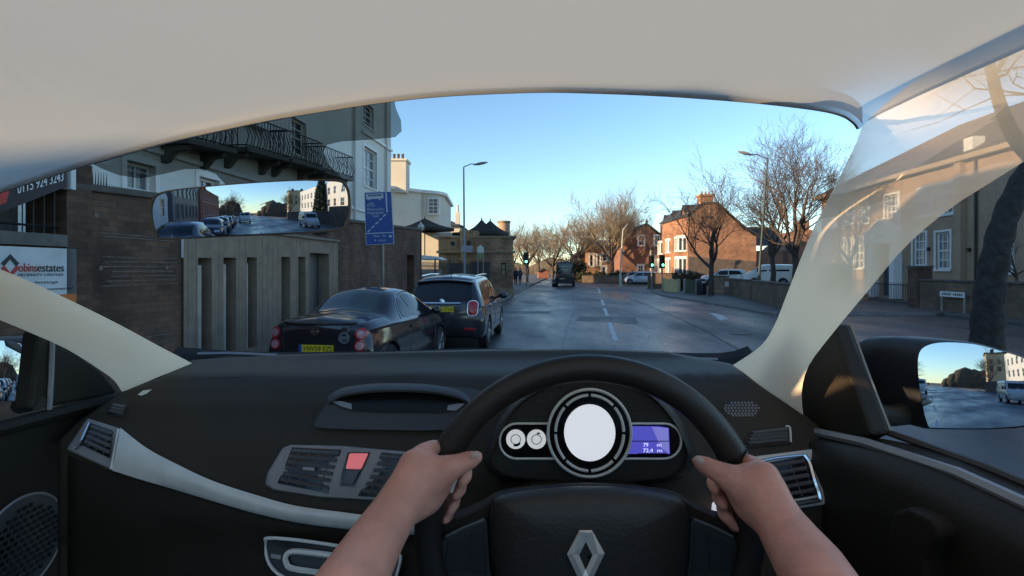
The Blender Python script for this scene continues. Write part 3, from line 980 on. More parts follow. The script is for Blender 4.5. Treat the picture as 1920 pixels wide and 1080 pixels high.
lamp('dark green leaning lamp post with its arm over the road beside the garden wall', pb, P(1439, 298, YL), P(1402, 289, YL), r=.07, m=m_postg)
YL = 52.0
pb = P(1163, 0, YL); pb.z = 0
lamp('pale slim pole in front of the red brick gable house', pb, P(1168, 432, YL), P(1171, 428, YL), r=.09, m=mat('pale_pole', (.42, .45, .36), .6))
# small signs on left lamp post
SG = thing('direction_sign', 'small white rectangular sign fixed half way up the grey lamp post', 'sign', P(875, 467, 29.8), 0)
b = MB(); b.prism([P(865, 461, 29.9), P(886, 461, 29.9), P(886, 473, 29.9), P(865, 473, 29.9)], (0, -.02, 0)); b.build('plate', mat('faded_sign', (.3, .31, .36), .6), SG, smooth=None, bevel=.02)
NB = thing('notice_board', 'white arched notice board with green lower panel in front of the stone gatehouse', 'notice board', P(901, 500, 30.5), 0)
b = MB(); b.prism([P(895, 474, 30.5), P(895, 464, 30.5), P(901, 459, 30.5), P(907, 464, 30.5), P(907, 474, 30.5)], (0, -.04, 0)); b.build('panel', mat('notice_white', (.6, .6, .56), .6), NB, smooth=None)
b = MB(); b.prism([P(895, 474.5, 30.5), P(895, 485, 30.5), P(907, 485, 30.5), P(907, 474.5, 30.5)], (0, -.04, 0)); b.build('green_panel', mat('notice_green', (.2, .25, .12), .6), NB, smooth=None)
b = MB()
for u in (896, 906): p = P(u, 470, 30.56); b.tube([p, V((p.x, p.y, .1))], .03)
b.build('post', m_metal, NB)

# ---- iron railing left, beyond the brick wall
RLG = thing('iron_railing', 'black iron railing with spear bars running on from the end of the brick wall', 'railing', RD(-6, 23), RZ)
b = MB()
a = 21.3
while a < 33.0:
    b.tube([FW.pt(a, .1, -.1), FW.pt(a, 2.05, -.1), FW.pt(a, 2.15, -.1)], [.012, .012, .002], n=4); a += .14
for z in (.3, 1.9): b.tube([FW.pt(21.2, z, -.1), FW.pt(33, z, -.1)], .02, n=4)
for a in (21.3, 24, 27, 30, 33): b.tube([FW.pt(a, .1, -.1), FW.pt(a, 2.25, -.1)], .04, n=6)
b.build('bars', m_iron, RLG)
# globe lamp on the end of the wall
GL = thing('globe_lamp', 'pale glass globe lamp on a short post at the end of the brick wall', 'lamp', P(789, 440, 22), 0)
c = P(789, 426, 22)
b = MB(); b.tube([V((c.x, c.y, .1)), c - V((0, 0, .15))], .04); b.build('post', m_black, GL)
b = MB(); b.lathe([(.06, -.16), (.13, -.1), (.16, 0), (.11, .1), (.05, .16), (.015, .24)], c, n=14); b.build('globe', mat('opal_glass', (.5, .5, .45), .3), GL)
# white car roof/box behind railing
# ---- sandstone gatehouse
GH = thing('stone_gatehouse', 'low sandstone gatehouse with a round-holed parapet and sunlit-toned buff face on the left', 'building', P(880, 505, 34), 0)
zc = P(0, 446, 34).z; zs = P(0, 474, 34).z
xg = lambda u, Y: P(u, 0, Y).x
FGH = front_face(0, 34.0)
def ghx(u): return P(u, 0, 34).x
hs = [(ghx(824) , ghx(858), 0.2, 1.9)]
# parapet with round holes (left wing in the sun-toned stone, u 818..866)
b = MB()
b.hexa([FGH.pt(ghx(822), zs), FGH.pt(ghx(864), zs), FGH.pt(ghx(864), zs, -.4), FGH.pt(ghx(822), zs, -.4)], [FGH.pt(ghx(822), zc), FGH.pt(ghx(864), zc), FGH.pt(ghx(864), zc, -.4), FGH.pt(ghx(822), zc, -.4)])
b.build('parapet', m_sun_stone, GH, smooth=None)
for u, v, y_ in ((849, 457, 33.98), (879, 456, 33.88)):
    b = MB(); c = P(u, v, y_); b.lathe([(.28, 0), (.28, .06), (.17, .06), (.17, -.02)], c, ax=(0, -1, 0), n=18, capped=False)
    rm_ = b.build('round_moulding', m_sun_stone, GH, smooth=30)
    b = MB(); b.lathe([(.17, 0), (.17, .02)], c, ax=(0, -1, 0), n=18); b.build('round_opening', m_black, rm_, smooth=30)
b = MB()
def gbox(u0, u1, z0, z1, y0, y1): b.box(((ghx(u0) + ghx(u1)) / 2, (y0 + y1) / 2, (z0 + z1) / 2), (ghx(u1) - ghx(u0), y1 - y0, z1 - z0))
gbox(822, 868, 0, zs, 34.05, 38); gbox(864, 893, 0, zc + .35, 33.9, 38)
b.build('wall', m_sun_stone, GH, smooth=None)
b = MB(); gbox(819, 895, zs - .02, zs + .13, 33.75, 38.1); gbox(820, 866, zc, zc + .1, 33.9, 38.1); gbox(862, 895, zc + .35, zc + .47, 33.8, 38.1)
for u in (866, 889): gbox(u - 3, u + 3, zs + .13, zc + .35, 33.8, 33.9); gbox(u - 2, u + 3, 0, zs - .02, 33.8, 33.9)
b.build('cornice', m_sun_stone, GH, smooth=None)
# main stone block, nearer the road
SB = thing('stone_lodge', 'weathered sandstone lodge with a flat parapet and one small window at the road corner', 'building', P(925, 505, 35), 0)
FS = Face((ghx(891), 33.2, 0), (1, 0, 0), (0.05, -1, 0))
wS = 2.5
hh = hole(FS, 939, 493, 949, 517)
top = FS.px(925, 446)[1]; mid = FS.px(925, 474)[1]
b0, b1 = FS.px(891, 500)[0], FS.px(962, 500)[0]
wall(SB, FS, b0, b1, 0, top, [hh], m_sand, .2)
window(SB, FS, hh, .2, (1, 2), fm=mat('dark_frame', (.1, .07, .05), .7), sill=False, pm=mat('blind_pane', (.3, .25, .16), .5))
b = MB()
b.add([FS.pt(b1, 0), FS.pt(b1 + .2, 0, -6), FS.pt(b1 + .2, top, -6), FS.pt(b1, top)], [(0, 1, 2, 3)])
b.add([FS.pt(b0, top), FS.pt(b1, top), FS.pt(b1 + .2, top, -6), FS.pt(b0, top, -6)], [(0, 1, 2, 3)])
b.add([FS.pt(b0, 0), FS.pt(b0, 0, -6), FS.pt(b0, top, -6), FS.pt(b0, top)], [(0, 1, 2, 3)])
b.build('side_wall', m_sand, SB, smooth=None)
b = MB(); boxf(b, FS, b0 - .1, b1 + .15, mid, mid + .12, -1, .12); boxf(b, FS, b0 - .05, b1 + .2, top, top + .13, -6, .08); boxf(b, FS, b0, b1 + .06, .1, .5, -.1, .06)
b.build('cornice', mat('stone_trim', (.26, .2, .13), .85, var=.25), SB, smooth=None)
for u in (912, 944):
    b = MB(); b.lathe([(.22, 0), (.22, .05), (.13, .05), (.13, -.01)], FS.pt(FS.px(u, 458)[0], FS.px(u, 458)[1], 0), ax=(0, -1, 0), n=16, capped=False); b.build('roundel', m_sand, SB)
# dark boards and a pale canopy behind the railing
for lb_, (u0, u1, v0, v1), Y_ in (('dark menu board on the railing left of the grey lamp post', (842, 862, 494, 522), 31.5), ('wide dark board between the grey lamp post and the lodge', (884, 919, 491, 527), 31.0)):
    hb_ = thing('dark_board', lb_, 'board', P((u0 + u1) / 2, 505, Y_).xy.to_3d(), 0)
    b = MB(); b.prism([P(u0, v0, Y_), P(u1, v0, Y_), P(u1, v1, Y_), P(u0, v1, Y_)], (0, .05, 0)); b.build('panel', mat('board_dark', (.03, .03, .035), .5, var=.5, vs=3), hb_, smooth=None)
    b = MB(); b.tube([P(u0 + 2, v0 + 4, Y_ + .08), V((P(u0 + 2, 0, Y_).x, Y_ + .08, .1))], .03)
    b.build('post', m_black, hb_)
    b = MB(); b.tube([P(u1 - 2, v0 + 4, Y_ + .08), V((P(u1 - 2, 0, Y_).x, Y_ + .08, .1))], .03); b.build('post', m_black, hb_)
WC = thing('white_canopy', 'small white canopy roof just behind the railing at the end of the brick wall', 'canopy', P(808, 505, 26).xy.to_3d(), 0)
b = MB(); b.prism([P(786, 487, 26), P(830, 487, 26), P(820, 481, 26), P(790, 478, 26)], (0, 2.0, 0)); b.build('roof', m_trim, WC, smooth=None, bevel=.03)
b = MB(); b.box((P(806, 0, 27).x, 27, .9), (1.1, 1.6, 1.7)); b.build('wall', m_cream, WC, smooth=None)
# round tower stump
RT = thing('round_turret', 'short round brick turret with a flat cap rising behind the sandstone lodge', 'turret', P(946, 505, 40), 0)
c = P(946, 0, 42); zt_ = P(0, 418, 42).z
b = MB(); b.lathe([(.50, 0), (.50, zt_)], (c.x - .05, 42, 0), n=28); b.build('drum', mat('turret_stone', (.42, .27, .19), .85, var=.2, vs=2), RT)
b = MB(); b.lathe([(.56, 0), (.56, .12), (.48, .16)], (c.x - .05, 42, zt_), n=28); b.build('cap', mat('stone_trim', (.26, .2, .13)), RT)
# terrace behind parapet with white wall
TW = thing('garden_terrace_wall', 'low cream terrace wall carrying the pub parasols above the gatehouse', 'wall', P(830, 505, 36), 0)
b = MB(); b.box(((xg(745, 37) + xg(935, 37)) / 2, 39.4, P(0, 436, 37).z / 2 + .0), (xg(935, 37) - xg(745, 37), 2.2, P(0, 432, 37).z)); b.build('wall', m_cream, TW, smooth=None)
# parasols / black pyramid awnings
m_canvas = mat('black_canvas', (.03, .026, .023), .8, var=.3)
def parasol(label, u0, u1, vap, veave, Y, uap=None, asym=0):
    uap = uap or (u0 + u1) / 2
    c = P(uap, 505, Y)
    t = thing('garden_parasol', label, 'parasol', (c.x, c.y, P(0, 440, Y).z), 0)
    w = (xg(u1, Y) - xg(u0, Y)) / 2; cx = (xg(u0, Y) + xg(u1, Y)) / 2
    ze, za = P(0, veave, Y).z, P(0, vap, Y).z
    b = MB()
    co = [V((cx - w, Y, ze)), V((cx + w * .25, Y - w * .5, ze)), V((cx + w, Y + .1, ze)), V((cx, Y + w * .9, ze))]
    ap = V((c.x, Y + .1, za))
    G = []
    for k in range(5):
        t_ = k / 4
        sag = -0.12 * math.sin(PI * t_)
        G.append([p.lerp(ap, t_) + V((0, 0, sag)) for p in co])
    b.grid(G, cj=True)
    b.grid([[p + V((0, 0, -.22)) for p in co], co], cj=True)
    b.build('canopy', m_canvas, t, smooth=20, solid=.02)
    b = MB(); b.tube([ap + V((0, 0, .12)), V((ap.x, ap.y, P(0, 436, 37).z * .6))], .04); b.build('pole', m_black, t)
    return t
parasol('wide black pyramid parasol in front of the rounded cream bay', 742, 851, 409, 428, 36.8, 796)
parasol('black pyramid parasol with a small peak just right of the grey lamp post', 878, 930, 411, 432, 38, 903)
parasol('largest dark parasol with a lit left slope beside the round turret', 884, 953, 413, 436, 36.9, 919)
parasol('low black parasol left of the grey lamp post', 848, 884, 430, 436, 36.9, 868)

# ---- traffic lights
m_green = mat('green_signal', (.05, .6, .4), .4, emit=(.15, 1.0, .62), es=2.6)
def traffic_light(label, u, v, Y, k=1.0, arm=None):
    p = P(u, v, Y)
    t = thing('traffic_light', label, 'traffic light', (p.x, p.y, 0))
    b = MB(); b.tube([V((p.x + .02, Y + .12, 0)), V((p.x + .02, Y + .12, p.z + .8))], .06); b.build('pole', m_metal, t)
    b = MB(); b.box((p.x, Y, p.z + .3), (.34, .18, 1.0))
    for j in range(3):
        b.lathe([(.13, 0), (.13, .16), (.12, .16), (.12, 0)], (p.x, Y - .09, p.z + .6 - j * .3), ax=(0, -1, 0), n=14, capped=False)
    h = b.build('signal_head', m_black, t, smooth=30)
    b = MB(); b.box((p.x, Y + .1, p.z + .3), (.5, .01, 1.15)); b.build('backing_board', m_black, t, smooth=None)
    for j in range(3):
        b = MB(); b.lathe([(.12, 0), (.1, .03), (.02, .05)], (p.x, Y - .09, p.z + .6 - j * .3), ax=(0, -1, 0), n=14)
        b.build('lamp', m_green if j == 2 else mat('unlit_lens', (.02, .015, .012), .2), h)
    return t
traffic_light('green traffic light at the left kerb beside the sandstone lodge', 986.5, 490.5, 48)
traffic_light('green traffic light left of the pair in front of the brick gable', 1222, 497, 46)
traffic_light('green traffic light right of the pair beside the bay windowed brick terrace', 1242, 497, 44)

# ---- houses on the right
def gable(mb, F, a0, a1, z0, za, aa, thick):
    mb.prism([F.pt(a0, z0), F.pt(a1, z0), F.pt(aa, za)], F.nd * -thick)
# house C: big gable, ground Y=58
YC = 58.0
FC = front_face(0, YC)
HC = thing('brick_terrace', 'orange brick end terrace with a big blank sunlit gable, chimney and white bay windows', 'building', P(1350, 505, YC), 0)
ax = lambda u: P(u, 0, YC).x
az = lambda v: P(0, v, YC).z
b = MB()
outl = [(1290, 560), (1418, 560), (1418, 444), (1395, 430), (1345, 384), (1318, 384), (1290, 404)]
b.prism([V((ax(u), YC, max(0, az(v)))) for u, v in outl], (0, 10, 0))
b.build('gable_wall', m_brick_org, HC, smooth=None)
b = MB(); b.prism([V((ax(u), YC - .05, max(0, az(v)))) for u, v in [(1290, 560), (1416, 560), (1416, 490), (1290, 481)]], (0, .05, 0)); b.build('lower_shade', mat('gable_shade', (.11, .085, .07), .9, var=.25, vs=2), HC, smooth=None)  # dark sheet over the gable foot, painting the shade there
b = MB()
rl = [(1288, 406), (1317, 382.5), (1346, 382.5), (1397, 428), (1421, 442)]
for (u0, v0), (u1, v1) in zip(rl, rl[1:]):
    p, q_ = V((ax(u0), YC - .12, az(v0))), V((ax(u1), YC - .12, az(v1)))
    b.prism([p, q_, q_ + V((0, 0, .22)), p + V((0, 0, .22))], (0, 11, 0))
b.build('roof', m_slate, HC, smooth=None)
b = MB(); cx0, cx1 = ax(1314), ax(1338)
b.box(((cx0 + cx1) / 2, YC + .6, (az(396) + az(367)) / 2), (cx1 - cx0, 1.1, az(367) - az(396))); b.box(((cx0 + cx1) / 2, YC + .6, az(366)), (cx1 - cx0 + .25, 1.35, .25))
o = b.build('chimney', m_brick_org, HC, smooth=None)
for k in range(3):
    b = MB(); b.lathe([(.12, 0), (.1, .4)], (cx0 + .35 + k * .4, YC + .6, az(366) + .12), n=8); b.build('chimney_pot', m_pot, o)
# road facing front with bays
lC = ax(1290) - SL * YC
FCr = Face((lC, 0, 0), (SL, 1, 0), -RNRM)
ze = az(404)
holes = []
for k in range(3):
    a = YC + .4 + k * 5.6
    holes.append((a + .6, a + 1.7, 6.0 + .2, 7.2))
wall(HC, FCr, YC + .01, YC + 17, 0, ze + .4, holes, m_brick_org, .12, name='front_wall')
for h in holes: window(HC, FCr, h, .12, (1, 2), fw=.1, surround=.12)
for k in range(3):
    a = YC + .5 + k * 5.6
    b = MB()
    ol = [(a, 0), (a + .5, .9), (a + 2.3, .9), (a + 2.8, 0)]
    for z0, z1 in ((0, 1.2), (3.1, 3.9), (5.5, 5.75)):
        b.prism([FCr.pt(s_, z0, d) for s_, d in ol], (0, 0, z1 - z0))
    bay = b.build('bay', m_trim if k == 9 else m_brick_org, HC, smooth=None)
    b = MB()
    for z0, z1 in ((1.2, 3.1), (3.9, 5.5)):
        for (s0, d0), (s1, d1) in zip(ol, ol[1:]):
            for t0 in (0, .46, .92):
                p0 = FCr.pt(s0 + (s1 - s0) * t0, z0, d0 + (d1 - d0) * t0 + .01); p1 = FCr.pt(s0 + (s1 - s0) * (t0 + .08), z0, d0 + (d1 - d0) * (t0 + .08) + .01)
                b.prism([p0, p1, p1 + V((0, 0, z1 - z0)), p0 + V((0, 0, z1 - z0))], FCr.nd * -.12)
        b.prism([FCr.pt(s_, z1 - .15, d + .04) for s_, d in ol], (0, 0, .3)); b.prism([FCr.pt(s_, z0 - .1, d + .04) for s_, d in ol], (0, 0, .15))
    b.build('frame', m_trim, bay, smooth=None)
    b = MB()
    for z0, z1 in ((1.2, 3.1), (3.9, 5.5)):
        b.prism([FCr.pt(s_, z0, d - .06) for s_, d in ol], (0, 0, z1 - z0))
    b.build('pane', m_pane, bay, smooth=None)
    b = MB()
    a0, a1 = a - .2, a + 3.0
    pk = FCr.pt((a0 + a1) / 2, 9.1, .05)
    b.prism([FCr.pt(a0, ze - .2, .05), FCr.pt(a1, ze - .2, .05), pk], FCr.nd * -2.5); b.build('front_gable', m_brick_org, HC, smooth=None)
    b = MB()
    for aa_ in (a0 - .15, a1 + .15):
        p = FCr.pt(aa_, ze - .3, .2); b.prism([p, pk + FCr.nd * .15, pk + FCr.nd * .15 + V((0, 0, .2)), p + V((0, 0, .2))], FCr.nd * -2.8)
    b.build('gable_roof', m_slate, HC, smooth=None)
# rear slate roofed outbuilding
HD = thing('slate_roof_house', 'dark slate roofed house behind the big brick gable', 'building', P(1450, 505, 62), 0)
def pz(u, v, Y): return P(u, v, Y)
b = MB(); b.prism([pz(1412, 470, 62), pz(1468, 470, 62), V((pz(1468, 0, 62).x, 62, 0)), V((pz(1412, 0, 62).x, 62, 0))], (0, 7, 0)); b.build('wall', m_brick_red, HD, smooth=None)
b = MB(); G = [pz(1408, 461, 61.7), pz(1470, 461, 61.7), pz(1450, 428, 65), pz(1395, 428, 65)]
b.prism(G, (0, 0, .15)); b.build('roof', m_slate, HD, smooth=None)
b = MB(); b.prism([pz(1470, 461, 61.7), pz(1481, 470, 66), pz(1450, 428, 65)], (0, .2, .15)); b.build('hip', m_slate, HD, smooth=None)
HE = thing('brick_house', 'plain red brick house half hidden behind the right windscreen pillar', 'building', P(1510, 505, 68), 0)
b = MB(); b.prism([V((pz(1478, 0, 68).x, 68, 0)), V((pz(1560, 0, 68).x, 68, 0)), pz(1560, 452, 68), pz(1520, 430, 68), pz(1500, 452, 68), pz(1478, 470, 68)], (0, 8, 0)); b.build('wall', m_brick_red, HE, smooth=None)
b = MB(); b.box((pz(1512, 0, 68).x, 69, pz(0, 430, 68).z), (1.4, 1, 2.4)); b.build('chimney', m_brick_org, HE, smooth=None)

# house B
YB = 76.0
FB = front_face(0, YB)
bx = lambda u: P(u, 0, YB).x
bz = lambda v: P(0, v, YB).z
HB = thing('gable_house', 'red brick house with a wide street gable, finial, chimney and white framed windows', 'building', P(1200, 505, YB), 0)
hB = [(bx(1197), bx(1208), bz(461), bz(442)), (bx(1227), bx(1237), bz(461), bz(442)), (bx(1196), bx(1206), bz(511), bz(497))]
wall(HB, FB, bx(1166), bx(1252), 0, bz(450), [(h[0], h[1], h[2], min(h[3], bz(451))) for h in hB], m_brick_red, .15)
b = MB(); b.prism([FB.pt(bx(1166), bz(450)), FB.pt(bx(1252), bz(450)), FB.pt(bx(1250), bz(449.5)), FB.pt(bx(1212), bz(422)), FB.pt(bx(1190), bz(432)), FB.pt(bx(1168), bz(440))], (0, .3, 0)); b.build('gable_wall', m_brick_red, HB, smooth=None)
for h in hB: 
    window(HB, Face((0, YB - .02, 0), (1, 0, 0), (0, -1, 0)), h, .02, (2, 2), surround=.16, fw=.1)
b = MB(); b.box((bx(1209), YB + 5, bz(450) / 2), (bx(1252) - bx(1166) - .2, 9.6, bz(450) - .2)); b.build('side_wall', m_brick_red, HB, smooth=None)
b = MB()
for pp in ([(1253, 452), (1212, 421)], [(1212, 421), (1188, 434), ], [(1188, 434), (1164, 442)]):
    (u0, v0), (u1, v1) = pp
    p, q_ = V((bx(u0), YB - .25, bz(v0))), V((bx(u1), YB - .25, bz(v1)))
    b.prism([p, q_, q_ + V((0, 0, .25)), p + V((0, 0, .25))], (0, 9, 0))
b.build('roof', m_slate, HB, smooth=None)
b = MB(); b.tube([V((bx(1212), YB - .1, bz(421))), V((bx(1212), YB - .1, bz(416))), V((bx(1212), YB - .1, bz(410)))], [.18, .22, .03], n=8); b.build('finial', m_pot, HB)
b = MB(); b.box((bx(1189), YB + 3, bz(427)), (1.15, 1.4, 2.3)); b.box((bx(1189), YB + 3, bz(417)), (1.35, 1.6, .25)); o = b.build('chimney', m_brick_red, HB, smooth=None)
for k in range(3):
    b = MB(); b.lathe([(.11, 0), (.09, .4)], (bx(1189) - .35 + k * .35, YB + 3, bz(416)), n=8); b.build('chimney_pot', m_pot, o)
b = MB()
z0, z1 = bz(530), bz(469)
b.box(((bx(1218) + bx(1246)) / 2, YB - .5, (z1) / 2), (bx(1246) - bx(1218), 1.0, z1)); bayB = b.build('bay', mat('white_bay', (.34, .33, .32), .7), HB, smooth=None)
b = MB()
for u0, u1 in ((1219.5, 1229), (1231, 1244.5)):
    for v0, v1 in ((485, 472), (513, 498)):
        b.box(((bx(u0) + bx(u1)) / 2, YB - 1.01, (bz(v0) + bz(v1)) / 2), (bx(u1) - bx(u0), .03, bz(v1) - bz(v0)))
b.build('pane', m_panel_sky, bayB, smooth=None)
b = MB(); b.box(((bx(1218) + bx(1246)) / 2, YB - .55, z1 + .1), (bx(1246) - bx(1218) + .3, 1.3, .2)); b.build('bay_roof', m_slate, HB, smooth=None)

# house A: lit orange house behind trees
YA = 88.0
FA = front_face(0, YA)
axx = lambda u: P(u, 0, YA).x
azz = lambda v: P(0, v, YA).z
HA = thing('orange_house', 'sunlit orange brick house with white bays seen through the bare trees', 'building', P(1130, 505, YA), 0)
hA = [(axx(1106), axx(1113), azz(500), azz(477)), (axx(1120), axx(1126), azz(498), azz(478)), (axx(1130), axx(1138), azz(490), azz(476)), (axx(1129), axx(1136), azz(516), azz(500)), (axx(1144), axx(1150), azz(492), azz(472))]
wall(HA, FA, axx(1102), axx(1172), 0, azz(462), hA, m_brick_org, .15)
for h in hA: window(HA, FA, h, .15, (1, 2), fw=.14, surround=.25)
b = MB(); b.box(((axx(1102) + axx(1172)) / 2, YA + 4.2, azz(462) / 2 - .1), (axx(1172) - axx(1102) - .1, 8, azz(462) - .1)); b.build('side_wall', m_brick_org, HA, smooth=None)
b = MB(); p = [V((axx(1100), YA - .3, azz(462))), V((axx(1174), YA - .3, azz(462))), V((axx(1170), YA + 4, azz(450))), V((axx(1106), YA + 4, azz(450)))]
b.prism(p, (0, 0, .2)); b.build('roof', m_slate, HA, smooth=None)
b = MB(); b.box((axx(1160), YA + 3, azz(448)), (1.4, 1, 2.4)); b.build('chimney', m_brick_org, HA, smooth=None)
# dark steep house left of it behind the van
HF = thing('dark_gable_house', 'dark silhouetted steep roofed house just right of the black van', 'building', P(1090, 505, 92), 0)
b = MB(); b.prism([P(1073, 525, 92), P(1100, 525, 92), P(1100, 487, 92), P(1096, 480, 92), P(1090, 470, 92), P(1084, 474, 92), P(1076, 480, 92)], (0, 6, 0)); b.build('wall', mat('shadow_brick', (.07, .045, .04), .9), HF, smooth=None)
# orange hoarding
HO = thing('orange_hut', 'small orange red painted hut at the end of the road left of the van', 'hut', P(1020, 525, 95), 0)
b = MB(); b.prism([P(1010, 527, 95), P(1029, 527, 95), P(1029, 509, 95), P(1020, 505, 95), P(1010, 509, 95)], (0, 4, 0)); b.build('wall', mat('orange_paint', (.26, .10, .07), .8, var=.3, vs=.8), HO, smooth=None)
b = MB()
for (u0, v0), (u1, v1) in (((1009, 510), (1020, 504.5)), ((1020, 504.5), (1030, 510))):
    p, q_ = P(u0, v0, 94.7), P(u1, v1, 94.7)
    b.prism([p, q_, q_ + V((0, 0, .2)), p + V((0, 0, .2))], (0, 4.6, 0))
b.build('roof', m_slate, HO, smooth=None)

# ---- fences, walls on right kerb
def stonewall(name, label, A, B, h, m, w=.3, cap=True):
    t = thing(name, label, 'wall', (A.x, A.y, 0))
    n = V((A.y - B.y, B.x - A.x, 0)).normalized() * w
    b = MB(); b.hexa([A, B, B + n, A + n], [p + V((0, 0, h)) for p in (A, B, B + n, A + n)]); b.build('masonry', m, t, smooth=None, bevel=.02)
    if cap:
        n2 = n * .15; b = MB()
        b.hexa([A - n2 + V((0, 0, h + .003)), B - n2 + V((0, 0, h + .003)), B + n + n2 + V((0, 0, h + .003)), A + n + n2 + V((0, 0, h + .003))], [p + V((0, 0, h + .08)) for p in (A - n2, B - n2, B + n + n2, A + n + n2)])
        b.build('coping', m_coping, t, smooth=None, bevel=.02)
    return t
stonewall('garden_wall', 'long brown brick garden wall between the sunlit stone stretch and the windscreen pillar', gp(1420, 566) + V((0, 0, .1)), gp(1366, 554) + V((0, 0, .1)), 1.0, m_brick_wall)
stonewall('garden_wall', 'brick garden wall stretch that passes behind the windscreen pillar', gp(1500, 588) + V((0, 0, .1)), gp(1421, 566.3) + V((0, 0, .1)), 1.0, m_brick_wall)
stonewall('garden_wall', 'short sunlit buff stone wall beside the near roadside tree', P(1334, 0, 35).xy.to_3d() + V((0, 0, .1)), P(1362, 0, 34).xy.to_3d() + V((0, 0, .1)), 1.15, m_sand)
m_fence_sun = mat('sun_toned_timber', (.62, .50, .26), .85, var=.25, vs=6)  # timber brightened in place of the sun that misses this fence
def fence(label, A, B, h, m):
    t = thing('panel_fence', label, 'fence', (A.x, A.y, 0))
    L = (B - A).length; d = (B - A).normalized(); n = int(L / .14); nn = V((-d.y, d.x, 0))
    b = MB()
    for k in range(n):
        p = A + d * (L * (k + .04) / n); q_ = A + d * (L * (k + .96) / n); o = nn * (.02 if k % 2 else 0)
        b.hexa([p + o, q_ + o, q_ + o + nn * .03, p + o + nn * .03], [x + V((0, 0, h + .03 * math.sin(k * 7))) for x in (p + o, q_ + o, q_ + o + nn * .03, p + o + nn * .03)])
    b.build('boards', m, t, smooth=None)
    for p in (A, B):
        b = MB(); b.box((p.x, p.y, h / 2 + .05), (.14, .14, h + .2)); b.build('post', mat('pale_fence_post', (.36, .34, .27), .8), t, smooth=None)
    return t
fence('sunlit-toned buff board fence nearest the pair of traffic lights', P(1243, 0, 38.5).xy.to_3d() + V((0, 0, .1)), P(1273, 0, 35.5).xy.to_3d() + V((0, 0, .1)), .95, m_fence_sun)
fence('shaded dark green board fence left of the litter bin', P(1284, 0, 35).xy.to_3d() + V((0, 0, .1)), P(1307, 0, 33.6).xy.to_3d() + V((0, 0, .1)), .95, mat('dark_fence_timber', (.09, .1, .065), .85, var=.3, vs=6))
BN = thing('litter_bin', 'dark purple litter bin with a white label beside the near roadside tree', 'litter bin', P(1316, 0, 33).xy.to_3d(), 0)
c = P(1315, 0, 33)
b = MB(); b.lathe([(.3, .1), (.32, .2), (.33, .85), (.34, .86), (.34, 1.0), (.28, 1.12), (.05, 1.16)], (c.x, 33, 0), n=16); b.build('body', mat('bin_plastic', (.02, .016, .03), .4), BN)
b = MB(); b.box((c.x + .03, 32.66, .93), (.22, .02, .1)); b.build('label', m_trim, BN, smooth=None)
SP = thing('notice_post', 'white notice on a short post against the garden wall right of the near tree', 'sign', P(1362, 0, 32.5).xy.to_3d(), 0)
b = MB(); p = P(1363, 533, 32.5); b.box((p.x, 32.5, p.z), (.2, .02, .32)); b.build('plate', m_trim, SP, smooth=None)
b = MB(); b.tube([V((p.x, 32.53, .1)), V((p.x, 32.53, p.z + .1))], .025); b.build('post', m_metal, SP)
# dark hedges
def hedge(label, A, B, h, w, seed, m, n=2600, s=.13, nm='hedge'):
    random.seed(seed)
    t = thing(nm, label, 'hedge', (A.x, A.y, 0))
    b = MB(); d = (B - A); L = d.length; dn = d.normalized(); nn = V((-dn.y, dn.x, 0))
    for k in range(n):
        x = random.random(); hh = h * (.85 + .2 * math.sin(x * 17 + seed) * math.sin(x * 41))
        p = A + d * x + nn * random.gauss(0, w * .3) + V((0, 0, hh * random.random() ** .6))
        r = s * random.uniform(.5, 1.3)
        e = Euler((random.uniform(0, 6), random.uniform(0, 6), random.uniform(0, 6))).to_matrix()
        b.add([p + e @ V((-r, 0, 0)), p + e @ V((0, r * .5, 0)), p + e @ V((r, 0, 0)), p + e @ V((0, -r * .5, 0))], [(0, 1, 2, 3)])
    b.build('leaves', m, t, smooth=None, fix=False)
    b = MB(); 
    for k in range(max(3, int(L / .8))):
        p = A + d * ((k + .5) / max(3, int(L / .8))); b.tube([p, p + V((random.uniform(-.2, .2), 0, h * .7))], [.04, .015], n=5)
    b.build('stem', m_bark, t)
    return t
m_leaf = mat('hedge_leaf', (.035, .04, .018), .7, var=.4, vs=2)
m_leafb = mat('brown_leaf', (.09, .06, .03), .8, var=.4, vs=2)
hedge('low dark hedge in front of the orange house and the bare trees', V((3.6 + 5, 68, 0)), V((12.5 + 4, 66, 0)), 1.6, 1.2, 3, m_leaf, 4000, .14)
hedge('dark clipped shrub hedge in front of the gabled brick house', V((14, 60, 0)), V((20, 62, 0)), 1.1, 1.2, 5, m_leaf, 2500)
hedge('ivy covered bush on the verge right of the black van', V((2.3 + 5.0, 72, 0)), V((5.5 + 5, 74, 0)), 3.2, 1.6, 7, m_leaf, 3500, .16)
hedge('small hedge behind the sunlit-toned fence below the brick terrace', P(1262, 0, 40).xy.to_3d(), P(1312, 0, 39).xy.to_3d(), 1.5, 1.0, 9, m_leafb, 2500)
stonewall('low_brick_wall', 'low dark brick wall along the far pavement below the gabled house', V((9.0, 66, .05)), V((21.0, 64, .05)), .85, m_brick_wall)
stonewall('gate_pier_wall', 'dark brick garden wall behind the right traffic lights', V((12.6, 47.5, .0)), V((15.4, 47, .0)), 1.35, m_brick_wall)

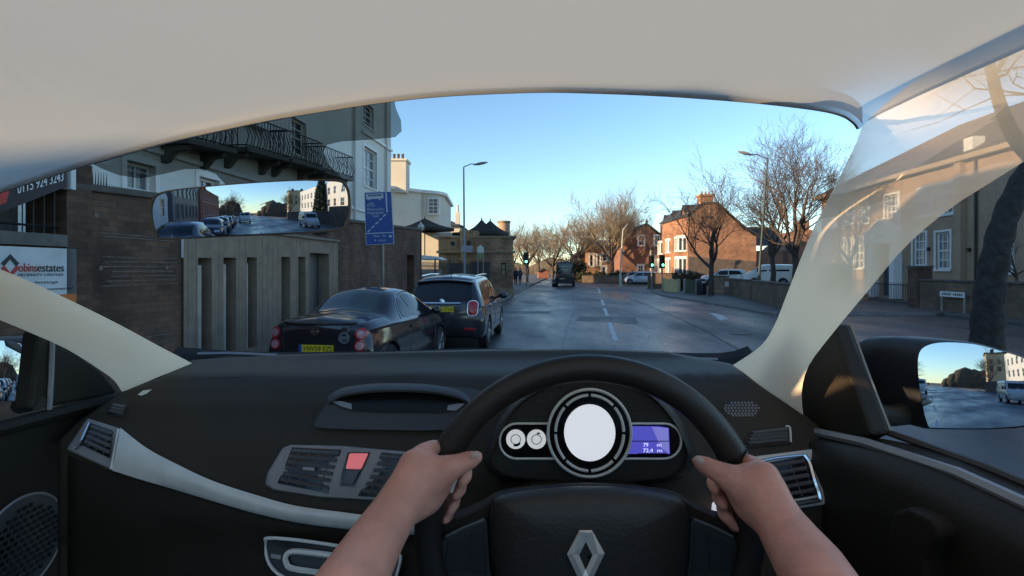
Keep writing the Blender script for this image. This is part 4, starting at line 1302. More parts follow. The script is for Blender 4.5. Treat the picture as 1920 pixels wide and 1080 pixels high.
# far wood that closes the view
random.seed(11)
b = MB()
for k in range(5200):
    u = random.uniform(930, 1480); Y = random.uniform(118, 160)
    c = P(u, 0, Y); hh = 6.5 + 2.5 * math.sin(u * .035) + 1.5 * math.sin(u * .11)
    z = hh * random.random() ** .7
    p = V((c.x, Y, z)); r = random.uniform(.25, .9)
    d = V((random.uniform(-.6, .6), random.uniform(-.3, .3), random.uniform(.2, 1))).normalized() * r * 2
    w = V((1, 0, 0)) * random.uniform(.03, .09)
    b.add([p - w, p + w, p + d], [(0, 1, 2)])
tag(b.build('far_wood', m_twig_lt, smooth=None, fix=False), 'brown winter woodland mass closing the end of the road', 'woodland', kind='stuff')
b = MB()
for k in range(60):
    u = 920 + k * 10; Y = 165; c = P(u, 0, Y)
    hgt = 4.5 + 1.3 * math.sin(k * .7) + random.uniform(-.5, .5)
    b.ball((c.x, Y, 0), hgt, 5, (.7, .5, 1))
tag(b.build('distant_scrub', mat('scrub', (.10, .075, .05), .95, var=.4, vs=.6, bump=1, bs=2), smooth=50), 'low brown scrub bank behind the woodland at the end of the road', 'scrub', kind='stuff')

# ---- bare winter trees
def grow(seed, H, trunk_h, r0, spread, levels=4, nlimb=7, twig=1.0, lean=(0, 0), sides=7, up=.22, nk=(5, 5, 4), tw=.006):
    rnd = random.Random(seed)
    A, Bm = MB(), MB()
    def branch(p, d, L, r, lv):
        ns = 5 if lv < 3 else 3
        pts = [p]; rad = [r]
        dd = d.copy()
        for i in range(ns):
            dd = (dd + V((rnd.gauss(0, .16), rnd.gauss(0, .16), rnd.gauss(.04, .1) + (up * .12 if lv > 1 else .0)))).normalized()
            pts.append(pts[-1] + dd * (L / ns)); rad.append(max(tw * .5, r * (1 - .72 * (i + 1) / ns)))
        (A if lv <= 1 else Bm).tube(pts, rad, n=(sides if lv == 0 else 5 if lv == 1 else 3), caps=False)
        if lv >= levels: return
        n = nk[min(lv - 1, len(nk) - 1)] if lv else nlimb
        for k in range(n):
            t = rnd.uniform(.35, 1.0) if lv else rnd.uniform(.75, 1)
            t = (k + .7) / (n + .4) * .7 + .32 if lv else t
            i = min(ns - 1, int(t * ns)); q_ = pts[i].lerp(pts[i + 1], t * ns - i)
            ax_ = (pts[i + 1] - pts[i]).normalized()
            a = rnd.uniform(0, 2 * PI); o = ax_.orthogonal().normalized(); o = Matrix.Rotation(a, 3, ax_) @ o
            ang = R(rnd.uniform(25, 55))
            nd = (ax_ * math.cos(ang) + o * math.sin(ang)); nd.z += up * .5; nd.normalize()
            branch(q_, nd, L * rnd.uniform(.5, .72), max(tw, rad[i] * rnd.uniform(.45, .62)), lv + 1)
    # trunk
    pts = [V((0, 0, -.05))]; rad = [r0 * 1.35]
    for i in range(1, 6):
        t = i / 5
        pts.append(V((lean[0] * t * trunk_h + rnd.gauss(0, .03), lean[1] * t * trunk_h + rnd.gauss(0, .03), trunk_h * t))); rad.append(r0 * (1.12 - .35 * t))
    A.tube(pts, rad, n=12, caps=False)
    for k in range(nlimb):
        a = 2 * PI * k / nlimb + rnd.uniform(-.3, .3); el = R(rnd.uniform(35, 75)) if k else R(85)
        sp = spread
        d = V((math.cos(a) * math.cos(el) * sp, math.sin(a) * math.cos(el) * sp, math.sin(el))).normalized()
        st = pts[-1] - V((0, 0, rnd.uniform(0, .25) * trunk_h * (k > 1)))
        branch(st, d, (H - trunk_h) * rnd.uniform(.55, .75) * (1 if k else 1.1), r0 * (.62 if k else .7), 1)
    return A, Bm
def tree(label, u, Y, seed, H, trunk_h, r0, spread, z=0, mt=None, mb_=None, name='bare_tree', group=None, **kw):
    c = P(u, 0, Y)
    t = thing(name, label, 'tree', (c.x, Y, z), group=group)
    A, Bm = grow(seed, H, trunk_h, r0, spread, **kw)
    M_ = Matrix.Translation(V((c.x, Y, z)))
    A.v = [M_ @ p for p in A.v]; Bm.v = [M_ @ p for p in Bm.v]
    A.build('trunk', mt or m_bark, t, smooth=60, fix=False)
    Bm.build('crown', mb_ or m_twig, t, smooth=None, fix=False)
    return t
tree('near roadside bare tree forking low in front of the big brick gable', 1333, 32.0, 5, 7.3, 2.3, .17, 1.15, nlimb=5, tw=.009, nk=(7, 6, 5))
tree('large dark bare tree with rounded crown beside the right windscreen pillar', 1492, 30.0, 12, 8.9, 3.2, .2, 1.1, nlimb=7, tw=.008, nk=(7, 6, 5, 3), levels=5)
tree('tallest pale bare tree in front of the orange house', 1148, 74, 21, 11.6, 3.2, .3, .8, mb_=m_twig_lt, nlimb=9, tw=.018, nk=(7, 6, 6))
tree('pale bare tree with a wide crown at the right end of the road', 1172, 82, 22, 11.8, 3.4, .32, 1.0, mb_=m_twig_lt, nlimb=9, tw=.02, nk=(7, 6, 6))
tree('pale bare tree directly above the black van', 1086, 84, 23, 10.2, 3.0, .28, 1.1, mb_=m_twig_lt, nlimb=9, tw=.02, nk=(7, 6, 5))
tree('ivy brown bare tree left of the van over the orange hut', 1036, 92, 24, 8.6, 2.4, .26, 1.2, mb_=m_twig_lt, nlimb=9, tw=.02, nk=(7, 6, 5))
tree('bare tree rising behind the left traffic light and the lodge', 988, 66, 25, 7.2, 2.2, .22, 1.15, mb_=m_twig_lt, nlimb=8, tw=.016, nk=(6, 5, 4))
tree('small bare tree between the lodge turret and the road end', 962, 78, 26, 8.2, 2.4, .24, 1.0, mb_=m_twig_lt, nlimb=7, tw=.018, nk=(6, 5, 4))
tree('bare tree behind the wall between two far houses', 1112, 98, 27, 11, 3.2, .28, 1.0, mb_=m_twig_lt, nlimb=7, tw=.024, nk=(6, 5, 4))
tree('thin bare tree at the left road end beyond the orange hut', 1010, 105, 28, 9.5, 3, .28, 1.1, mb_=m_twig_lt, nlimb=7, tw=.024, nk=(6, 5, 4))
tree('bare tree over the slate roofed house beside the big bare tree', 1450, 40, 29, 7.4, 2.7, .2, 1.2, z=.4, nlimb=6, tw=.01, nk=(6, 5, 4))

# near leaning street tree on the right
NT = thing('street_tree', 'thick dark leaning tree trunk close by on the right, behind the wing mirror', 'tree', (7.1, 7.7, 0), 0)
def np(u, v, Y=7.7): return P(u, v, Y)
b = MB()
tr = catmull([np(1846, 725), np(1850, 640), np(1854, 560), np(1866, 480), np(1888, 400), np(1925, 325), np(1975, 255), np(2040, 170)], 5)
b.tube(tr, [.27 - .12 * (i / (len(tr) - 1)) ** .7 - (0.03 if i > 3 else 0) + .012 * math.sin(i * 1.9) for i in range(len(tr))], n=18, caps=False)
lb = catmull([np(1940, 300), np(1905, 262), np(1882, 215), np(1866, 165), np(1850, 90), np(1840, 20)], 4)
b.tube(lb, [.11 - .003 * i for i in range(len(lb))], n=12, caps=False)
b.build('trunk', mat('near_bark', (.045, .038, .033), .95, var=.5, vs=10, bump=1.0, bs=18), NT, smooth=60)
b = MB()
rnd = random.Random(3)
for k in range(26):
    s = lb[-1 - (k % 8)] if k % 2 else tr[-1 - (k % 6)]
    d = V((rnd.uniform(-1, .6), rnd.uniform(-.8, .8), rnd.uniform(.1, 1))).normalized()
    pts = [s]
    for j in range(5):
        d = (d + V((rnd.gauss(0, .25), rnd.gauss(0, .25), rnd.gauss(0, .2)))).normalized(); pts.append(pts[-1] + d * .45)
        if j > 1:
            d2 = (d + V((rnd.gauss(0, .6), rnd.gauss(0, .6), rnd.gauss(0, .6)))).normalized(); b.tube([pts[-1], pts[-1] + d2 * .4, pts[-1] + d2 * .7], [.008, .006, .003], n=3, caps=False)
    b.tube(pts, [.03, .022, .016, .012, .008, .004], n=4, caps=False)
b.build('crown', m_twig, NT, smooth=None)

# ---- the big hall on the right
lR = 17.6
FR = road_face(lR, 1)
HR = thing('tan_hall', 'large tan brick hall with white sash windows and classical white doorway', 'building', RD(lR, 27), RZ)
def hz(u0, v0, u1, v1):
    return hole(FR, u0, v0, u1, v1)
rows_up = [hz(1723, 353, 1747, 405), hz(1763, 344, 1793, 401), hz(1587, 381, 1601, 420), hz(1611, 376, 1629, 419), hz(1553, 392, 1567, 428)]
rows_lo = [hz(1712, 437, 1736, 499), hz(1755, 435, 1782, 505), hz(1579, 448, 1596, 502), hz(1602, 446, 1623, 503), hz(1547, 452, 1560, 495), hz(1880, 433, 1898, 511)]
zu0 = sum(h[2] for h in rows_up[:2]) / 2; zu1 = sum(h[3] for h in rows_up[:2]) / 2
zl0 = sum(h[2] for h in rows_lo[:2]) / 2; zl1 = sum(h[3] for h in rows_lo[:2]) / 2
rows_up = [(h[0], h[1], h[2], h[3]) for h in rows_up]
tallw = hz(1660, 366, 1684, 428)
door = hz(1655, 462, 1674, 522); door = (door[0], door[1], .3, door[3])
holes = rows_up + rows_lo + [tallw, door]
a_n = FR.px(2000, 500)[0] - 3; a_f = FR.px(1540, 500)[0]
zE = FR.px(1795, 306)[1]
wall(HR, FR, a_n, a_f, 0, zE, holes, m_tan, .16)
for h in rows_up + rows_lo: window(HR, FR, h, .14, (3, 4), surround=.1, fw=.08, pm=m_panel_sky)
window(HR, FR, tallw, .14, (3, 6), surround=.14, fw=.08, pm=m_panel_sky)
b = MB()
boxf(b, FR, door[0] - .9, door[1] + .9, door[3] + .15, door[3] + .75, 0, .5)
for a in (door[0] - .75, door[1] + .35): boxf(b, FR, a, a + .4, .2, door[3] + .15, 0, .4)
b.prism([FR.pt(door[0] - 1.0, door[3] + .753, .0), FR.pt(door[1] + 1.0, door[3] + .753, .0), FR.pt((door[0] + door[1]) / 2, door[3] + 1.5, .0)], FR.nd * .5)
b.build('doorcase', m_trim, HR, smooth=None)
b = MB(); boxf(b, FR, door[0], door[1], .3, door[3], -.15, -.1); b.build('door', mat('navy_door', (.03, .035, .07), .4), HR, smooth=None)
b = MB(); boxf(b, FR, a_n - .4, a_f + .4, zE, zE + .22, -.5, .35); b.build('eaves', mat('eaves_stone', (.4, .3, .2), .8), HR, smooth=None)
b = MB()
zr = zE + 3.6
E = [FR.pt(a_n - .4, zE + .225, .35), FR.pt(a_f + .4, zE + .225, .35), FR.pt(a_f + .4, zE + .225, -11), FR.pt(a_n - .4, zE + .225, -11)]
Rg = [FR.pt(a_n + 4, zr, -5.2), FR.pt(a_f - 5, zr, -5.2)]
b.add(E + Rg, [(0, 1, 5, 4), (1, 2, 5), (2, 3, 4, 5), (3, 0, 4)]); b.build('roof', slate('brown_tile', (.13, .09, .07)), HR, smooth=None)
b = MB()
for a in (a_n, a_f): b.add([FR.pt(a, 0), FR.pt(a, 0, -11), FR.pt(a, zE, -11), FR.pt(a, zE)], [(0, 1, 2, 3)])
b.build('side_wall', m_tan, HR, smooth=None)
b = MB()
for u in (1833, 1577):
    a = FR.px(u, 450)[0]; b.tube([FR.pt(a, .1, .08), FR.pt(a, zE, .08)], .05)
b.build('drainpipe', m_black, HR)
b = MB()
a0, a1 = FR.px(1812, 400)[0], FR.px(1799, 400)[0]
boxf(b, FR, min(a0, a1), max(a0, a1) , 0, zE - .02, 0, .25); b.build('buttress', m_tan, HR, smooth=None)
b = MB(); a0 = FR.px(1815, 300)[0]; boxf(b, FR, a0 - .25, a0 + .25, zE + .23, zE + 1.0, -.5, 0); b.build('chimney', m_trim, HR, smooth=None)
for u, v in ((1743, 467), (1819, 468), (1794, 432)):
    a, z = FR.px(u, v); b = MB(); b.box(FR.pt(a, z, .05), (.12, .12, .16)); b.build('wall_bracket', m_black, HR, smooth=None)

# street wall, gate, piers, name plate
FWR = road_face(14.95, 1)
def rwall(name, label, u0, u1, vtop, m, th=.35):
    a0 = FWR.px(u0, 580)[0]; a1 = FWR.px(u1, 580)[0]
    z = FWR.px((u0 + u1) / 2, vtop)[1]
    t = thing(name, label, 'wall', FWR.pt((a0 + a1) / 2, 0), RZ)
    b = MB(); boxf(b, FWR, min(a0, a1), max(a0, a1), .05, z, -th, 0); b.build('masonry', m, t, smooth=None)
    b = MB(); boxf(b, FWR, min(a0, a1) - .03, max(a0, a1) + .03, z + .002, z + .09, -th - .05, .05); b.build('coping', m_coping, t, smooth=None, bevel=.02)
    return t
rwall('boundary_wall', 'weathered brick boundary wall in front of the tan hall right of the gate', 1724, 2080, 533, m_brick_wall)
rwall('gate_pier', 'thick square brick gate pier at the right end of the iron gate', 1702, 1722, 502, m_brick_dk, .55)
GT = thing('iron_gate', 'black iron railing gate in front of the hall doorway', 'gate', FWR.pt(23.5, 0), RZ)
b = MB()
a0, a1 = FWR.px(1700, 580)[0], FWR.px(1624, 580)[0]
zt = FWR.px(1660, 529)[1]
a = a0
while a < a1:
    b.tube([FWR.pt(a, .15, -.1), FWR.pt(a, zt, -.1)], .012, n=4); a += .12
for z in (.25, zt - .1): b.tube([FWR.pt(a0, z, -.1), FWR.pt(a1, z, -.1)], .02, n=4)
b.build('bars', m_iron, GT)
SR = thing('front_railing', 'iron railing on a dwarf wall beyond the gate, seen through the pale pillar', 'railing', FWR.pt(28, 0), RZ)
b = MB()
a0, a1 = FWR.px(1618, 580)[0], FWR.px(1556, 580)[0]
a = a0
while a < a1:
    b.tube([FWR.pt(a, .5, -.1), FWR.pt(a, zt + .1, -.1)], .012, n=4); a += .13
b.tube([FWR.pt(a0, zt, -.1), FWR.pt(a1, zt, -.1)], .02, n=4)
b.build('bars', m_iron, SR)
b = MB(); boxf(b, FWR, a0, a1, .05, .5, -.25, 0); b.build('dwarf_wall', m_sand, SR, smooth=None)
NP = thing('street_name_sign', 'white street name plate on two low posts in front of the boundary wall', 'street sign', FWR.pt(19.8, 0, .2), RZ)
a0, a1 = FWR.px(1762, 552, .2)[0], FWR.px(1808, 552, .2)[0]
if a0 > a1: a0, a1 = a1, a0
z0, z1 = FWR.px(1785, 557, .2)[1], FWR.px(1785, 547, .2)[1]
b = MB(); boxf(b, FWR, a0, a1, z0, z1, .18, .2); b.build('plate', m_trim, NP, smooth=None)
b = MB()
for k in range(11):
    a = a0 + (a1 - a0) * (.08 + .84 * k / 11)
    if k != 5: boxf(b, FWR, a, a + (a1 - a0) * .05, z0 + .06, z1 - .06, .2, .203)
b.build('lettering', m_black, NP, smooth=None)
b = MB()
for a in (a0 + .05, a1 - .05): b.tube([FWR.pt(a, .1, .16), FWR.pt(a, z1, .16)], .035)
b.build('post', mat('pale_concrete', (.3, .27, .22), .8), NP)
tree('small shrub like bare tree in front of the tan hall wall', 1905, 18.3, 33, 2.1, .7, .05, 1.3, z=.9, nlimb=6, tw=.006, nk=(6, 5), levels=3, name='small_tree')

# ---- the street behind, seen in the mirrors
FB9 = road_face(11.6, 1)
BR = thing('yellow_brick_wall', 'long brown brick wall with a white door behind the car on the right, seen in the wing mirror', 'wall', RD(13, -15), RZ)
dh_ = (-27.2, -26.2, .15, 2.2); w1 = (-29.4, -28.6, 1.1, 2.1); w2 = (-24.8, -23.6, 1.0, 2.1)
wall(BR, FB9, -36, -4, 0, 3.1, [dh_, w1, w2], m_brick_wall, .15, thick=.4)
b = MB(); boxf(b, FB9, *dh_, -.12, -.06); b.build('door', m_trim, BR, smooth=None)
for w_ in (w1, w2): window(BR, FB9, w_, .12, (1, 2))
DW = thing('dark_garden_wall', 'dark brick garden wall farther back on the right in the wing mirror', 'wall', RD(13, -45), RZ)
wall(DW, FB9, -75, -36.2, 0, 2.4, [], m_brick_dk, .1, thick=.4)
RW = thing('cream_villa', 'pale cream villa with sash windows behind the mirrored brick wall', 'building', RD(20, -22), RZ)
F2 = road_face(19.0, 1)
hh_ = [(-89 + 4.2 * k, -87.4 + 4.2 * k, z, z + 1.8) for k in range(10) for z in (4.0, 7.0)]
wall(RW, F2, -92, -46, 0, 10.2, hh_, m_white_r, .15, thick=8)
for h in hh_: window(RW, F2, h, .13, (2, 2))
RW2 = thing('sunlit_villa', 'sunlit yellow cream villa far behind on the right in the mirrors', 'building', RD(21, -58), RZ)
F3 = front_face(0, -52)
b = MB(); b.box((10.5, -112, 6), (9, 10, 12)); b.build('wall', mat('yellow_render', (.62, .5, .3), .85), RW2, smooth=None)
b = MB()
for k in range(4):
    for z in (5.0, 7.4): b.box((7.2 + k * 2.1, -106.98, z + 2), (.9, .06, 1.4))
b.build('window', m_pane, RW2, smooth=None)
b = MB(); b.box((10.5, -112, 12.15), (9.8, 10.8, .3)); b.box((8, -112, 13), (1, 1, 1.4)); b.box((12, -112, 13), (1, 1, 1.4)); b.build('roof', m_slate, RW2, smooth=None)
# conifer
CT = thing('conifer', 'dark conifer tree behind the mirrored wall', 'tree', (14.5, -70, 0), 0)
rnd = random.Random(8)
b = MB()
for k in range(2600):
    t = rnd.random(); z = 2 + 11 * t; rr_ = (1 - t) ** .7 * 2.3 * rnd.random() ** .4; a = rnd.uniform(0, 6.28)
    p = V((11.5 + math.cos(a) * rr_, -62 + math.sin(a) * rr_, z)); s = .35
    e = Euler((rnd.uniform(0, 6), rnd.uniform(0, 6), rnd.uniform(0, 6))).to_matrix()
    b.add([p + e @ V((-s, 0, 0)), p + e @ V((0, s * .5, 0)), p + e @ V((s, 0, 0)), p + e @ V((0, -s * .5, 0))], [(0, 1, 2, 3)])
b.build('crown', mat('conifer_leaf', (.03, .05, .03), .8), CT, smooth=None, fix=False)
b = MB(); b.tube([V((11.5, -62, 0)), V((11.5, -62, 12))], [.25, .05]); b.build('trunk', m_bark, CT)
tree('brown bare tree far behind on the right in the mirrors', 960, 5, 41, 10, 3, .25, 1.1, mb_=m_twig, nlimb=7, tw=.02, nk=(6, 5, 4))
place(bpy.context.scene.objects[[o.name for o in scene.objects if o.name.startswith('bare_tree')][-1]], (9.5 - 8, -88, 0))
tt = [o for o in scene.objects if o.name.startswith('bare_tree')][-1]
tt.location = (6.0, -95, 0)
t2 = copy_tree(tt); t2.location = (-17, -110, 0); t2['label'] = 'brown bare tree far behind on the left in the mirrors'
t3 = copy_tree(tt); t3.location = (9, -120, 0); t3['label'] = 'farthest brown bare tree behind the car in the mirrors'
for k in range(9):
    t4 = copy_tree(tt); x = (-40, -30, -22, 12, 20, 28, 36, 16, 24)[k]; t4.location = (x, -135 - 6 * (k % 3), 0); t4.rotation_euler = (0, 0, k); t4['label'] = 'bare tree far behind the cabin in the mirrors'; t4['group'] = 'bare trees closing the road behind'
b = MB(); random.seed(6)
for k in range(46):
    x = -75 + k * 3.4
    if -22 < x < -8: continue
    b.ball((x, -150, 0), 7 + 2.5 * math.sin(k * .9) + random.uniform(-1, 1), 5, (.7, .5, 1))
tag(b.build('scrub_behind', mat('scrub', (.10, .075, .05), .95), smooth=50), 'brown scrub bank far behind the car', 'scrub', kind='stuff')
LB = thing('sun_block_wall', 'dark brick wall added out of view on the left to shade the cabin', 'wall', RD(-6, -3), RZ)
b = MB(); boxf(b, FW, -8.2, -1.975, 0, 3.08, -.4, 0); boxf(b, FW, -1.974, 1.45, 0, 3.42, -.4, 0); b.build('masonry', m_brick_dk, LB, smooth=None)  # unseen wall added; its top shades the cabin but lets sun reach the roof
# left side behind: white terrace, glass block, brick terrace
FL = road_face(-9.0, -1)
L1 = thing('white_terrace', 'white terrace with tall windows behind the parked cars in the rear-view mirror', 'building', RD(-9, -14), RZ)
hh_ = [(-27 + 3.0 * k, -25.8 + 3.0 * k, z, z + 1.9) for k in range(6) for z in (1.4, 4.6, 7.6)]
wall(L1, FL, -28, -8.2, 0, 10.6, hh_, m_white_r, .15, thick=2.2)  # cut short and thin to leave a gap for sun on the roof
for h in hh_: window(L1, FL, h, .13, (2, 2))
b = MB(); boxf(b, FL, -28.2, -8.1, 10.6, 10.9, -2.4, .3); b.build('cornice', m_trim, L1, smooth=None)
L2 = thing('modern_block', 'dark glazed modern apartment block behind on the left in the rear-view mirror', 'building', RD(-9, -40), RZ)
hh_ = [(-46 + 2.6 * k, -44.2 + 2.6 * k, 1.0 + 2.9 * j, 3.0 + 2.9 * j) for k in range(6) for j in range(5)]
wall(L2, FL, -47, -30, 0, 16, hh_, mat('grey_cladding_dark', (.09, .1, .12), .5), .15, thick=12)
for h in hh_: window(L2, FL, h, .13, (2, 1), fm=m_black, sill=False, pm=m_panel_sky)
L3 = thing('brick_row', 'red brick row far behind on the left in the rear-view mirror', 'building', RD(-9, -65), RZ)
hh_ = [(-82 + 3.4 * k, -80.8 + 3.4 * k, z, z + 1.5) for k in range(9) for z in (1.2, 4.2)]
wall(L3, FL, -85, -50, 0, 7.2, hh_, m_brick_red, .15, thick=9)
for h in hh_: window(L3, FL, h, .13, (1, 2))
b = MB(); b.prism([FL.pt(-85, 7.2, .3), FL.pt(-85, 7.2, -9.3), FL.pt(-85, 9.8, -4.5)], FL.sd * 35); b.build('roof', m_slate, L3, smooth=None)

# ------------------------------------------------------------------ vehicles
def paint(name, col, rough=.22, metal=.0):
    return mat(name, col, rough, metal, var=.12, vs=1.5, coat=.6, bump=.02, bs=8)
m_tyre = mat('tyre_rubber', (.012, .012, .013), .85, bump=.3, bs=60)
m_rim = mat('alloy_rim', (.35, .35, .36), .3, metal=.9)
m_carglass = mat('car_glass', (.012, .014, .017), .08, var=.2, spec=.45)
m_redlens = mat('red_lens', (.45, .015, .02), .15, var=.1, spec=.8)
m_whitelens = mat('white_lens', (.6, .6, .6), .1, spec=.9)
m_chrome = mat('chrome', (.75, .75, .76), .12, metal=1.0, var=.03)
m_plate_y = mat('yellow_plate', (.75, .55, .03), .4, var=.05)
m_plate_w = mat('white_plate', (.7, .7, .68), .4, var=.05)
m_trimblack = mat('black_trim', (.018, .018, .019), .55)

def body_loft(st, prof_sub=5, y_sub=5):
    """st: (y, zlow, zmid, zbelt, ztop, wlow, wmid, wbelt, wtop, [crown])"""
    rows = []
    for s_ in st:
        y, zl, zm, zb, zt, wl, wm_, wb_, wt = s_[:9]
        cr = s_[9] if len(s_) > 9 else .03
        half = [(0, zl), (wl * .6, zl), (wl, zl + .02), (wm_, zm), (wb_, zb - .06), (wb_ * .985, zb), ((wb_ * .45 + wt * .55), zb + (zt - zb) * .55), (wt, zt - .06 * min(1, (zt - zb) * 3 + .2)), (wt * .72, zt), (0, zt + cr)]
        rows.append([V((x, y, z)) for x, z in half])
    # dense along the profile
    rows = [catmull(r_, prof_sub) for r_ in rows]
    cols = []
    n = len(rows[0])
    for j in range(n):
        c = catmull([r_[j] for r_ in rows], y_sub)
        cols.append(c)
    m = len(cols[0])
    G = []
    for i in range(m):
        right = [cols[j][i].copy() for j in range(n)]
        for p in right: p.x = max(0, p.x)
        left = [V((-p.x, p.y, p.z)) for p in right[1:-1]][::-1]
        G.append(right + left)
    b = MB()
    b.grid(G, cj=True)
    k = len(G[0])
    for base in (0, (m - 1) * k):
        ring = [b.v[base + i] for i in range(k)]
        c = sum(ring, V((0, 0, 0))) / k
        ci = len(b.v); b.v.append(c)
        for i in range(k):
            b.f.append((base + i, base + (i + 1) % k, ci)); b.mi.append(0)
    return b

def bvh_of(mb):
    return BVHTree.FromPolygons([tuple(p) for p in mb.v], mb.f)

def decal(mb, bvh, kind, outline, off=.006, rings=3, side=1, smooth=0, mi=0, skirt=.012):
    """conform a patch to the body. kind: 'side' outline (y,z), 'rear' (x,z), 'front' (x,z), 'top' (x,y)"""
    ol = [V((p[0], p[1], 0)) for p in outline]
    if smooth: ol = catmull(ol, smooth, closed=True)
    elif len(ol) < 8: ol = [a_.lerp(c_, k / 5) for a_, c_ in zip(ol, ol[1:] + ol[:1]) for k in range(5)]; rings = max(rings, 5)
    c = sum(ol, V((0, 0, 0))) / len(ol)
    def cast(p):
        if kind == 'side': o, d = V((4 * side, p.x, p.y)), V((-side, 0, 0))
        elif kind == 'rear': o, d = V((p.x, -6, p.y)), V((0, 1, 0))
        elif kind == 'front': o, d = V((p.x, 6, p.y)), V((0, -1, 0))
        else: o, d = V((p.x, p.y, 5)), V((0, 0, -1))
        h = bvh.ray_cast(o, d)
        if h[0] is None: return None, None
        n = h[1]
        if n.dot(d) > 0: n = -n
        return h[0], n
    n = len(ol)
    base = len(mb.v)
    hc, nc = cast(c)
    if hc is None: return
    vs = [hc + nc * off]
    last = [(hc, nc)] * n
    for r_ in range(1, rings + 1):
        row = []
        for i, p in enumerate(ol):
            h, nn = cast(c + (p - c) * (r_ / rings))
            if h is None: h, nn = last[i]
            row.append((h, nn)); vs.append(h + nn * off)
        last = row
    for h, nn in last: vs.append(h - nn * skirt)
    fs = [(0, 1 + i, 1 + (i + 1) % n) for i in range(n)]
    for r_ in range(rings):
        a = 1 + r_ * n; b_ = a + n
        fs += [(a + i, b_ + i, b_ + (i + 1) % n, a + (i + 1) % n) for i in range(n)]
    mb.add(vs, fs, mi)

def circ(cx, cy, rx, ry=None, n=20, rot=0):
    ry = ry or rx
    return [(cx + rx * math.cos(2 * PI * k / n), cy + ry * math.sin(2 * PI * k / n)) for k in range(n)]
def rrect(cx, cy, w, h, r, n=4):
    o = []
    for sx, sy, a0 in ((1, 1, 0), (-1, 1, 90), (-1, -1, 180), (1, -1, 270)):
        for k in range(n + 1):
            a = R(a0 + 90 * k / n); o.append((cx + sx * (w / 2 - r) + r * math.cos(a), cy + sy * (h / 2 - r) + r * math.sin(a)))
    return o

def cut_arches(b, wheels, r):
    """remove wheel wells from the body with a boolean"""
    me = bpy.data.meshes.new('tmp'); me.from_pydata([tuple(p) for p in b.v], [], b.f)
    bm = bmesh.new(); bm.from_mesh(me); bmesh.ops.remove_doubles(bm, verts=bm.verts, dist=1e-5); bmesh.ops.recalc_face_normals(bm, faces=bm.faces); bm.to_mesh(me); bm.free()
    o = bpy.data.objects.new('tmp', me); COL.objects.link(o)
    cuts = []
    for (x, y) in wheels:
        c = MB(); sgn = 1 if x > 0 else -1
        c.lathe([(r * 1.13, 0), (r * 1.13, .5)], (x - sgn * .14, y, r + .01), ax=(sgn, 0, 0), n=32)
        mc = bpy.data.meshes.new('tmpc'); mc.from_pydata([tuple(p) for p in c.v], [], c.f)
        bm = bmesh.new(); bm.from_mesh(mc); bmesh.ops.recalc_face_normals(bm, faces=bm.faces); bm.to_mesh(mc); bm.free()
        oc = bpy.data.objects.new('tmpc', mc); COL.objects.link(oc); cuts.append(oc)
        m = o.modifiers.new('b', 'BOOLEAN'); m.operation = 'DIFFERENCE'; m.solver = 'EXACT'; m.object = oc
    dg = bpy.context.evaluated_depsgraph_get()
    res = bpy.data.meshes.new_from_object(o.evaluated_get(dg))
    out = MB()
    out.v = [v.co.copy() for v in res.vertices]; out.f = [tuple(p.vertices) for p in res.polygons]; out.mi = [0] * len(out.f)
    for c in cuts: bpy.data.objects.remove(c)
    bpy.data.objects.remove(o)
    return out if len(out.f) > 50 else b

def wheel(root, x, y, r, w=.2, spokes=5):
    sgn = 1 if x > 0 else -1
    b = MB(); b.lathe([(r * .66, 0), (r * .9, 0), (r, .025), (r, w - .025), (r * .9, w), (r * .66, w), (r * .64, w * .5)], (x - sgn * w, y, r), ax=(sgn, 0, 0), n=32, capped=False)
    b2 = b.build('wheel', m_tyre, root, smooth=40)
    b = MB()
    b.lathe([(r * .68, 0), (r * .64, -.01), (r * .62, -.05), (r * .6, -.09)], (x, y, r), ax=(sgn, 0, 0), n=32, capped=False)
    for k in range(spokes):
        a = 2 * PI * k / spokes
        for da in (-.13, .13):
            p = V((x - sgn * .02, y + math.cos(a) * r * .12, r + math.sin(a) * r * .12)); q_ = V((x - sgn * .012, y + math.cos(a + da) * r * .64, r + math.sin(a + da) * r * .64))
            b.tube([p, q_], [.028, .02], n=5)
    b.lathe([(.055, -.03), (.05, .0), (.02, .01)], (x - sgn * .01, y, r), ax=(sgn, 0, 0), n=14)
    b.build('rim', m_rim, b2, smooth=35)
    b = MB(); b.lathe([(r * .62, -.12), (.01, -.125)], (x, y, r), ax=(sgn, 0, 0), n=20); b.build('brake_disc', m_trimblack, b2)

def plate(root, x, y, z, w, h, body, m, back=True, tilt=0, fs=None):
    """number plate facing -y (back) or +y"""
    s_ = -1 if back else 1
    b = MB(); b.box((x, y, z), (w, .012, h))
    o = b.build('number_plate', m, root, smooth=None, bevel=.004)
    if body:
        b = MB(); add_text(b, body, h * .82, (x + (.03 if back else 0), y + s_ * .0065, z), (-s_, 0, 0), (0, 0, 1), width=w * .84)
        b.build('registration', m_black, o, smooth=None)
    return o

def wipers(*a): pass

def finish_car(root, mb, wheels, r, m_body, spokes=5):
    cut = cut_arches(mb, wheels, r)
    cut.build('body', m_body, root, smooth=38)
    for x, y in wheels: wheel(root, x, y, r, spokes=spokes)
    b = MB()
    for s_ in (1, -1):
        for (x, y) in wheels:
            if (x > 0) != (s_ > 0): continue
            b.tube([V((x - s_ * .02, y + math.cos(R(a)) * r * 1.13, r + .01 + math.sin(R(a)) * r * 1.13)) for a in range(-10, 191, 10)], .012, n=4)
    b.build('wheel_arch', m_trimblack, root)

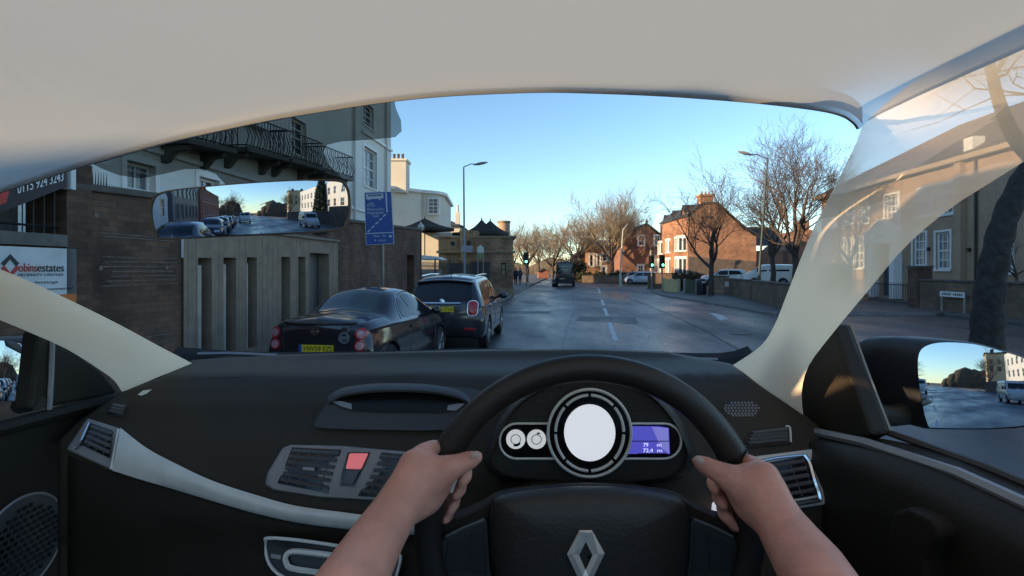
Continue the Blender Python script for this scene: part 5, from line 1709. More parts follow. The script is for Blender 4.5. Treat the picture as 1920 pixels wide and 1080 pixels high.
# ---- black coupe convertible, parked nearest
def coupe():
    t = thing('parked_coupe', 'dark coupe with round double tail lights and yellow plate, parked nearest', 'car')
    S = [  # y, zlow, zmid, zbelt, ztop, wlow, wmid, wbelt, wtop, crown
        (-1.90, .42, .58, .80, .90, .50, .66, .58, .42, .02),
        (-1.87, .32, .56, .86, .98, .62, .76, .68, .50, .03),
        (-1.80, .24, .55, .90, 1.02, .72, .82, .74, .56, .04),
        (-1.60, .20, .55, .92, 1.05, .76, .845, .785, .60, .045),
        (-1.25, .19, .55, .93, 1.07, .78, .85, .80, .60, .05),
        (-1.05, .19, .55, .93, 1.10, .78, .85, .80, .59, .05),
        (-.62, .19, .55, .93, 1.35, .78, .845, .80, .54, .05),
        (-.25, .19, .55, .93, 1.41, .78, .845, .80, .53, .045),
        (.15, .19, .55, .93, 1.40, .78, .845, .80, .53, .045),
        (.55, .19, .55, .925, 1.28, .78, .845, .79, .55, .05),
        (.95, .19, .55, .92, 1.06, .78, .84, .78, .60, .05),
        (1.20, .20, .55, .89, .97, .77, .835, .76, .60, .05),
        (1.55, .21, .53, .82, .89, .75, .82, .72, .55, .04),
        (1.80, .24, .50, .72, .78, .68, .76, .64, .45, .03),
        (1.90, .34, .46, .60, .64, .50, .58, .48, .3, .02)]
    mb = body_loft(S); bvh = bvh_of(mb)
    wh = [(.83, -1.22), (-.83, -1.22), (.83, 1.22), (-.83, 1.22)]
    finish_car(t, mb, wh, .31, paint('coupe_paint', (.018, .014, .02), .16), 6)
    b = MB(); decal(b, bvh, 'top', [(-.47, -1.08), (-.2, -1.12), (.2, -1.12), (.47, -1.08), (.44, -.85), (.40, -.66), (.2, -.6), (-.2, -.6), (-.40, -.66), (-.44, -.85)], rings=5, off=.004, smooth=2)
    b.build('rear_window', mat('rear_glass', (.03, .045, .045), .12, spec=.9), t)
    for s_ in (1, -1):
        b = MB(); decal(b, bvh, 'side', [(-.62, .98), (-.20, .965), (-.24, 1.12), (-.34, 1.22), (-.45, 1.27), (-.56, 1.18)], side=s_, smooth=2, rings=4)
        b.build('quarter_window', m_carglass, t)
        b = MB(); decal(b, bvh, 'side', [(-.17, .965), (.35, .955), (.92, .945), (.70, 1.10), (.48, 1.21), (.15, 1.31), (-.12, 1.32), (-.30, 1.29), (-.21, 1.12)], side=s_, smooth=2, rings=5)
        b.build('side_window', m_carglass, t)
        b = MB(); pts = [(-.70, .955), (-.64, 1.12), (-.52, 1.27), (-.35, 1.335), (0, 1.365), (.3, 1.32), (.6, 1.2), (.85, 1.05), (1.0, .95)]
        q_ = []
        for p in catmull([V((y, z, 0)) for y, z in pts], 3):
            h = bvh.ray_cast(V((4 * s_, p.x, p.y)), V((-s_, 0, 0)))
            if h[0]: q_.append(h[0] + V((s_ * .004, 0, 0)))
        b.tube(q_, .012, n=5); b.build('window_trim', m_chrome if s_ > 0 else m_trimblack, t)
        b = MB()
        for pts in ([(-.42, .27), (-.44, .6), (-.40, .93)], [(.80, .30), (.86, .6), (.88, .93)]):
            q_ = []
            for p in catmull([V((y, z, 0)) for y, z in pts], 5):
                h = bvh.ray_cast(V((4 * s_, p.x, p.y)), V((-s_, 0, 0)))
                if h[0]: q_.append(h[0])
            b.tube(q_, .005, n=4)
        b.build('door_gap', m_black, t)
        b = MB(); decal(b, bvh, 'side', rrect(-.28, .80, .2, .05, .02), side=s_, off=.02, rings=1); b.build('door_handle', m_trimblack, t)
        mc = V((s_ * .93, .62, .99))
        b = MB(); b.ball(mc, .1, 8, (.95, .7, .72)); b.tube([V((s_ * .78, .66, .95)), mc], .03, n=6); o = b.build('door_mirror', paint('coupe_paint', (.018, .014, .02)), t)
        # tail lights
        lx = .655 * s_
        b = MB(); decal(b, bvh, 'rear', circ(lx, .84, .082, .085), off=.010, rings=3); decal(b, bvh, 'rear', circ(lx - .01 * s_, .68, .078, .08), off=.010, rings=3)
        tl = b.build('tail_light', m_redlens, t)
        b = MB()
        decal(b, bvh, 'rear', circ(lx, .84, .052), off=.018, rings=2, skirt=-.006); decal(b, bvh, 'rear', circ(lx - .01 * s_, .68, .055), off=.018, rings=2, skirt=-.006); b.build('lens', mat('pink_lens', (.5, .25, .27), .12, spec=.9), tl)
        b = MB()
        for zc, rr_ in ((.84, .07), (.68, .066)):
            ring = []
            for (x, z) in circ(lx, zc, rr_, n=18):
                h = bvh.ray_cast(V((x, -6, z)), V((0, 1, 0)))
                if h[0]: ring.append(h[0] + V((0, -.012, 0)))
            b.tube(ring, .006, n=4, closed=True)
        b.build('lens_ring', m_redlens, tl)
        b = MB(); decal(b, bvh, 'rear', rrect(.56 * s_, .50, .2, .035, .015), off=.008, rings=2); b.build('reflector', m_redlens, t)
        b = MB(); decal(b, bvh, 'front', circ(.55 * s_, .62, .1, .09)); b.build('headlight', m_whitelens, t)
    # boot lid lip, shut line, badge, sticker, plate
    b = MB()
    q_ = []
    for k in range(21):
        x = -.56 + 1.12 * k / 20; z = .985 - .012 * math.cos(x * 3)
        h = bvh.ray_cast(V((x, -6, z)), V((0, 1, 0)))
        if h[0]: q_.append(h[0] + V((0, -.012, 0)))
    b.tube(q_, [.016] * len(q_), n=6); b.build('spoiler_lip', m_trimblack, t)
    b = MB()
    for line in ([(-.50, .96), (-.53, .8), (-.50, .62), (-.42, .535), (.42, .535), (.50, .62), (.53, .8), (.50, .96)],):
        q_ = []
        for p in catmull([V((x, z, 0)) for x, z in line], 5):
            h = bvh.ray_cast(V((p.x, -6, p.y)), V((0, 1, 0)))
            if h[0]: q_.append(h[0])
        b.tube(q_, .006, n=4)
    b.build('boot_gap', m_black, t)
    b = MB(); decal(b, bvh, 'rear', rrect(0, .63, .62, .16, .03), off=.003, rings=2); b.build('plate_recess', m_black, t)
    h = bvh.ray_cast(V((0, -6, .62)), V((0, 1, 0)))[0]
    pl = plate(t, 0, h.y - .012, .625, .52, .112, 'HW59 EZS', m_plate_y)
    b = MB(); b.box((-.245, h.y - .019, .625), (.045, .003, .108)); b.build('blue_band', mat('plate_blue', (.02, .08, .4), .4), pl, smooth=None)
    b = MB()
    h = bvh.ray_cast(V((-.02, -6, .87)), V((0, 1, 0)))[0]
    b.tube([V((-.02 + .05 * math.cos(k * PI / 9), h.y - .012, .87 + .042 * math.sin(k * PI / 9))) for k in range(18)], .008, n=5, closed=True); b.box((-.02, h.y - .014, .87), (.13, .008, .022)); b.build('badge', m_chrome, t)
    b = MB()
    h = bvh.ray_cast(V((.42, -6, .80)), V((0, 1, 0)))[0]
    for rr_ in (.078, .055):
        b.tube([V((.42 + rr_ * math.cos(k * PI / 12), h.y - .010, .79 + rr_ * math.sin(k * PI / 12))) for k in range(24)], .005, n=4, closed=True)
    for z in (.775, .79, .805): b.box((.42, h.y - .01, z), (.08, .004, .008))
    b.build('sticker', mat('silver_sticker', (.3, .32, .34), .4), t)
    b = MB(); decal(b, bvh, 'rear', rrect(0, .36, 1.1, .08, .03), off=.004, rings=3); b.build('bumper_insert', m_trimblack, t)
    return t
C1 = coupe()
place(C1, (-2.44, 9.12, 0), -math.atan2(.17, .985))

# ---- dark crossover hatchback in front of it
def crossover():
    t = thing('parked_crossover', 'dark crossover hatchback with chrome bar and upright red tail light parked ahead of the coupe', 'car')
    S = [
        (-2.10, .50, .66, .86, .95, .60, .74, .66, .5, .02),
        (-2.06, .38, .64, .92, 1.06, .72, .84, .76, .60, .03),
        (-1.98, .30, .63, .97, 1.17, .80, .90, .84, .66, .03),
        (-1.86, .28, .63, .99, 1.38, .83, .905, .86, .65, .03),
        (-1.74, .28, .63, 1.0, 1.52, .84, .91, .87, .62, .03),
        (-1.50, .27, .63, 1.0, 1.575, .84, .91, .87, .62, .04),
        (-.8, .25, .63, 1.0, 1.60, .84, .905, .87, .63, .045),
        (0, .25, .63, .99, 1.605, .84, .90, .865, .63, .045),
        (.45, .25, .63, .985, 1.55, .84, .90, .86, .63, .045),
        (.85, .25, .63, .98, 1.32, .84, .90, .86, .66, .05),
        (1.15, .25, .63, .98, 1.10, .84, .90, .85, .69, .05),
        (1.5, .26, .62, .95, 1.03, .83, .90, .82, .65, .05),
        (1.85, .28, .60, .86, .94, .78, .86, .74, .55, .04),
        (2.05, .32, .55, .75, .82, .66, .74, .6, .42, .02),
        (2.12, .42, .52, .64, .68, .5, .55, .45, .3, .02)]
    mb = body_loft(S); bvh = bvh_of(mb)
    wh = [(.885, -1.25), (-.885, -1.25), (.885, 1.32), (-.885, 1.32)]
    m_p = paint('crossover_paint', (.022, .024, .032), .2)
    finish_car(t, mb, wh, .345, m_p, 5)
    b = MB(); decal(b, bvh, 'rear', [(-.62, 1.10), (-.3, 1.07), (.3, 1.07), (.62, 1.10), (.60, 1.3), (.55, 1.455), (.3, 1.485), (-.3, 1.485), (-.55, 1.455), (-.60, 1.3)], smooth=2, rings=5)
    b.build('rear_window', m_carglass, t)
    b = MB()
    sp = [(-.64, 1.50), (0, 1.515), (.64, 1.50)]
    G = []
    for k in range(13):
        x = -.62 + 1.24 * k / 12; z = 1.545 - .05 * (x / .62) ** 2
        G.append([V((x, -1.55, z + .02)), V((x, -1.86, z - .015)), V((x, -1.87, z - .035)), V((x, -1.55, z - .04))])
    b.grid(G, cj=True); b.f += [(0, 1, 2, 3), (48, 51, 50, 49)]; b.mi += [0, 0]
    b.build('spoiler', m_p, t, smooth=30)
    for s_ in (1, -1):
        b = MB(); decal(b, bvh, 'side', [(-1.62, 1.09), (-1.15, 1.07), (-1.12, 1.3), (-1.2, 1.42), (-1.4, 1.40), (-1.55, 1.28)], side=s_, smooth=2, rings=4); b.build('quarter_window', m_carglass, t)
        b = MB(); decal(b, bvh, 'side', [(-1.05, 1.06), (-.25, 1.05), (-.25, 1.49), (-.9, 1.48), (-1.05, 1.42)], side=s_, smooth=1, rings=4); b.build('side_window', m_carglass, t)
        b = MB(); decal(b, bvh, 'side', [(-.17, 1.05), (.95, 1.04), (.72, 1.22), (.45, 1.42), (.2, 1.49), (-.17, 1.49)], side=s_, smooth=1, rings=4); b.build('side_window', m_carglass, t)
        b = MB(); decal(b, bvh, 'rear', rrect(.655 * s_, .93, .20, .30, .08, 5), off=.012, rings=4); tl = b.build('tail_light', m_redlens, t)
        b = MB()
        ring = []
        for (x, z) in rrect(.655 * s_, .93, .215, .315, .085, 6):
            h = bvh.ray_cast(V((x, -6, z)), V((0, 1, 0)))
            if h[0]: ring.append(h[0] + V((0, -.012, 0)))
        b.tube(ring, .011, n=5, closed=True); b.build('light_surround', m_chrome, tl)
        b = MB(); decal(b, bvh, 'rear', rrect(.6 * s_, .50, .26, .05, .02), off=.01, rings=2); b.build('reflector', m_redlens, t)
        b = MB()
        for pts in ([(-1.1, .35), (-1.08, .7), (-1.1, 1.0)], [(-.21, .32), (-.21, 1.0)], [(.85, .35), (.95, .7), (.95, 1.0)]):
            q_ = []
            for p in catmull([V((y, z, 0)) for y, z in pts], 6):
                h = bvh.ray_cast(V((4 * s_, p.x, p.y)), V((-s_, 0, 0)))
                if h[0]: q_.append(h[0])
            b.tube(q_, .006, n=4)
        b.build('door_gap', m_black, t)
        for yy in (-.95, .0):
            b = MB(); decal(b, bvh, 'side', rrect(yy + .08, .93, .2, .045, .02), side=s_, off=.03, rings=1); b.build('door_handle', m_chrome, t)
        mc = V((s_ * 1.0, .75, 1.07)); b = MB(); b.ball(mc, .12, 8, (1, .6, .75)); b.tube([V((s_ * .84, .8, 1.02)), mc], .035, n=6); b.build('door_mirror', m_p, t)
        b = MB(); decal(b, bvh, 'side', [(-.85, .30), (.85, .30), (.85, .40), (-.85, .40)], side=s_, off=.02, rings=1); b.build('side_sill', mat('grey_sill', (.25, .25, .26), .5), t)
        b = MB(); b.tube([V((s_ * .60, -1.45, 1.60)), V((s_ * .62, -.6, 1.635)), V((s_ * .61, .2, 1.63))], .018, n=6); b.build('roof_rail', m_chrome, t)
        b = MB(); decal(b, bvh, 'front', circ(.6 * s_, .78, .12, .1)); b.build('headlight', m_whitelens, t)
    b = MB()
    q_ = []
    for k in range(13):
        x = -.40 + .80 * k / 12; h = bvh.ray_cast(V((x, -6, 1.035)), V((0, 1, 0)))
        if h[0]: q_.append(h[0] + V((0, -.02, 0)))
    b.tube(q_, .02, n=6); b.build('chrome_bar', m_chrome, t)
    h = bvh.ray_cast(V((0, -6, 1.07)), V((0, 1, 0)))[0]
    b = MB(); b.lathe([(.06, 0), (.06, .02), (.045, .03)], h + V((0, .0, 0)), ax=(0, -1, .1), n=18); b.build('badge', m_chrome, t)
    h = bvh.ray_cast(V((0, -6, .9)), V((0, 1, 0)))[0]
    plate(t, 0, h.y - .03, .91, .52, .112, 'SR65 YYA', m_plate_y)
    b = MB(); decal(b, bvh, 'rear', rrect(0, .44, 1.3, .16, .05), off=.006, rings=3); b.build('bumper_insert', m_trimblack, t)
    b = MB(); b.tube([V((.05, -1.35, 1.63)), V((.05, -1.50, 1.75))], [.012, .006], n=6); b.build('aerial', m_black, t)
    b = MB(); h = bvh.ray_cast(V((0, -6, 1.16)), V((0, 1, 0)))[0]
    b.tube([V((-.05, -2.0, 1.13)), V((-.42, -1.96, 1.14))], .012, n=5); b.build('rear_wiper', m_black, t)
    return t
C2 = crossover()
place(C2, (-1.29, 12.87, 0), -math.atan2(.09, .996))

# ---- generic hatchback for far and mirrored cars
def hatch(name, label, m_p, cat='car', L=4.0, H=1.48, W=.86, group=None, rear_plate=None):
    t = thing(name, label, cat, group=group)
    k = L / 4.0
    S = [(-2.0 * k, .45, .6, .82, .9, .55, .7, .62, .45, .02), (-1.95 * k, .32, .58, .88, 1.02, .7, .8, .74, .56, .03), (-1.85 * k, .26, .57, .92, 1.16, .76, .85, .81, .6, .03),
         (-1.6 * k, .24, .57, .94, H - .1, .78, W, W - .04, .58, .04), (-1.2 * k, .22, .57, .94, H - .02, .78, W, W - .04, .58, .04), (-.2 * k, .22, .57, .93, H, .78, W, W - .04, .58, .04),
         (.35 * k, .22, .57, .93, H - .07, .78, W, W - .04, .58, .04), (.95 * k, .22, .57, .92, 1.08, .78, W, W - .05, .63, .05), (1.2 * k, .22, .56, .9, 1.0, .77, W, W - .07, .62, .05),
         (1.7 * k, .24, .54, .8, .88, .72, W - .05, .7, .5, .04), (1.95 * k, .28, .5, .66, .72, .6, .68, .55, .4, .02), (2.0 * k, .38, .48, .58, .6, .45, .5, .4, .25, .02)]
    mb = body_loft(S, 4, 4); bvh = bvh_of(mb)
    wh = [(W - .02, -1.22 * k), (-W + .02, -1.22 * k), (W - .02, 1.25 * k), (-W + .02, 1.25 * k)]
    finish_car(t, mb, wh, .31, m_p, 5)
    b = MB(); decal(b, bvh, 'rear', rrect(0, 1.21, 1.08, .28, .08), rings=4); b.build('rear_window', m_carglass, t)
    b = MB(); decal(b, bvh, 'front', [(-.60, 1.05), (.60, 1.05), (.52, H - .1), (-.52, H - .1)], rings=4); b.build('windscreen', m_carglass, t)
    for s_ in (1, -1):
        b = MB(); decal(b, bvh, 'side', [(-1.45 * k, 1.04), (-.3 * k, .99), (-.3 * k, H - .12), (-1.15 * k, H - .14)], side=s_, rings=3); b.build('side_window', m_carglass, t)
        b = MB(); decal(b, bvh, 'side', [(-.22 * k, .99), (.9 * k, .97), (.42 * k, H - .16), (-.22 * k, H - .12)], side=s_, rings=3); b.build('side_window', m_carglass, t)
        b = MB(); decal(b, bvh, 'rear', rrect(.63 * s_, .86, .16, .24, .05), off=.01, rings=3); b.build('tail_light', m_redlens, t)
        b = MB(); decal(b, bvh, 'front', rrect(.55 * s_, .66, .28, .14, .05), off=.01, rings=3); b.build('headlight', m_whitelens, t)
        b = MB(); b.ball(V((s_ * (W + .09), .65 * k, 1.0)), .1, 7, (1, .6, .75)); b.build('door_mirror', m_p, t)
    b = MB(); decal(b, bvh, 'front', rrect(0, .42, .9, .16, .05), off=.008, rings=3); b.build('grille', m_trimblack, t)
    h = bvh.ray_cast(V((0, -6, .72)), V((0, 1, 0)))[0]; plate(t, 0, h.y - .02, .72, .5, .11, rear_plate, m_plate_y)
    h = bvh.ray_cast(V((0, 6, .42)), V((0, -1, 0)))[0]; plate(t, 0, h.y + .02, .42, .5, .11, None, m_plate_w, back=False)
    return t

# ---- vans
def van(name, label, m_p, L=5.2, H=2.35, W=.97, nose=1.1, group=None, windows=False, lettering=False, rear_win=True):
    t = thing(name, label, 'van', group=group)
    y0, y1 = -L / 2, L / 2
    S = [(y0, .42, .8, 1.2, H - .2, .8, W - .03, W - .06, W - .2, .0), (y0 + .04, .36, .8, 1.2, H - .08, .86, W, W - .03, W - .16, .02), (y0 + .2, .34, .8, 1.2, H - .03, .88, W, W - .03, W - .15, .04),
         (y1 - nose - .9, .34, .8, 1.2, H, .88, W, W - .03, W - .15, .04), (y1 - nose - .45, .34, .8, 1.2, H - .12, .88, W, W - .03, W - .16, .04), (y1 - nose + .15, .34, .8, 1.15, 1.45, .88, W, W - .05, W - .2, .05),
         (y1 - .45, .34, .75, 1.05, 1.2, .85, W - .02, W - .1, W - .3, .05), (y1 - .08, .34, .6, .9, 1.0, .75, W - .12, W - .2, .5, .03), (y1, .42, .6, .8, .86, .6, .7, .6, .4, .02)]
    mb = body_loft(S, 4, 4); bvh = bvh_of(mb)
    wh = [(W - .02, y0 + 1.0), (-W + .02, y0 + 1.0), (W - .02, y1 - .85), (-W + .02, y1 - .85)]
    finish_car(t, mb, wh, .35, m_p, 5)
    for s_ in (1, -1):
        if rear_win:
            b = MB(); decal(b, bvh, 'rear', rrect(.39 * s_, H - .66, .64, .52, .08), rings=3, off=.006); b.build('rear_window', m_carglass, t)
        b = MB(); decal(b, bvh, 'rear', rrect((W - .11) * s_, 1.1, .12, .42, .04), rings=3, off=.01); b.build('tail_light', m_redlens, t)
        b = MB(); decal(b, bvh, 'front', rrect((W - .3) * s_, .88, .3, .2, .06), rings=3, off=.01); b.build('headlight', m_whitelens, t)
        b = MB(); decal(b, bvh, 'side', [(y1 - nose - .85, 1.28), (y1 - nose + .05, 1.24), (y1 - nose - .3, H - .5), (y1 - nose - .85, H - .42)], side=s_, rings=3); b.build('side_window', m_carglass, t)
        if windows:
            b = MB(); decal(b, bvh, 'side', [(y0 + .5, 1.28), (y1 - nose - 1.0, 1.28), (y1 - nose - 1.0, H - .42), (y0 + .5, H - .42)], side=s_, rings=3); b.build('side_window', m_carglass, t)
        b = MB(); b.box((s_ * (W + .14), y1 - nose - .1, 1.42), (.16, .1, .3)); b.build('door_mirror', m_trimblack, t, bevel=.03)
    b = MB(); decal(b, bvh, 'front', [(-.72, 1.34), (.72, 1.34), (.62, H - .22), (-.62, H - .22)], rings=4); b.build('windscreen', m_carglass, t)
    b = MB(); h = bvh.ray_cast(V((0, -6, 1.3)), V((0, 1, 0)))[0]; b.box((0, h.y - .002, 1.3), (.02, .01, H - 1.0)); b.build('door_gap', m_black, t)
    b = MB(); b.box((0, y0 - .02, .5), (1.7, .16, .2)); b.build('bumper', m_trimblack, t, bevel=.03)
    plate(t, -.32, y0 - .03, .82, .5, .11, None, m_plate_y if not lettering else mat('dim_plate', (.4, .35, .2), .5))
    if lettering:
        b = MB()
        rnd = random.Random(2)
        for z, w, bow in ((H - .45, 1.25, .08), (H - .72, .9, .04), (H - .92, 1.3, 0), (H - 1.12, .9, 0)):
            x = -w / 2
            while x < w / 2:
                l_ = rnd.uniform(.05, .11); b.box((x + l_ / 2, y0 - .012, z - bow * (2 * x / w) ** 2), (l_, .01, .07 if bow else .05)); x += l_ + (.03 if rnd.random() < .8 else .1)
        b.build('lettering', mat('pale_letter', (.4, .45, .5), .5), t, smooth=None)
    return t
KV = van('black_van', 'black van with curved pale lettering on its back doors, driving ahead', paint('van_black', (.012, .013, .018), .3), L=5.3, H=2.5, W=.98, lettering=True, rear_win=False)
place(KV, (P(1059.5, 0, 51).x + .28, 53.6, 0), RZ)
b = MB(); b.box((0, -2.3, .33), (1.1, .1, .06)); 
WH = hatch('white_hatchback', 'white hatchback parked side on behind the garden wall', paint('white_paint', (.62, .6, .55), .25))
place(WH, (P(1357, 0, 46).x, 46, .28), R(78))
WV = van('white_pickup_van', 'small white van parked facing the hatchback behind the garden wall', paint('white_paint', (.62, .6, .55), .25), L=4.0, H=1.85, W=.88, nose=.95, windows=True)
place(WV, (P(1440, 0, 44).x, 44, .3), R(72))
SC = hatch('silver_hatchback', 'silver car half hidden at the side road left of the traffic lights', paint('silver_paint', (.4, .42, .46), .3))
place(SC, (P(1203, 0, 60).x, 60, 0), R(70))
SC2 = hatch('pale_hatchback', 'pale blue grey car parked behind the silver one at the side road', paint('pale_blue_paint', (.3, .33, .38), .3))
place(SC2, (P(1196, 0, 66).x - .6, 66, 0), R(80))
# ones seen in the mirrors
MV = van('white_panel_van', 'white panel van parked behind on the right, seen in the mirrors', paint('white_paint', (.62, .6, .55), .25), L=4.9, H=2.1, W=.92)
place(MV, RD(7.6, -32), RZ)
OV = van('oncoming_van', 'white van following far behind in the middle of the rear-view mirror', paint('white_paint', (.62, .6, .55), .25), L=4.9, H=2.0, W=.92)
place(OV, RD(-.5, -42), RZ)
G_ = 'cars parked along the kerb behind, seen in the mirrors'
b0_ = hatch('parked_hatchback', 'black hatchback parked behind on the left, nearest in the rear-view mirror', paint('black_car_paint', (.015, .015, .018), .2), group=G_)
place(b0_, RD(-2.5, -15.5), RZ)
for k, (y, lb_) in enumerate(((-21.5, 'second black hatchback parked behind on the left in the rear-view mirror'), (-27.5, 'third black hatchback parked behind on the left in the rear-view mirror'), (-34, 'farthest black hatchback parked behind on the left in the rear-view mirror'))):
    c = copy_tree(b0_); c.location = RD(-2.5, y); c['label'] = lb_
b1_ = hatch('grey_hatchback', 'dark grey hatchback parked close behind on the left at the edge of the rear-view mirror', paint('grey_car_paint', (.08, .085, .09), .25))
place(b1_, RD(-2.6, -8.2), RZ)

# ------------------------------------------------------------------ the car we sit in
CAR = thing('driver_cabin', 'car cabin with black dashboard and pale grey roof lining framing the view', 'car', (0, 0, 0))
def plastic(name, col, rough, var=.1, bump=.12, bs=350, spec=.5):
    return mat(name, col, rough, var=var, vs=2.5, bump=bump, bs=bs, spec=spec)
m_dash = plastic('dash_plastic', (.060, .046, .033), .55, spec=.25)
m_dash_lo = plastic('lower_dash_plastic', (.028, .021, .014), .6, spec=.2)
m_door = plastic('door_plastic', (.032, .025, .017), .5, spec=.3)
m_gloss = mat('gloss_black', (.008, .008, .009), .15, var=.05)
m_silver = mat('satin_silver', (.86, .82, .74), .5, metal=.15, var=.06, vs=30)
m_bezel = mat('grey_bezel', (.36, .34, .33), .45, metal=.1, var=.08, vs=12, bump=.05, bs=300)
m_leather = plastic('black_leather', (.024, .020, .016), .45, bump=.12, bs=500)
m_hub = plastic('hub_plastic', (.034, .030, .024), .5, bump=.15, bs=280)

def lining(name, refl, trans, blend_to=None):
    m = bpy.data.materials.new(name); m.use_nodes = True
    nt = m.node_tree
    for n in list(nt.nodes): nt.nodes.remove(n)
    o = nt.nodes.new('ShaderNodeOutputMaterial')
    d = nt.nodes.new('ShaderNodeBsdfDiffuse'); d.inputs['Color'].default_value = (*refl, 1)
    t = nt.nodes.new('ShaderNodeBsdfTranslucent'); t.inputs['Color'].default_value = (*trans, 1)  # light let through the cloth from above, added to brighten it
    ad = nt.nodes.new('ShaderNodeAddShader')
    nt.links.new(d.outputs[0], ad.inputs[0]); nt.links.new(t.outputs[0], ad.inputs[1])
    tc = nt.nodes.new('ShaderNodeTexCoord'); nz = nt.nodes.new('ShaderNodeTexNoise'); nz.inputs['Scale'].default_value = 500
    nt.links.new(tc.outputs['Object'], nz.inputs['Vector'])
    bp = nt.nodes.new('ShaderNodeBump'); bp.inputs['Strength'].default_value = .15; bp.inputs['Distance'].default_value = .002
    nt.links.new(nz.outputs['Fac'], bp.inputs['Height']); nt.links.new(bp.outputs['Normal'], d.inputs['Normal'])
    up = nt.nodes.new('ShaderNodeCombineXYZ'); up.inputs[2].default_value = 1.0
    gn = nt.nodes.new('ShaderNodeNewGeometry'); sg_ = nt.nodes.new('ShaderNodeVectorMath'); sg_.operation = 'DOT_PRODUCT'
    nt.links.new(up.outputs[0], sg_.inputs[0]); nt.links.new(gn.outputs['Normal'], sg_.inputs[1])
    sn = nt.nodes.new('ShaderNodeMath'); sn.operation = 'SIGN'; nt.links.new(sg_.outputs['Value'], sn.inputs[0])
    sc_ = nt.nodes.new('ShaderNodeVectorMath'); sc_.operation = 'SCALE'; nt.links.new(up.outputs[0], sc_.inputs[0]); nt.links.new(sn.outputs[0], sc_.inputs['Scale'])
    if blend_to is None:
        nt.links.new(sc_.outputs[0], t.inputs['Normal'])
    else:
        # pillar tint varies by height to even out where sun and shade fall
        ta = nt.nodes.new('ShaderNodeAttribute'); ta.attribute_name = 'sun_tint_blend'
        mc = nt.nodes.new('ShaderNodeMix'); mc.data_type = 'RGBA'
        mc.inputs['A'].default_value = (*trans, 1); mc.inputs['B'].default_value = (*blend_to, 1)
        nt.links.new(ta.outputs['Fac'], mc.inputs['Factor']); nt.links.new(mc.outputs['Result'], t.inputs['Color'])
        mn = nt.nodes.new('ShaderNodeMix'); mn.data_type = 'VECTOR'
        nt.links.new(ta.outputs['Fac'], mn.inputs['Factor']); nt.links.new(gn.outputs['Normal'], mn.inputs['A']); nt.links.new(sc_.outputs[0], mn.inputs['B'])
        nn_ = nt.nodes.new('ShaderNodeVectorMath'); nn_.operation = 'NORMALIZE'; nt.links.new(mn.outputs['Result'], nn_.inputs[0])
        nt.links.new(nn_.outputs[0], t.inputs['Normal'])
    tr = nt.nodes.new('ShaderNodeBsdfTransparent')
    mx = nt.nodes.new('ShaderNodeMixShader')
    at = nt.nodes.new('ShaderNodeAttribute'); at.attribute_name = 'lining_cover'
    nt.links.new(at.outputs['Fac'], mx.inputs[0]); nt.links.new(tr.outputs[0], mx.inputs[1]); nt.links.new(ad.outputs[0], mx.inputs[2])
    nt.links.new(mx.outputs[0], o.inputs['Surface'])
    return m
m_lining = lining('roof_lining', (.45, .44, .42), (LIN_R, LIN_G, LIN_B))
m_pillar = lining('pillar_lining', (.95, .79, .61), (1.0, .71, .46), blend_to=(LIN_R, LIN_G, LIN_B))  # overbright warm tint makes up for missing light on the pillars

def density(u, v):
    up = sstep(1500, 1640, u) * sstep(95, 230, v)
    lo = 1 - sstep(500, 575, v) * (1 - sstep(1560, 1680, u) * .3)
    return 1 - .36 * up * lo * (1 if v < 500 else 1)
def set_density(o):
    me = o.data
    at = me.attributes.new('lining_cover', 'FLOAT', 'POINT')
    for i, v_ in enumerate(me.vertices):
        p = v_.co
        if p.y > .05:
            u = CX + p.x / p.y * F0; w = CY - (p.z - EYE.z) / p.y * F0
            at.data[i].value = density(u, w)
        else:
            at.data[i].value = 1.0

edge_px = [(-700, 580), (-300, 446), (-100, 382), (0, 350), (100, 318), (160, 300), (300, 262), (400, 239), (520, 214), (640, 194), (740, 180), (850, 170), (1000, 164), (1100, 165), (1250, 171), (1400, 182), (1500, 193), (1560, 203), (1592, 213), (1610, 226), (1617, 236)]
edge = [P(u, v, .5 + .11 * sstep(1450, 1617, u)) for u, v in edge_px]
right_edge = [P(u, v, .61) for u, v in ((1640, 213), (1680, 180), (1740, 140), (1850, 95), (2050, 40), (2400, -30))]
ed = catmull(edge, 4) + catmull([edge[-1]] + right_edge, 3)[1:]
rows_ = [(.006, -.004), (0, 0), (-.012, .010), (-.04, .018), (-.08, .023), (-.12, .028), (-.2, .034), (-.35, .04), (-.52, .04)]
rows_ = [(.006, -.003), (0, 0), (-.008, .003), (-.03, .005), (-.08, .007), (-.14, .008), (-.25, .009), (-.38, .009), (-.56, .009)]
G = []
for p in ed:
    kx = (1 - sstep(-.25, .1, p.x)) * max(0, 1.93 - p.z)
    k2 = 0
    G.append([V((p.x, p.y + dy, p.z + dz + kx * sstep(0, .3, -dy) + k2 * sstep(-.01, .07, -dy))) for dy, dz in rows_])
b = MB(); b.grid(G)
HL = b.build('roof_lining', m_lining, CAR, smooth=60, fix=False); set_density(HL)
b = MB(); b.tube([p + V((0, .008, -.0015)) for p in catmull(edge, 4)], .0014, n=5); b.build('windscreen_seal', mat('seal_grey', (.08, .08, .08), .7), CAR)

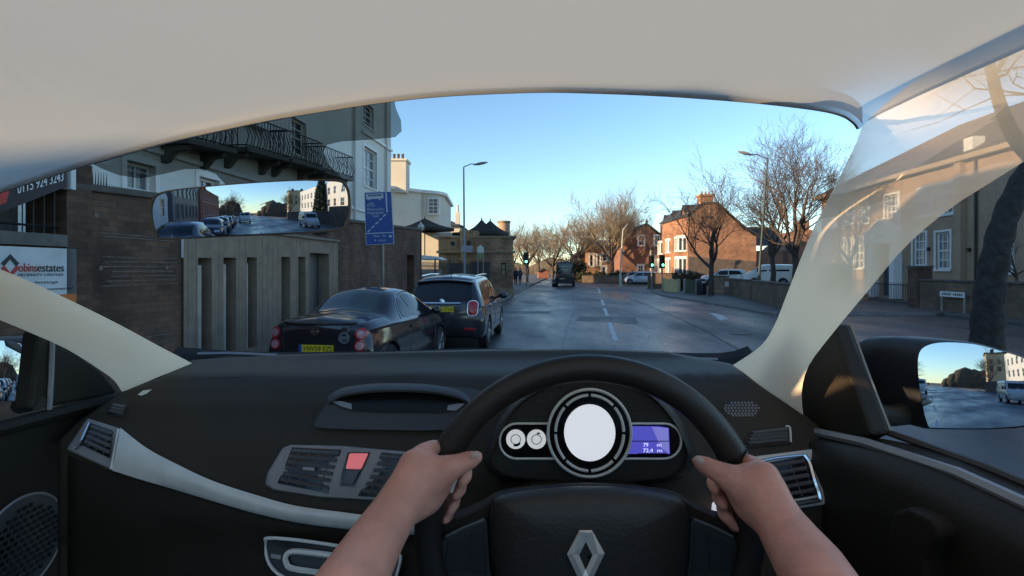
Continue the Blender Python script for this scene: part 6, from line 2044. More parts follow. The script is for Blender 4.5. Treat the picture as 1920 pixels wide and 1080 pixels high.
def strip3(A, B, n=24, k=8, bulge=.02, bdir=None):
    a = resample(catmull(A, 6), n); c = resample(catmull(B, 6), n)
    G = []
    for p, q_ in zip(a, c):
        row = []
        for j in range(k + 1):
            t = j / k
            x = p.lerp(q_, t); dcam = (EYE - x).normalized()
            row.append(x + dcam * bulge * math.sin(PI * t) ** .7)
        G.append(row)
    return G
PL = [P(u, v, Y) for u, v, Y in ((1372, 686, 1.05), (1425, 650, 1.0), (1452, 610, .93), (1480, 540, .84), (1520, 440, .73), (1560, 360, .70), (1600, 280, .635), (1617, 236, .61))]
PR = [P(u, v, Y) for u, v, Y in ((1506, 778, .86), (1503, 735, .84), (1514, 690, .80), (1545, 645, .76), (1640, 530, .66), (1700, 460, .62), (1780, 392, .57), (1850, 347, .52), (1925, 300, .48), (2050, 225, .44), (2400, 60, .38))]
a = resample(catmull(PL, 6), 30); c = resample(catmull(PR, 6), 30)
G = []
top_line = resample([edge[-1]] + right_edge, 9)
for i, (p, q_) in enumerate(zip(a, c)):
    row = []
    for j in range(9):
        t = j / 8; x = p.lerp(q_, t)
        w = max(0, 1 - i / 24.0)
        x = x + (EYE - x).normalized() * .018 * math.sin(PI * t) ** .7 * w
        row.append(x)
    G.append(row)
G[-1] = [V(p) for p in top_line]
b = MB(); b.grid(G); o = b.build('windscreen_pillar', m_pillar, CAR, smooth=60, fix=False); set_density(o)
at_ = o.data.attributes.new('sun_tint_blend', 'FLOAT', 'POINT')
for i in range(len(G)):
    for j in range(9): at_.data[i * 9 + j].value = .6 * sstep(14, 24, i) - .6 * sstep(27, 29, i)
PL2 = [P(u, v, Y) for u, v, Y in ((-300, 395, .50), (-150, 448, .55), (0, 505, .62), (60, 530, .66), (150, 572, .74), (230, 612, .82), (300, 650, .92), (360, 681, 1.02))]
PR2 = [P(u, v, Y) for u, v, Y in ((-300, 485, .52), (-150, 540, .58), (0, 600, .66), (60, 625, .70), (130, 657, .77), (190, 695, .85), (215, 714, .89), (229, 735, .92))]
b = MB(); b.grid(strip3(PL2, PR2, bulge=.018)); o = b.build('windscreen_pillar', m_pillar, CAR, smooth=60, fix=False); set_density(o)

# unseen strip added at the left to keep sun out of the cabin
x_ = ed[0].x
G = [[V((x_, y, 1.66)), V((x_ - .01, y, (zt_ + 1.66) / 2)), V((x_, y, zt_))] for y, zt_ in ((-.45, 1.92), (-.3, 1.92), (-.06, 1.92), (.1, 1.92), (.2, 1.925), (.3, ed[0].z + .16), (.4, ed[0].z + .06), (.5, ed[0].z))]
b = MB(); b.grid(G); b.build('side_sun_block', mat('side_block_trim', (.4, .38, .35), .8), CAR, smooth=50, fix=False, solid=.008)
# strip hidden behind the roof edge, added to block sun on the pillar
G = []
for p in catmull(edge, 3):
    d = p - EYE
    G.append([EYE + d * 1.002 + V((0, 0, .0015)), EYE + d * 1.2 + V((0, 0, .004)), EYE + d * 1.4 + V((0, 0, .006)), EYE + d * 1.4 + V((0, 0, .03)), EYE + d * 1.02 + V((0, 0, .02))])
b = MB(); b.grid(G, cj=True); b.build('header_sun_block', mat('header_block_paint', (.5, .5, .5), .5), CAR, smooth=50)
# panes
m_clear = clear_pane()
b = MB()
bot = [P(u, v, 1.16) for u, v in ((300, 668), (600, 668), (900, 662), (1150, 662), (1420, 655))]
top_ = [P(u, v, .515) for u, v in ((60, 325), (520, 205), (900, 160), (1250, 165), (1617, 230))]
A_ = resample(bot, 13); B_ = resample(top_, 13)
b.grid([[p.lerp(q_, j / 6) + V((0, .05 * math.sin(PI * j / 6), 0)) for j in range(7)] for p, q_ in zip(A_, B_)])
b.build('windscreen', m_clear, CAR, fix=False)

# ---- dashboard surface
def Ttop(u): return lin(u, [(110, 830), (150, 792), (200, 760), (229, 737), (300, 714), (360, 680), (420, 674), (500, 670), (700, 665), (900, 660), (1105, 658), (1250, 664), (1372, 687), (1440, 738), (1506, 778), (1580, 842)])
DT = [(650, 1.13), (672, 1.09), (705, .945), (714, .935), (730, .915), (760, .885), (830, .845), (900, .815), (960, .80), (1000, .80), (1020, .81), (1080, .79), (1300, .76)]
def Dd(u, v):
    y = lin(v, DT)
    # pad bulges towards the passenger and drops at the ends
    y += .02 * sstep(420, 220, u) * 0 - .010 * math.exp(-((v - 860) / 60.) ** 2) * sstep(1400, 1200, u)
    y = min(y, .74 * 960 / max(1, 960 - u) if u < 260 else 9)
    return y
G = []
us = [110 + i * 10 for i in range(148)]
for u in us:
    t0 = Ttop(u); row = [P(u, t0 - 3, Dd(u, t0) + .05)]
    for j in range(64):
        v = t0 + (1290 - t0) * (j / 63.0) ** 1.15
        row.append(P(u, v, Dd(u, v)))
    G.append(row)
b = MB(); b.grid(G); dash_bvh = bvh_of(b)
DASH = b.build('dashboard', m_dash, CAR, smooth=50, fix=False, solid=.004)

def pray(u, v, bvh=None):
    d = V(((u - CX) / F0, 1, (CY - v) / F0)).normalized()
    h = (bvh or dash_bvh).ray_cast(EYE, d)
    if h[0] is None: return P(u, v, .8), V((0, -1, 0))
    n = h[1]
    if n.dot(d) > 0: n = -n
    return h[0], n
def pd(u, v, off=0, bvh=None):
    """a point on the dashboard seen at a pixel, raised towards the viewer"""
    h, n = pray(u, v, bvh)
    return h + (EYE - h).normalized() * off
def pdecal(mb, outline, off, rings=3, smooth=0, skirt=.02, dome=0, bvh=None, mi=0):
    ol = [V((p[0], p[1], 0)) for p in outline]
    if smooth: ol = catmull(ol, smooth, closed=True)
    c = sum(ol, V((0, 0, 0))) / len(ol); n = len(ol)
    vs = [pd(c.x, c.y, off + dome, bvh)]
    for r_ in range(1, rings + 1):
        t = r_ / rings
        for p in ol:
            x = c + (p - c) * t; vs.append(pd(x.x, x.y, off + dome * (1 - t * t), bvh))
    for p in ol: vs.append(pd(p.x, p.y, off - skirt, bvh))
    fs = [(0, 1 + i, 1 + (i + 1) % n) for i in range(n)]
    for r_ in range(rings):
        a = 1 + r_ * n; b_ = a + n
        fs += [(a + i, b_ + i, b_ + (i + 1) % n, a + (i + 1) % n) for i in range(n)]
    mb.add(vs, fs, mi)
def ptube(mb, pts, r, off, n=6, closed=False, smooth=4):
    q_ = catmull([V((p[0], p[1], 0)) for p in pts], smooth, closed=closed) if smooth else [V((p[0], p[1], 0)) for p in pts]
    mb.tube([pd(p.x, p.y, off) for p in q_], r, n=n, closed=closed)
def bil(c, s_, t):
    """c: tl,tr,br,bl"""
    a = V((*c[0], 0)).lerp(V((*c[1], 0)), s_); d = V((*c[3], 0)).lerp(V((*c[2], 0)), s_)
    p = a.lerp(d, t); return (p.x, p.y)
def vent(parent, name, bez, opening, nh, nv, off, m_b, hl=None, mslat=None, smooth=0):
    b = MB(); pdecal(b, bez, off, rings=2, smooth=smooth)
    o = b.build(name, m_b, parent, smooth=40, bevel=.003, seg=2)
    for op in opening:
        b = MB(); pdecal(b, op, off + .002, rings=1, skirt=.006); b.build('vent_opening', m_gloss, o, smooth=30)
        b = MB()
        q4 = [op[0], op[1], op[2], op[3]]
        for k in range(nh):
            t = (k + .7) / (nh + .4)
            p0, p1 = bil(q4, .03, t), bil(q4, .97, t)
            a_, c_ = pd(*p0, off + .004), pd(*p1, off + .004)
            mid = pd(*bil(q4, .5, t), off + .004)
            w = V((0, .006, .0022))
            pts = [a_, mid, c_]
            b.grid([[p + V((0, -.001, .0013)), p + V((0, .004, .0028)), p + V((0, .004, .0005)), p + V((0, -.001, -.0013))] for p in pts], cj=True)
        for k in range(nv):
            t = (k + .8) / (nv + .6)
            p0, p1 = bil(q4, t, .04), bil(q4, t, .96)
            b.tube([pd(*p0, off + .0035), pd(*p1, off + .0035)], .0012, n=4)
        b.build('slat', mslat or mat('slat_plastic', (.13, .12, .115), .5), o, smooth=None)
    return o
# top pad line & seams
b = MB(); ptube(b, [(357, 712), (450, 709), (640, 706), (800, 704), (930, 702)], .0016, .001); b.build('pad_seam', m_gloss, DASH)
b = MB(); pdecal(b, [(638, 697), (800, 693), (940, 694), (940, 701), (800, 701), (638, 703)], .003, rings=1); b.build('windscreen_vent_slot', m_gloss, DASH)
# display hood in the middle
b = MB(); pdecal(b, [(590, 798), (598, 778), (622, 745), (650, 732), (700, 724), (790, 722), (880, 728), (915, 742), (900, 790), (850, 806), (720, 806), (610, 803)], .010, rings=4, smooth=2, skirt=.02)
hd = b.build('display_tray', mat('tray_plastic', (.085, .078, .075), .5, bump=.1, bs=300), DASH, smooth=40)
b = MB(); pdecal(b, [(628, 748), (660, 739), (740, 735), (820, 739), (868, 752), (850, 770), (800, 773), (690, 771), (648, 766)], .0125, rings=2, smooth=2, skirt=.003)
b.build('display_recess', mat('recess_brown', (.012, .010, .008), .5), hd)
b = MB()
arc_ = catmull([V((u, v, 0)) for u, v in ((614, 752), (640, 737), (690, 729), (745, 727), (810, 730), (862, 741), (885, 756))], 5)
G = []
for i, p in enumerate(arc_):
    t = i / (len(arc_) - 1); lift = .012 + .022 * math.sin(PI * t) ** .6
    G.append([pd(p.x, p.y - 9, .008), pd(p.x, p.y - 3, lift), pd(p.x, p.y + 4, lift + .001), pd(p.x, p.y + 8, lift - .004), pd(p.x, p.y + 7, .010)])
b.grid(G); b.build('hood', mat('tray_plastic', ()), hd, smooth=60, fix=False)
for o_ in ([(620, 752), (640, 762), (660, 768), (659, 757), (640, 752)], [(838, 769), (840, 760), (862, 756), (872, 757), (855, 770)]):
    b = MB(); pdecal(b, o_, .015, rings=1, skirt=.004); b.build('corner_highlight', m_bezel, hd)  # pale wedges painting the highlights inside the hood corners

# silver strip and lower fascia
top_e = [(226, 802), (275, 840), (333, 871), (400, 902), (480, 928), (553, 948), (640, 960), (720, 970), (790, 976)]
bot_e = [(210, 882), (260, 898), (311, 913), (400, 940), (480, 963), (557, 980), (640, 991), (720, 999), (790, 1004)]
A_ = resample(catmull([V((*p, 0)) for p in top_e], 5), 40); B_ = resample(catmull([V((*p, 0)) for p in bot_e], 5), 40)
G = []
for p, q_ in zip(A_, B_):
    row = [pd(p.x, p.y, -.01)]
    for j in range(7):
        t = j / 6; x = p.lerp(q_, t); row.append(pd(x.x, x.y, .014 + .006 * math.sin(PI * t)))
    row.append(pd(q_.x, q_.y, -.01)); G.append(row)
b = MB(); b.grid(G); b.build('silver_trim', m_silver, CAR, smooth=50, fix=False)
lo = [(130, 850), (205, 885), (311, 917), (400, 944), (480, 967), (557, 984), (672, 998), (790, 1008), (820, 1030), (820, 1250), (110, 1250), (110, 900)]
A_ = resample([V((u, v, 0)) for u, v in ((128, 856), (205, 886), (311, 917), (400, 944), (480, 967), (557, 984), (672, 998), (800, 1008))], 30)
G = []
for p in A_:
    G.append([pd(p.x, p.y, -.004), pd(p.x, p.y + 1, .006)] + [pd(p.x, p.y + (1285 - p.y) * t, .006 + .035 * math.sin(min(1, t * 2.2) * PI / 2) - .05 * t) for t in (.03, .08, .15, .25, .4, .6, .8, 1)])
b = MB(); b.grid(G); lf_bvh = bvh_of(b); b.build('lower_fascia', m_dash_lo, CAR, smooth=60, fix=False, solid=.003)
# centre vents, hazard switch
vc = vent(CAR, 'centre_vents', [(497, 908), (502, 886), (530, 840), (545, 834), (640, 836), (820, 852), (830, 862), (800, 942), (700, 938), (600, 932), (512, 918)],
          [[(548, 839), (640, 843), (615, 925), (520, 906)], [(716, 848), (806, 856), (780, 936), (671, 930)]], 6, 4, .012, m_bezel)
b = MB(); pdecal(b, [(652, 848), (694, 848), (684, 872), (664, 913), (637, 911), (640, 890)], .0145, rings=1, skirt=.004); hz_ = b.build('hazard_surround', m_gloss, vc)
b = MB(); pdecal(b, [(655, 850), (691, 850), (677, 880), (648, 879)], .018, rings=1, skirt=.004); b.build('hazard_button', mat('hazard_red', (.55, .12, .14), .35, emit=(.9, .22, .25), es=.25), hz_, smooth=None, bevel=.002)
b = MB(); pdecal(b, [(648, 882), (676, 882), (661, 910), (640, 909)], .018, rings=1, skirt=.004); b.build('lock_button', mat('button_grey', (.12, .12, .14), .4), hz_, smooth=None, bevel=.002)
b = MB(); pdecal(b, [(568, 875), (590, 877), (589, 883), (567, 881)], .020, rings=1, skirt=.004); b.build('vent_tab', m_bezel, vc, smooth=None)
# left end vent
ve = vent(CAR, 'side_vent', [(164, 784), (225, 803), (209, 881), (124, 843)], [[(172, 794), (211, 807), (205, 859), (153, 834)]], 4, 3, .012, m_bezel)
b = MB(); ptube(b, [(168, 793), (150, 832), (140, 841)], .0025, .016); b.build('vent_rim', m_chrome, ve)
b = MB(); ptube(b, [(222, 805), (215, 845), (208, 880)], .0022, .016); b.build('vent_rim', m_silver, ve)
vent(CAR, 'defroster_vent', [(209, 752), (240, 758), (232, 785), (196, 777)], [[(212, 756), (236, 761), (229, 781), (202, 774)]], 3, 0, .006, m_dash)
# right vents
vr = vent(CAR, 'side_vent', [(1392, 862), (1404, 857), (1539, 840), (1573, 942), (1500, 953), (1440, 962)], [[(1412, 872), (1508, 855), (1534, 928), (1440, 944)]], 5, 2, .012, m_silver, mslat=mat('slat_plastic', ()))
b = MB(); ptube(b, [(1508, 853), (1518, 868), (1527, 900), (1537, 932), (1530, 938), (1490, 945)], .0035, .016); ptube(b, [(1420, 866), (1460, 858), (1508, 853)], .002, .016); b.build('vent_rim', m_chrome, vr)
vt = vent(CAR, 'defroster_vent', [(1391, 841), (1400, 820), (1418, 805), (1482, 796), (1487, 810), (1483, 833)], [[(1412, 809), (1478, 801), (1479, 829), (1399, 836)]], 4, 0, .008, m_dash)
b = MB(); ptube(b, [(1473, 799), (1481, 802), (1483, 829)], .0018, .011); b.build('vent_rim', m_silver, vt)
# speaker grilles
b = MB(); pdecal(b, circ(1391, 767, 36, 15, n=28), .003, rings=3, skirt=.006); sp1 = b.build('tweeter_grille', m_dash, CAR)
b = MB()
for j, v in enumerate((755, 760, 765, 770, 775, 779)):
    w = 34 * math.sqrt(max(0, 1 - ((v - 767) / 16) ** 2))
    for k in range(-5, 6):
        u = 1391 + k * 6.3 + (2 if j % 2 else 0)
        if abs(u - 1391) < w: pdecal(b, [(u - 2.2, v - 1.7), (u + 1.9, v - 1.7), (u + 2.2, v + 1.7), (u - 1.9, v + 1.7)], .0045, rings=1, skirt=.003)
b.build('grille_mesh', mat('grille_grey', (.28, .28, .3), .4, metal=.3), sp1, smooth=None)
b = MB(); pdecal(b, [(x * .98 + 0, y) for x, y in circ(286, 735, 26, 8, n=24)], .003, rings=2, skirt=.006); sp2 = b.build('tweeter_grille', m_bezel, CAR)
b = MB(); pdecal(b, [(258, 740), (268, 732), (285, 730), (275, 738), (265, 742)], .005, rings=1, skirt=.003); b.build('grille_mesh', m_silver, sp2)
# radio panel outline, handle
b = MB(); pdecal(b, [(500, 1010), (560, 1014), (650, 1026), (745, 1036), (752, 1050), (738, 1095), (560, 1095), (515, 1072), (498, 1045)], .046, rings=3, skirt=.05, smooth=0); rp = b.build('audio_panel', mat('audio_plastic', (.03, .03, .03), .4), CAR, smooth=40)
b = MB(); ptube(b, [(560, 1095), (520, 1075), (501, 1048), (499, 1018), (502, 1009), (560, 1013), (650, 1026), (700, 1034), (744, 1040), (751, 1048), (742, 1085)], .0024, .049, smooth=3); b.build('chrome_edge', m_silver, rp)
b = MB(); ptube(b, [(640, 1044), (580, 1036), (548, 1034), (536, 1042), (537, 1056), (548, 1066), (600, 1074), (640, 1080)], .0042, .052, smooth=3); b.build('pull_handle', m_silver, rp)
b = MB(); pdecal(b, [(508, 1038), (527, 1041), (526, 1049), (508, 1046)], .050, rings=1, skirt=.004); b.build('button', m_bezel, rp, smooth=None)
b = MB(); pdecal(b, [(1335, 944), (1340, 938), (1353, 950), (1353, 975), (1340, 975), (1333, 965)], .03, rings=1, skirt=.03); b.build('reflection_card', mat('glowing_white_card', (.8, .8, .82), .3, emit=(.9, .9, 1), es=.25), CAR, smooth=None, bevel=.002)  # faint glow on the card paints the white light reflected here
# windscreen foot and wiper
b = MB()
A_ = resample(catmull([P(u, v, 1.18) for u, v in ((335, 652), (480, 661), (700, 660), (860, 655), (1000, 656), (1180, 660), (1350, 663), (1402, 650))], 5), 40)
b.grid([[p, p + V((0, -.03, -.012)), p + V((0, -.08, -.04)), p + V((0, -.10, -.07))] for p in A_]); b.build('windscreen_foot', mat('rubber_black', (.012, .011, .010), .9), CAR, smooth=60, fix=False, solid=.004)
for w_ in ([P(372, 664, 1.14), P(430, 663, 1.13), P(520, 667, 1.12)], [P(1290, 674, 1.1), P(1345, 675, 1.1)]):
    b = MB(); b.tube(w_, .0045, n=6); b.build('wiper_arm', m_metal, CAR)

# ---- instrument binnacle
YB_ = .70
ol = catmull([V((u, v, 0)) for u, v in ((917, 862), (925, 830), (947, 785), (985, 745), (1040, 718), (1105, 708), (1170, 716), (1225, 742), (1265, 785), (1288, 830), (1294, 858), (1280, 884), (1240, 900), (1105, 906), (970, 898), (930, 884))], 4, closed=True)
b = MB()
c_ = V((1105, 815, 0))
G = []
for k, (sc, y) in enumerate(((1.06, .84), (1.03, .74), (1.0, .702), (.975, .70), (.95, .706), (.6, .708), (.02, .708))):
    G.append([P(*( (c_ + (p - c_) * sc).xy ), y) for p in ol])
b.grid(G, cj=True); BNN = b.build('instrument_binnacle', m_hub, CAR, smooth=50, fix=False)
def face_poly(mb, pts, y, th=.002, smooth=0):
    p_ = catmull([V((*p, 0)) for p in pts], smooth, closed=True) if smooth else [V((*p, 0)) for p in pts]
    mb.prism([P(p.x, p.y, y) for p in p_], (0, th, 0))
yF = .704
b = MB(); pill = rrect(1107, 827, 340, 66, 32, 8); face_poly(b, pill, yF, .003); b.build('gauge_panel', m_gloss, BNN, smooth=None)
b = MB(); b.tube([P(u, v, yF - .001) for u, v in pill], .0016, n=6, closed=True); b.build('gauge_surround', m_silver, BNN)
b = MB(); face_poly(b, circ(1105.5, 812, 77, 81, n=48), yF - .004, .004); b.build('dial_base', m_gloss, BNN, smooth=None)
b = MB(); b.tube([P(u, v, yF - .005) for u, v in circ(1105.5, 812, 78, 82, n=56)], .0022, n=6, closed=True); b.build('dial_ring', m_silver, BNN)
b = MB()
for k in range(8):
    a0 = R(45 * k + 2.5); a1 = R(45 * k + 42.5)
    b.tube([P(1105.5 + 64 * math.cos(a0 + (a1 - a0) * i / 10), 812 + 71 * math.sin(a0 + (a1 - a0) * i / 10), yF - .006) for i in range(11)], .0021, n=6)
b.build('segment_ring', mat('ivory_ring', (.85, .82, .74), .5), BNN)
b = MB(); face_poly(b, circ(1106, 812, 48, 53, n=40), yF - .007, .003); b.build('speed_display', mat('dial_white', (.8, .81, .83), .4, var=.02, emit=(.85, .87, .92), es=.33), BNN, smooth=None)
for u in (967, 1006):
    b = MB(); face_poly(b, circ(u, 824, 18, n=28), yF - .003, .002); dl = b.build('small_dial', mat('dial_white_small', (.75, .75, .75), .4, var=.05, vs=60, emit=(.85, .85, .85), es=.25), BNN, smooth=None)
    b = MB(); b.tube([P(*p, yF - .0035) for p in circ(u, 824, 9, n=20)], .0005, n=4, closed=True)
    if u < 990: face_poly(b, [(963, 834), (972, 832), (976, 830), (975, 834), (970, 837), (963, 837)], yF - .004)
    else: face_poly(b, [(1006, 812), (1012, 811), (1013, 814), (1007, 814)], yF - .004)
    b.build('dial_mark', m_gloss, dl, smooth=None)
m_lcd = mat('lcd_blue', (.05, .05, .3), .2, var=.05, emit=(.05, .05, .30), es=.75)
b = MB(); face_poly(b, [(1178, 800), (1236, 800), (1254, 803), (1256, 851), (1176, 851)], yF - .003); LC = b.build('trip_screen', m_lcd, BNN, smooth=None)
b = MB(); face_poly(b, [(1222, 800), (1253, 803), (1255, 851), (1240, 840)], yF - .0036, .0003); b.build('screen_glare', mat('lcd_light', (.1, .1, .3), .2, emit=(.12, .12, .36), es=.75), LC, smooth=None)
b = MB(); face_poly(b, [(1178, 826.5), (1254, 826.5), (1254, 828), (1178, 828)], yF - .004, .0003); face_poly(b, [(1196, 850), (1250, 850), (1250, 853), (1196, 853)], yF - .004, .0003); b.build('screen_line', m_gloss, LC, smooth=None)
b = MB()
for tx, u, v, w in (('79', 1211, 834.5, 9), ('m', 1236, 834.5, 8), ('72,4', 1215, 845, 18), ('m', 1237, 845, 9)):
    add_text(b, tx, .0072, P(u, v, yF - .0042), (1, 0, 0), (0, 0, 1), width=w / F0 * yF)
b.build('digits', mat('lcd_white', (.6, .6, .8), .4, emit=(.6, .6, .9), es=.6), LC, smooth=None)

# ---- steering wheel
YW = .58
SW = MB()
cw = V((1105, 992))
ring = []; rad_px = 302
b = MB()
rings = []
N = 96; K = 14
for i in range(N):
    a = 2 * PI * i / N
    row = []
    thick = 26 + 3.0 * math.exp(-((math.sin(a) - .35) / .25) ** 2)
    for k in range(K):
        f = 2 * PI * k / K
        rr_ = rad_px + thick * math.cos(f)
        p = P(cw.x + rr_ * math.cos(a), cw.y - rr_ * math.sin(a), YW)
        p.y += .0155 * math.sin(f)
        row.append(p)
    rings.append(row)
b.grid(rings, ci=True, cj=True)
RIM = b.build('steering_wheel', m_leather, CAR, smooth=60)
for a in (28, 152, 205, 335):
    b = MB(); a = R(a); pts = []
    for k in range(16):
        f = 2 * PI * k / 16; rr_ = rad_px + 28 * math.cos(f); p = P(cw.x + rr_ * math.cos(a), cw.y - rr_ * math.sin(a), YW); p.y += .0172 * math.sin(f); pts.append(p)
    b.tube(pts, .0009, n=5, closed=True); b.build('seam', m_gloss, RIM)
b = MB()
for a0, a1 in ((14, 27), (153, 166)):
    b.tube([P(cw.x + 268 * math.cos(R(a)), cw.y - 268 * math.sin(R(a)), YW - .006) for a in range(a0, a1 + 1, 2)], .0022, n=5)
b.build('silver_inlay', m_silver, RIM)
# spokes / carrier
b = MB()
sp_ = [(806, 1010), (822, 985), (860, 975), (905, 955), (935, 938), (1000, 928), (1105, 922), (1210, 928), (1275, 938), (1305, 955), (1350, 975), (1388, 985), (1404, 1010), (1400, 1100), (1330, 1180), (880, 1180), (810, 1100)]
pp = catmull([V((*p, 0)) for p in sp_], 3, closed=True)
b.prism([P(p.x, p.y, .588) for p in pp], (0, .03, 0)); b.build('spoke', m_dash_lo, RIM, smooth=None, bevel=.006, seg=3)
hub = catmull([V((u, v, 0)) for u, v in ((919, 990), (921, 950), (932, 932), (980, 920), (1060, 912), (1105, 911), (1150, 912), (1225, 922), (1275, 938), (1288, 958), (1290, 1010), (1280, 1090), (1240, 1170), (1105, 1190), (970, 1170), (930, 1090))], 4, closed=True)
c_ = V((1105, 1045, 0))
G = []
for sc, y in ((1.0, .59), (1.0, .580), (.985, .574), (.95, .568), (.88, .561), (.75, .554), (.5, .549), (.25, .547), (.02, .547)):
    G.append([P(*((c_ + (p - c_) * sc).xy), y) for p in hub])
b = MB(); b.grid(G, cj=True); hub_bvh = bvh_of(b); HUB = b.build('airbag_cover', m_hub, RIM, smooth=50, fix=False)
b = MB()
b.tube([P(p.x, p.y, .583) for p in hub], .0016, n=5, closed=True); b.build('cover_gap', m_gloss, RIM)
for s_ in (-1, 1):
    def mx_(u): return 1105 + s_ * (u - 1105) if s_ > 0 else 2210 - (2210 - u)
    def mm(pts): return [(2210 - u, v) if s_ > 0 else (u, v) for u, v in pts]
    b = MB(); face_poly(b, mm([(821, 1090), (823, 1022), (835, 1005), (908, 974), (914, 980), (918, 1060), (925, 1100)]), .578, .02); o = b.build('button_pad', mat('pad_grey', (.035, .035, .033), .5, bump=.1, bs=250), RIM, smooth=None, bevel=.003)
    b = MB(); face_poly(b, mm([(834, 1070), (838, 1022), (846, 1012), (876, 998), (880, 1002), (880, 1072)]), .5765, .002); face_poly(b, mm([(884, 1072), (884, 1000), (909, 988), (911, 1076)]), .5765, .002); b.build('button', mat('button_dark', (.028, .028, .03), .4), o, smooth=None, bevel=.0015)
    b = MB(); b.tube([P(*p, .577) for p in mm([(836, 1006), (870, 989), (908, 974)])], .0014, n=5); b.build('pad_edge', mat('edge_grey', (.14, .14, .14), .4), o)
# diamond emblem on the hub
def hp(u, v, off):
    return pd(u, v, off, hub_bvh)
outer = [(1086, 994), (1111, 994), (1134, 1038), (1111, 1088), (1096, 1096), (1086, 1088), (1063, 1039)]
outer = [(1086, 994), (1110, 994), (1134, 1038), (1108, 1092), (1088, 1092), (1063, 1039)]
inner = [(1098, 1017), (1099, 1017), (1111, 1041), (1098.5, 1068), (1097.5, 1068), (1086, 1041)]
b = MB()
mid_ = [((a0 + c0) / 2, (a1 + c1) / 2) for (a0, a1), (c0, c1) in zip(outer, inner)]
mid_[0] = (1086.5, 994.5 + 4); mid_[1] = (1109, 999)
vs = [hp(u, v, .0005) for u, v in outer] + [hp(u, v, .005) for u, v in outer] + [hp(u, v, .0075) for u, v in mid_] + [hp(u, v, .0045) for u, v in inner] + [hp(u, v, .0005) for u, v in inner]
fs = []
for r_ in range(4):
    fs += [(r_ * 6 + i, r_ * 6 + (i + 1) % 6, (r_ + 1) * 6 + (i + 1) % 6, (r_ + 1) * 6 + i) for i in range(6)]
b.add(vs, fs); b.build('diamond_emblem', mat('emblem_metal', (.85, .80, .70), .4, metal=.5, var=.05), RIM, smooth=None)
# steering column shroud
b = MB(); b.prism([P(u, v, .62) for u, v in ((930, 960), (1000, 935), (1210, 935), (1280, 960), (1290, 1040), (920, 1040))], (0, .2, -.03)); b.build('column_shroud', m_dash_lo, CAR, smooth=None, bevel=.01, seg=3)

# ---- doors
XL, XR = -.76, .555
def dx(u, v, X):
    Y = X * F0 / (u - CX); return P(u, v, Y)
b = MB()
b.hexa([V((XL - .05, .1, .9)), V((XL, .1, .9)), V((XL, 1.0, .9)), V((XL - .05, 1.0, .9))], [V((XL - .05, .1, 1.535)), V((XL + .0, .1, 1.55)), V((XL, 1.0, 1.508)), V((XL - .05, 1.0, 1.50))])
LD = b.build('door_panel', m_door, CAR, smooth=None, bevel=.012, seg=3)
b = MB(); b.tube([V((XL + .002, .1, 1.54)), V((XL + .002, .6, 1.522)), V((XL + .0, .985, 1.502))], .012, n=8); b.build('sill_trim', m_dash_lo, LD)
c = dx(12, 1055, XL + .004)
b = MB(); b.lathe([(.072, -.004), (.072, .004), (.06, .008), (0.001, .009)], V((XL, .79, 1.325)), ax=(1, 0, 0), n=32); spk = b.build('speaker_grille', mat('speaker_grey', (.06, .062, .058), .5), LD)
b = MB()
for i in range(-6, 7):
    for j in range(-6, 7):
        y, z = (i + .5 * (j % 2)) * .0105, j * .0095
        if y * y + z * z < .06 ** 2: b.lathe([(.0034, 0), (.0034, .0015)], V((XL + .0088, .79 + y, 1.325 + z)), ax=(1, 0, 0), n=6)
b.build('speaker_hole', m_gloss, spk)
b = MB(); b.tube([V((XL + .004, .79 + .073 * math.cos(k * PI / 18), 1.325 + .073 * math.sin(k * PI / 18))) for k in range(36)], .0022, n=5, closed=True); b.build('speaker_rim', m_bezel, spk)
# left sail & mirror
def sail(pts, X, name='mirror_sail', th=-.03, m=None, parent=None):
    b = MB(); b.prism([dx(u, v, X) for u, v in pts], (th, 0, 0)); return b.build(name, m or m_door, parent or CAR, smooth=None, bevel=.006, seg=2)
sail([(75, 618), (105, 638), (140, 656), (190, 692), (224, 735), (200, 744), (57, 770), (66, 700)], XL)
b = MB(); b.tube([dx(98, 640, XL + .003), dx(96, 700, XL + .003), dx(92, 768, XL + .003)], .004, n=6); b.build('sail_seam', m_bezel, CAR)
def mirror_plane(center, target_dir):
    d = (center - EYE).normalized(); return (target_dir.normalized() - d).normalized()
def on_plane(u, v, c, n, off=0.0):
    d = V(((u - CX) / F0, 1, (CY - v) / F0)); t = ((c + n * off) - EYE).dot(n) / d.dot(n); return EYE + d * t
BACK = V((-SL, -1, 0)).normalized()
m_mirror = bpy.data.materials.new('mirror_glass'); m_mirror.use_nodes = True
pb_ = m_mirror.node_tree.nodes['Principled BSDF']; pb_.inputs['Metallic'].default_value = 1; pb_.inputs['Roughness'].default_value = .0; pb_.inputs['Base Color'].default_value = (.46, .53, .64, 1)
def mirror(parent, glass_px, vp_px, Yc, glass_name='mirror_glass'):
    """flat glass whose normal shows the road behind at pixel vp_px"""
    c = P(*vp_px, Yc); n = mirror_plane(c, BACK)
    pts = [on_plane(u, v, c, n) for u, v in glass_px]
    b = MB(); b.prism(pts, n * -.003); return c, n, b.build(glass_name, m_mirror, parent, smooth=None)
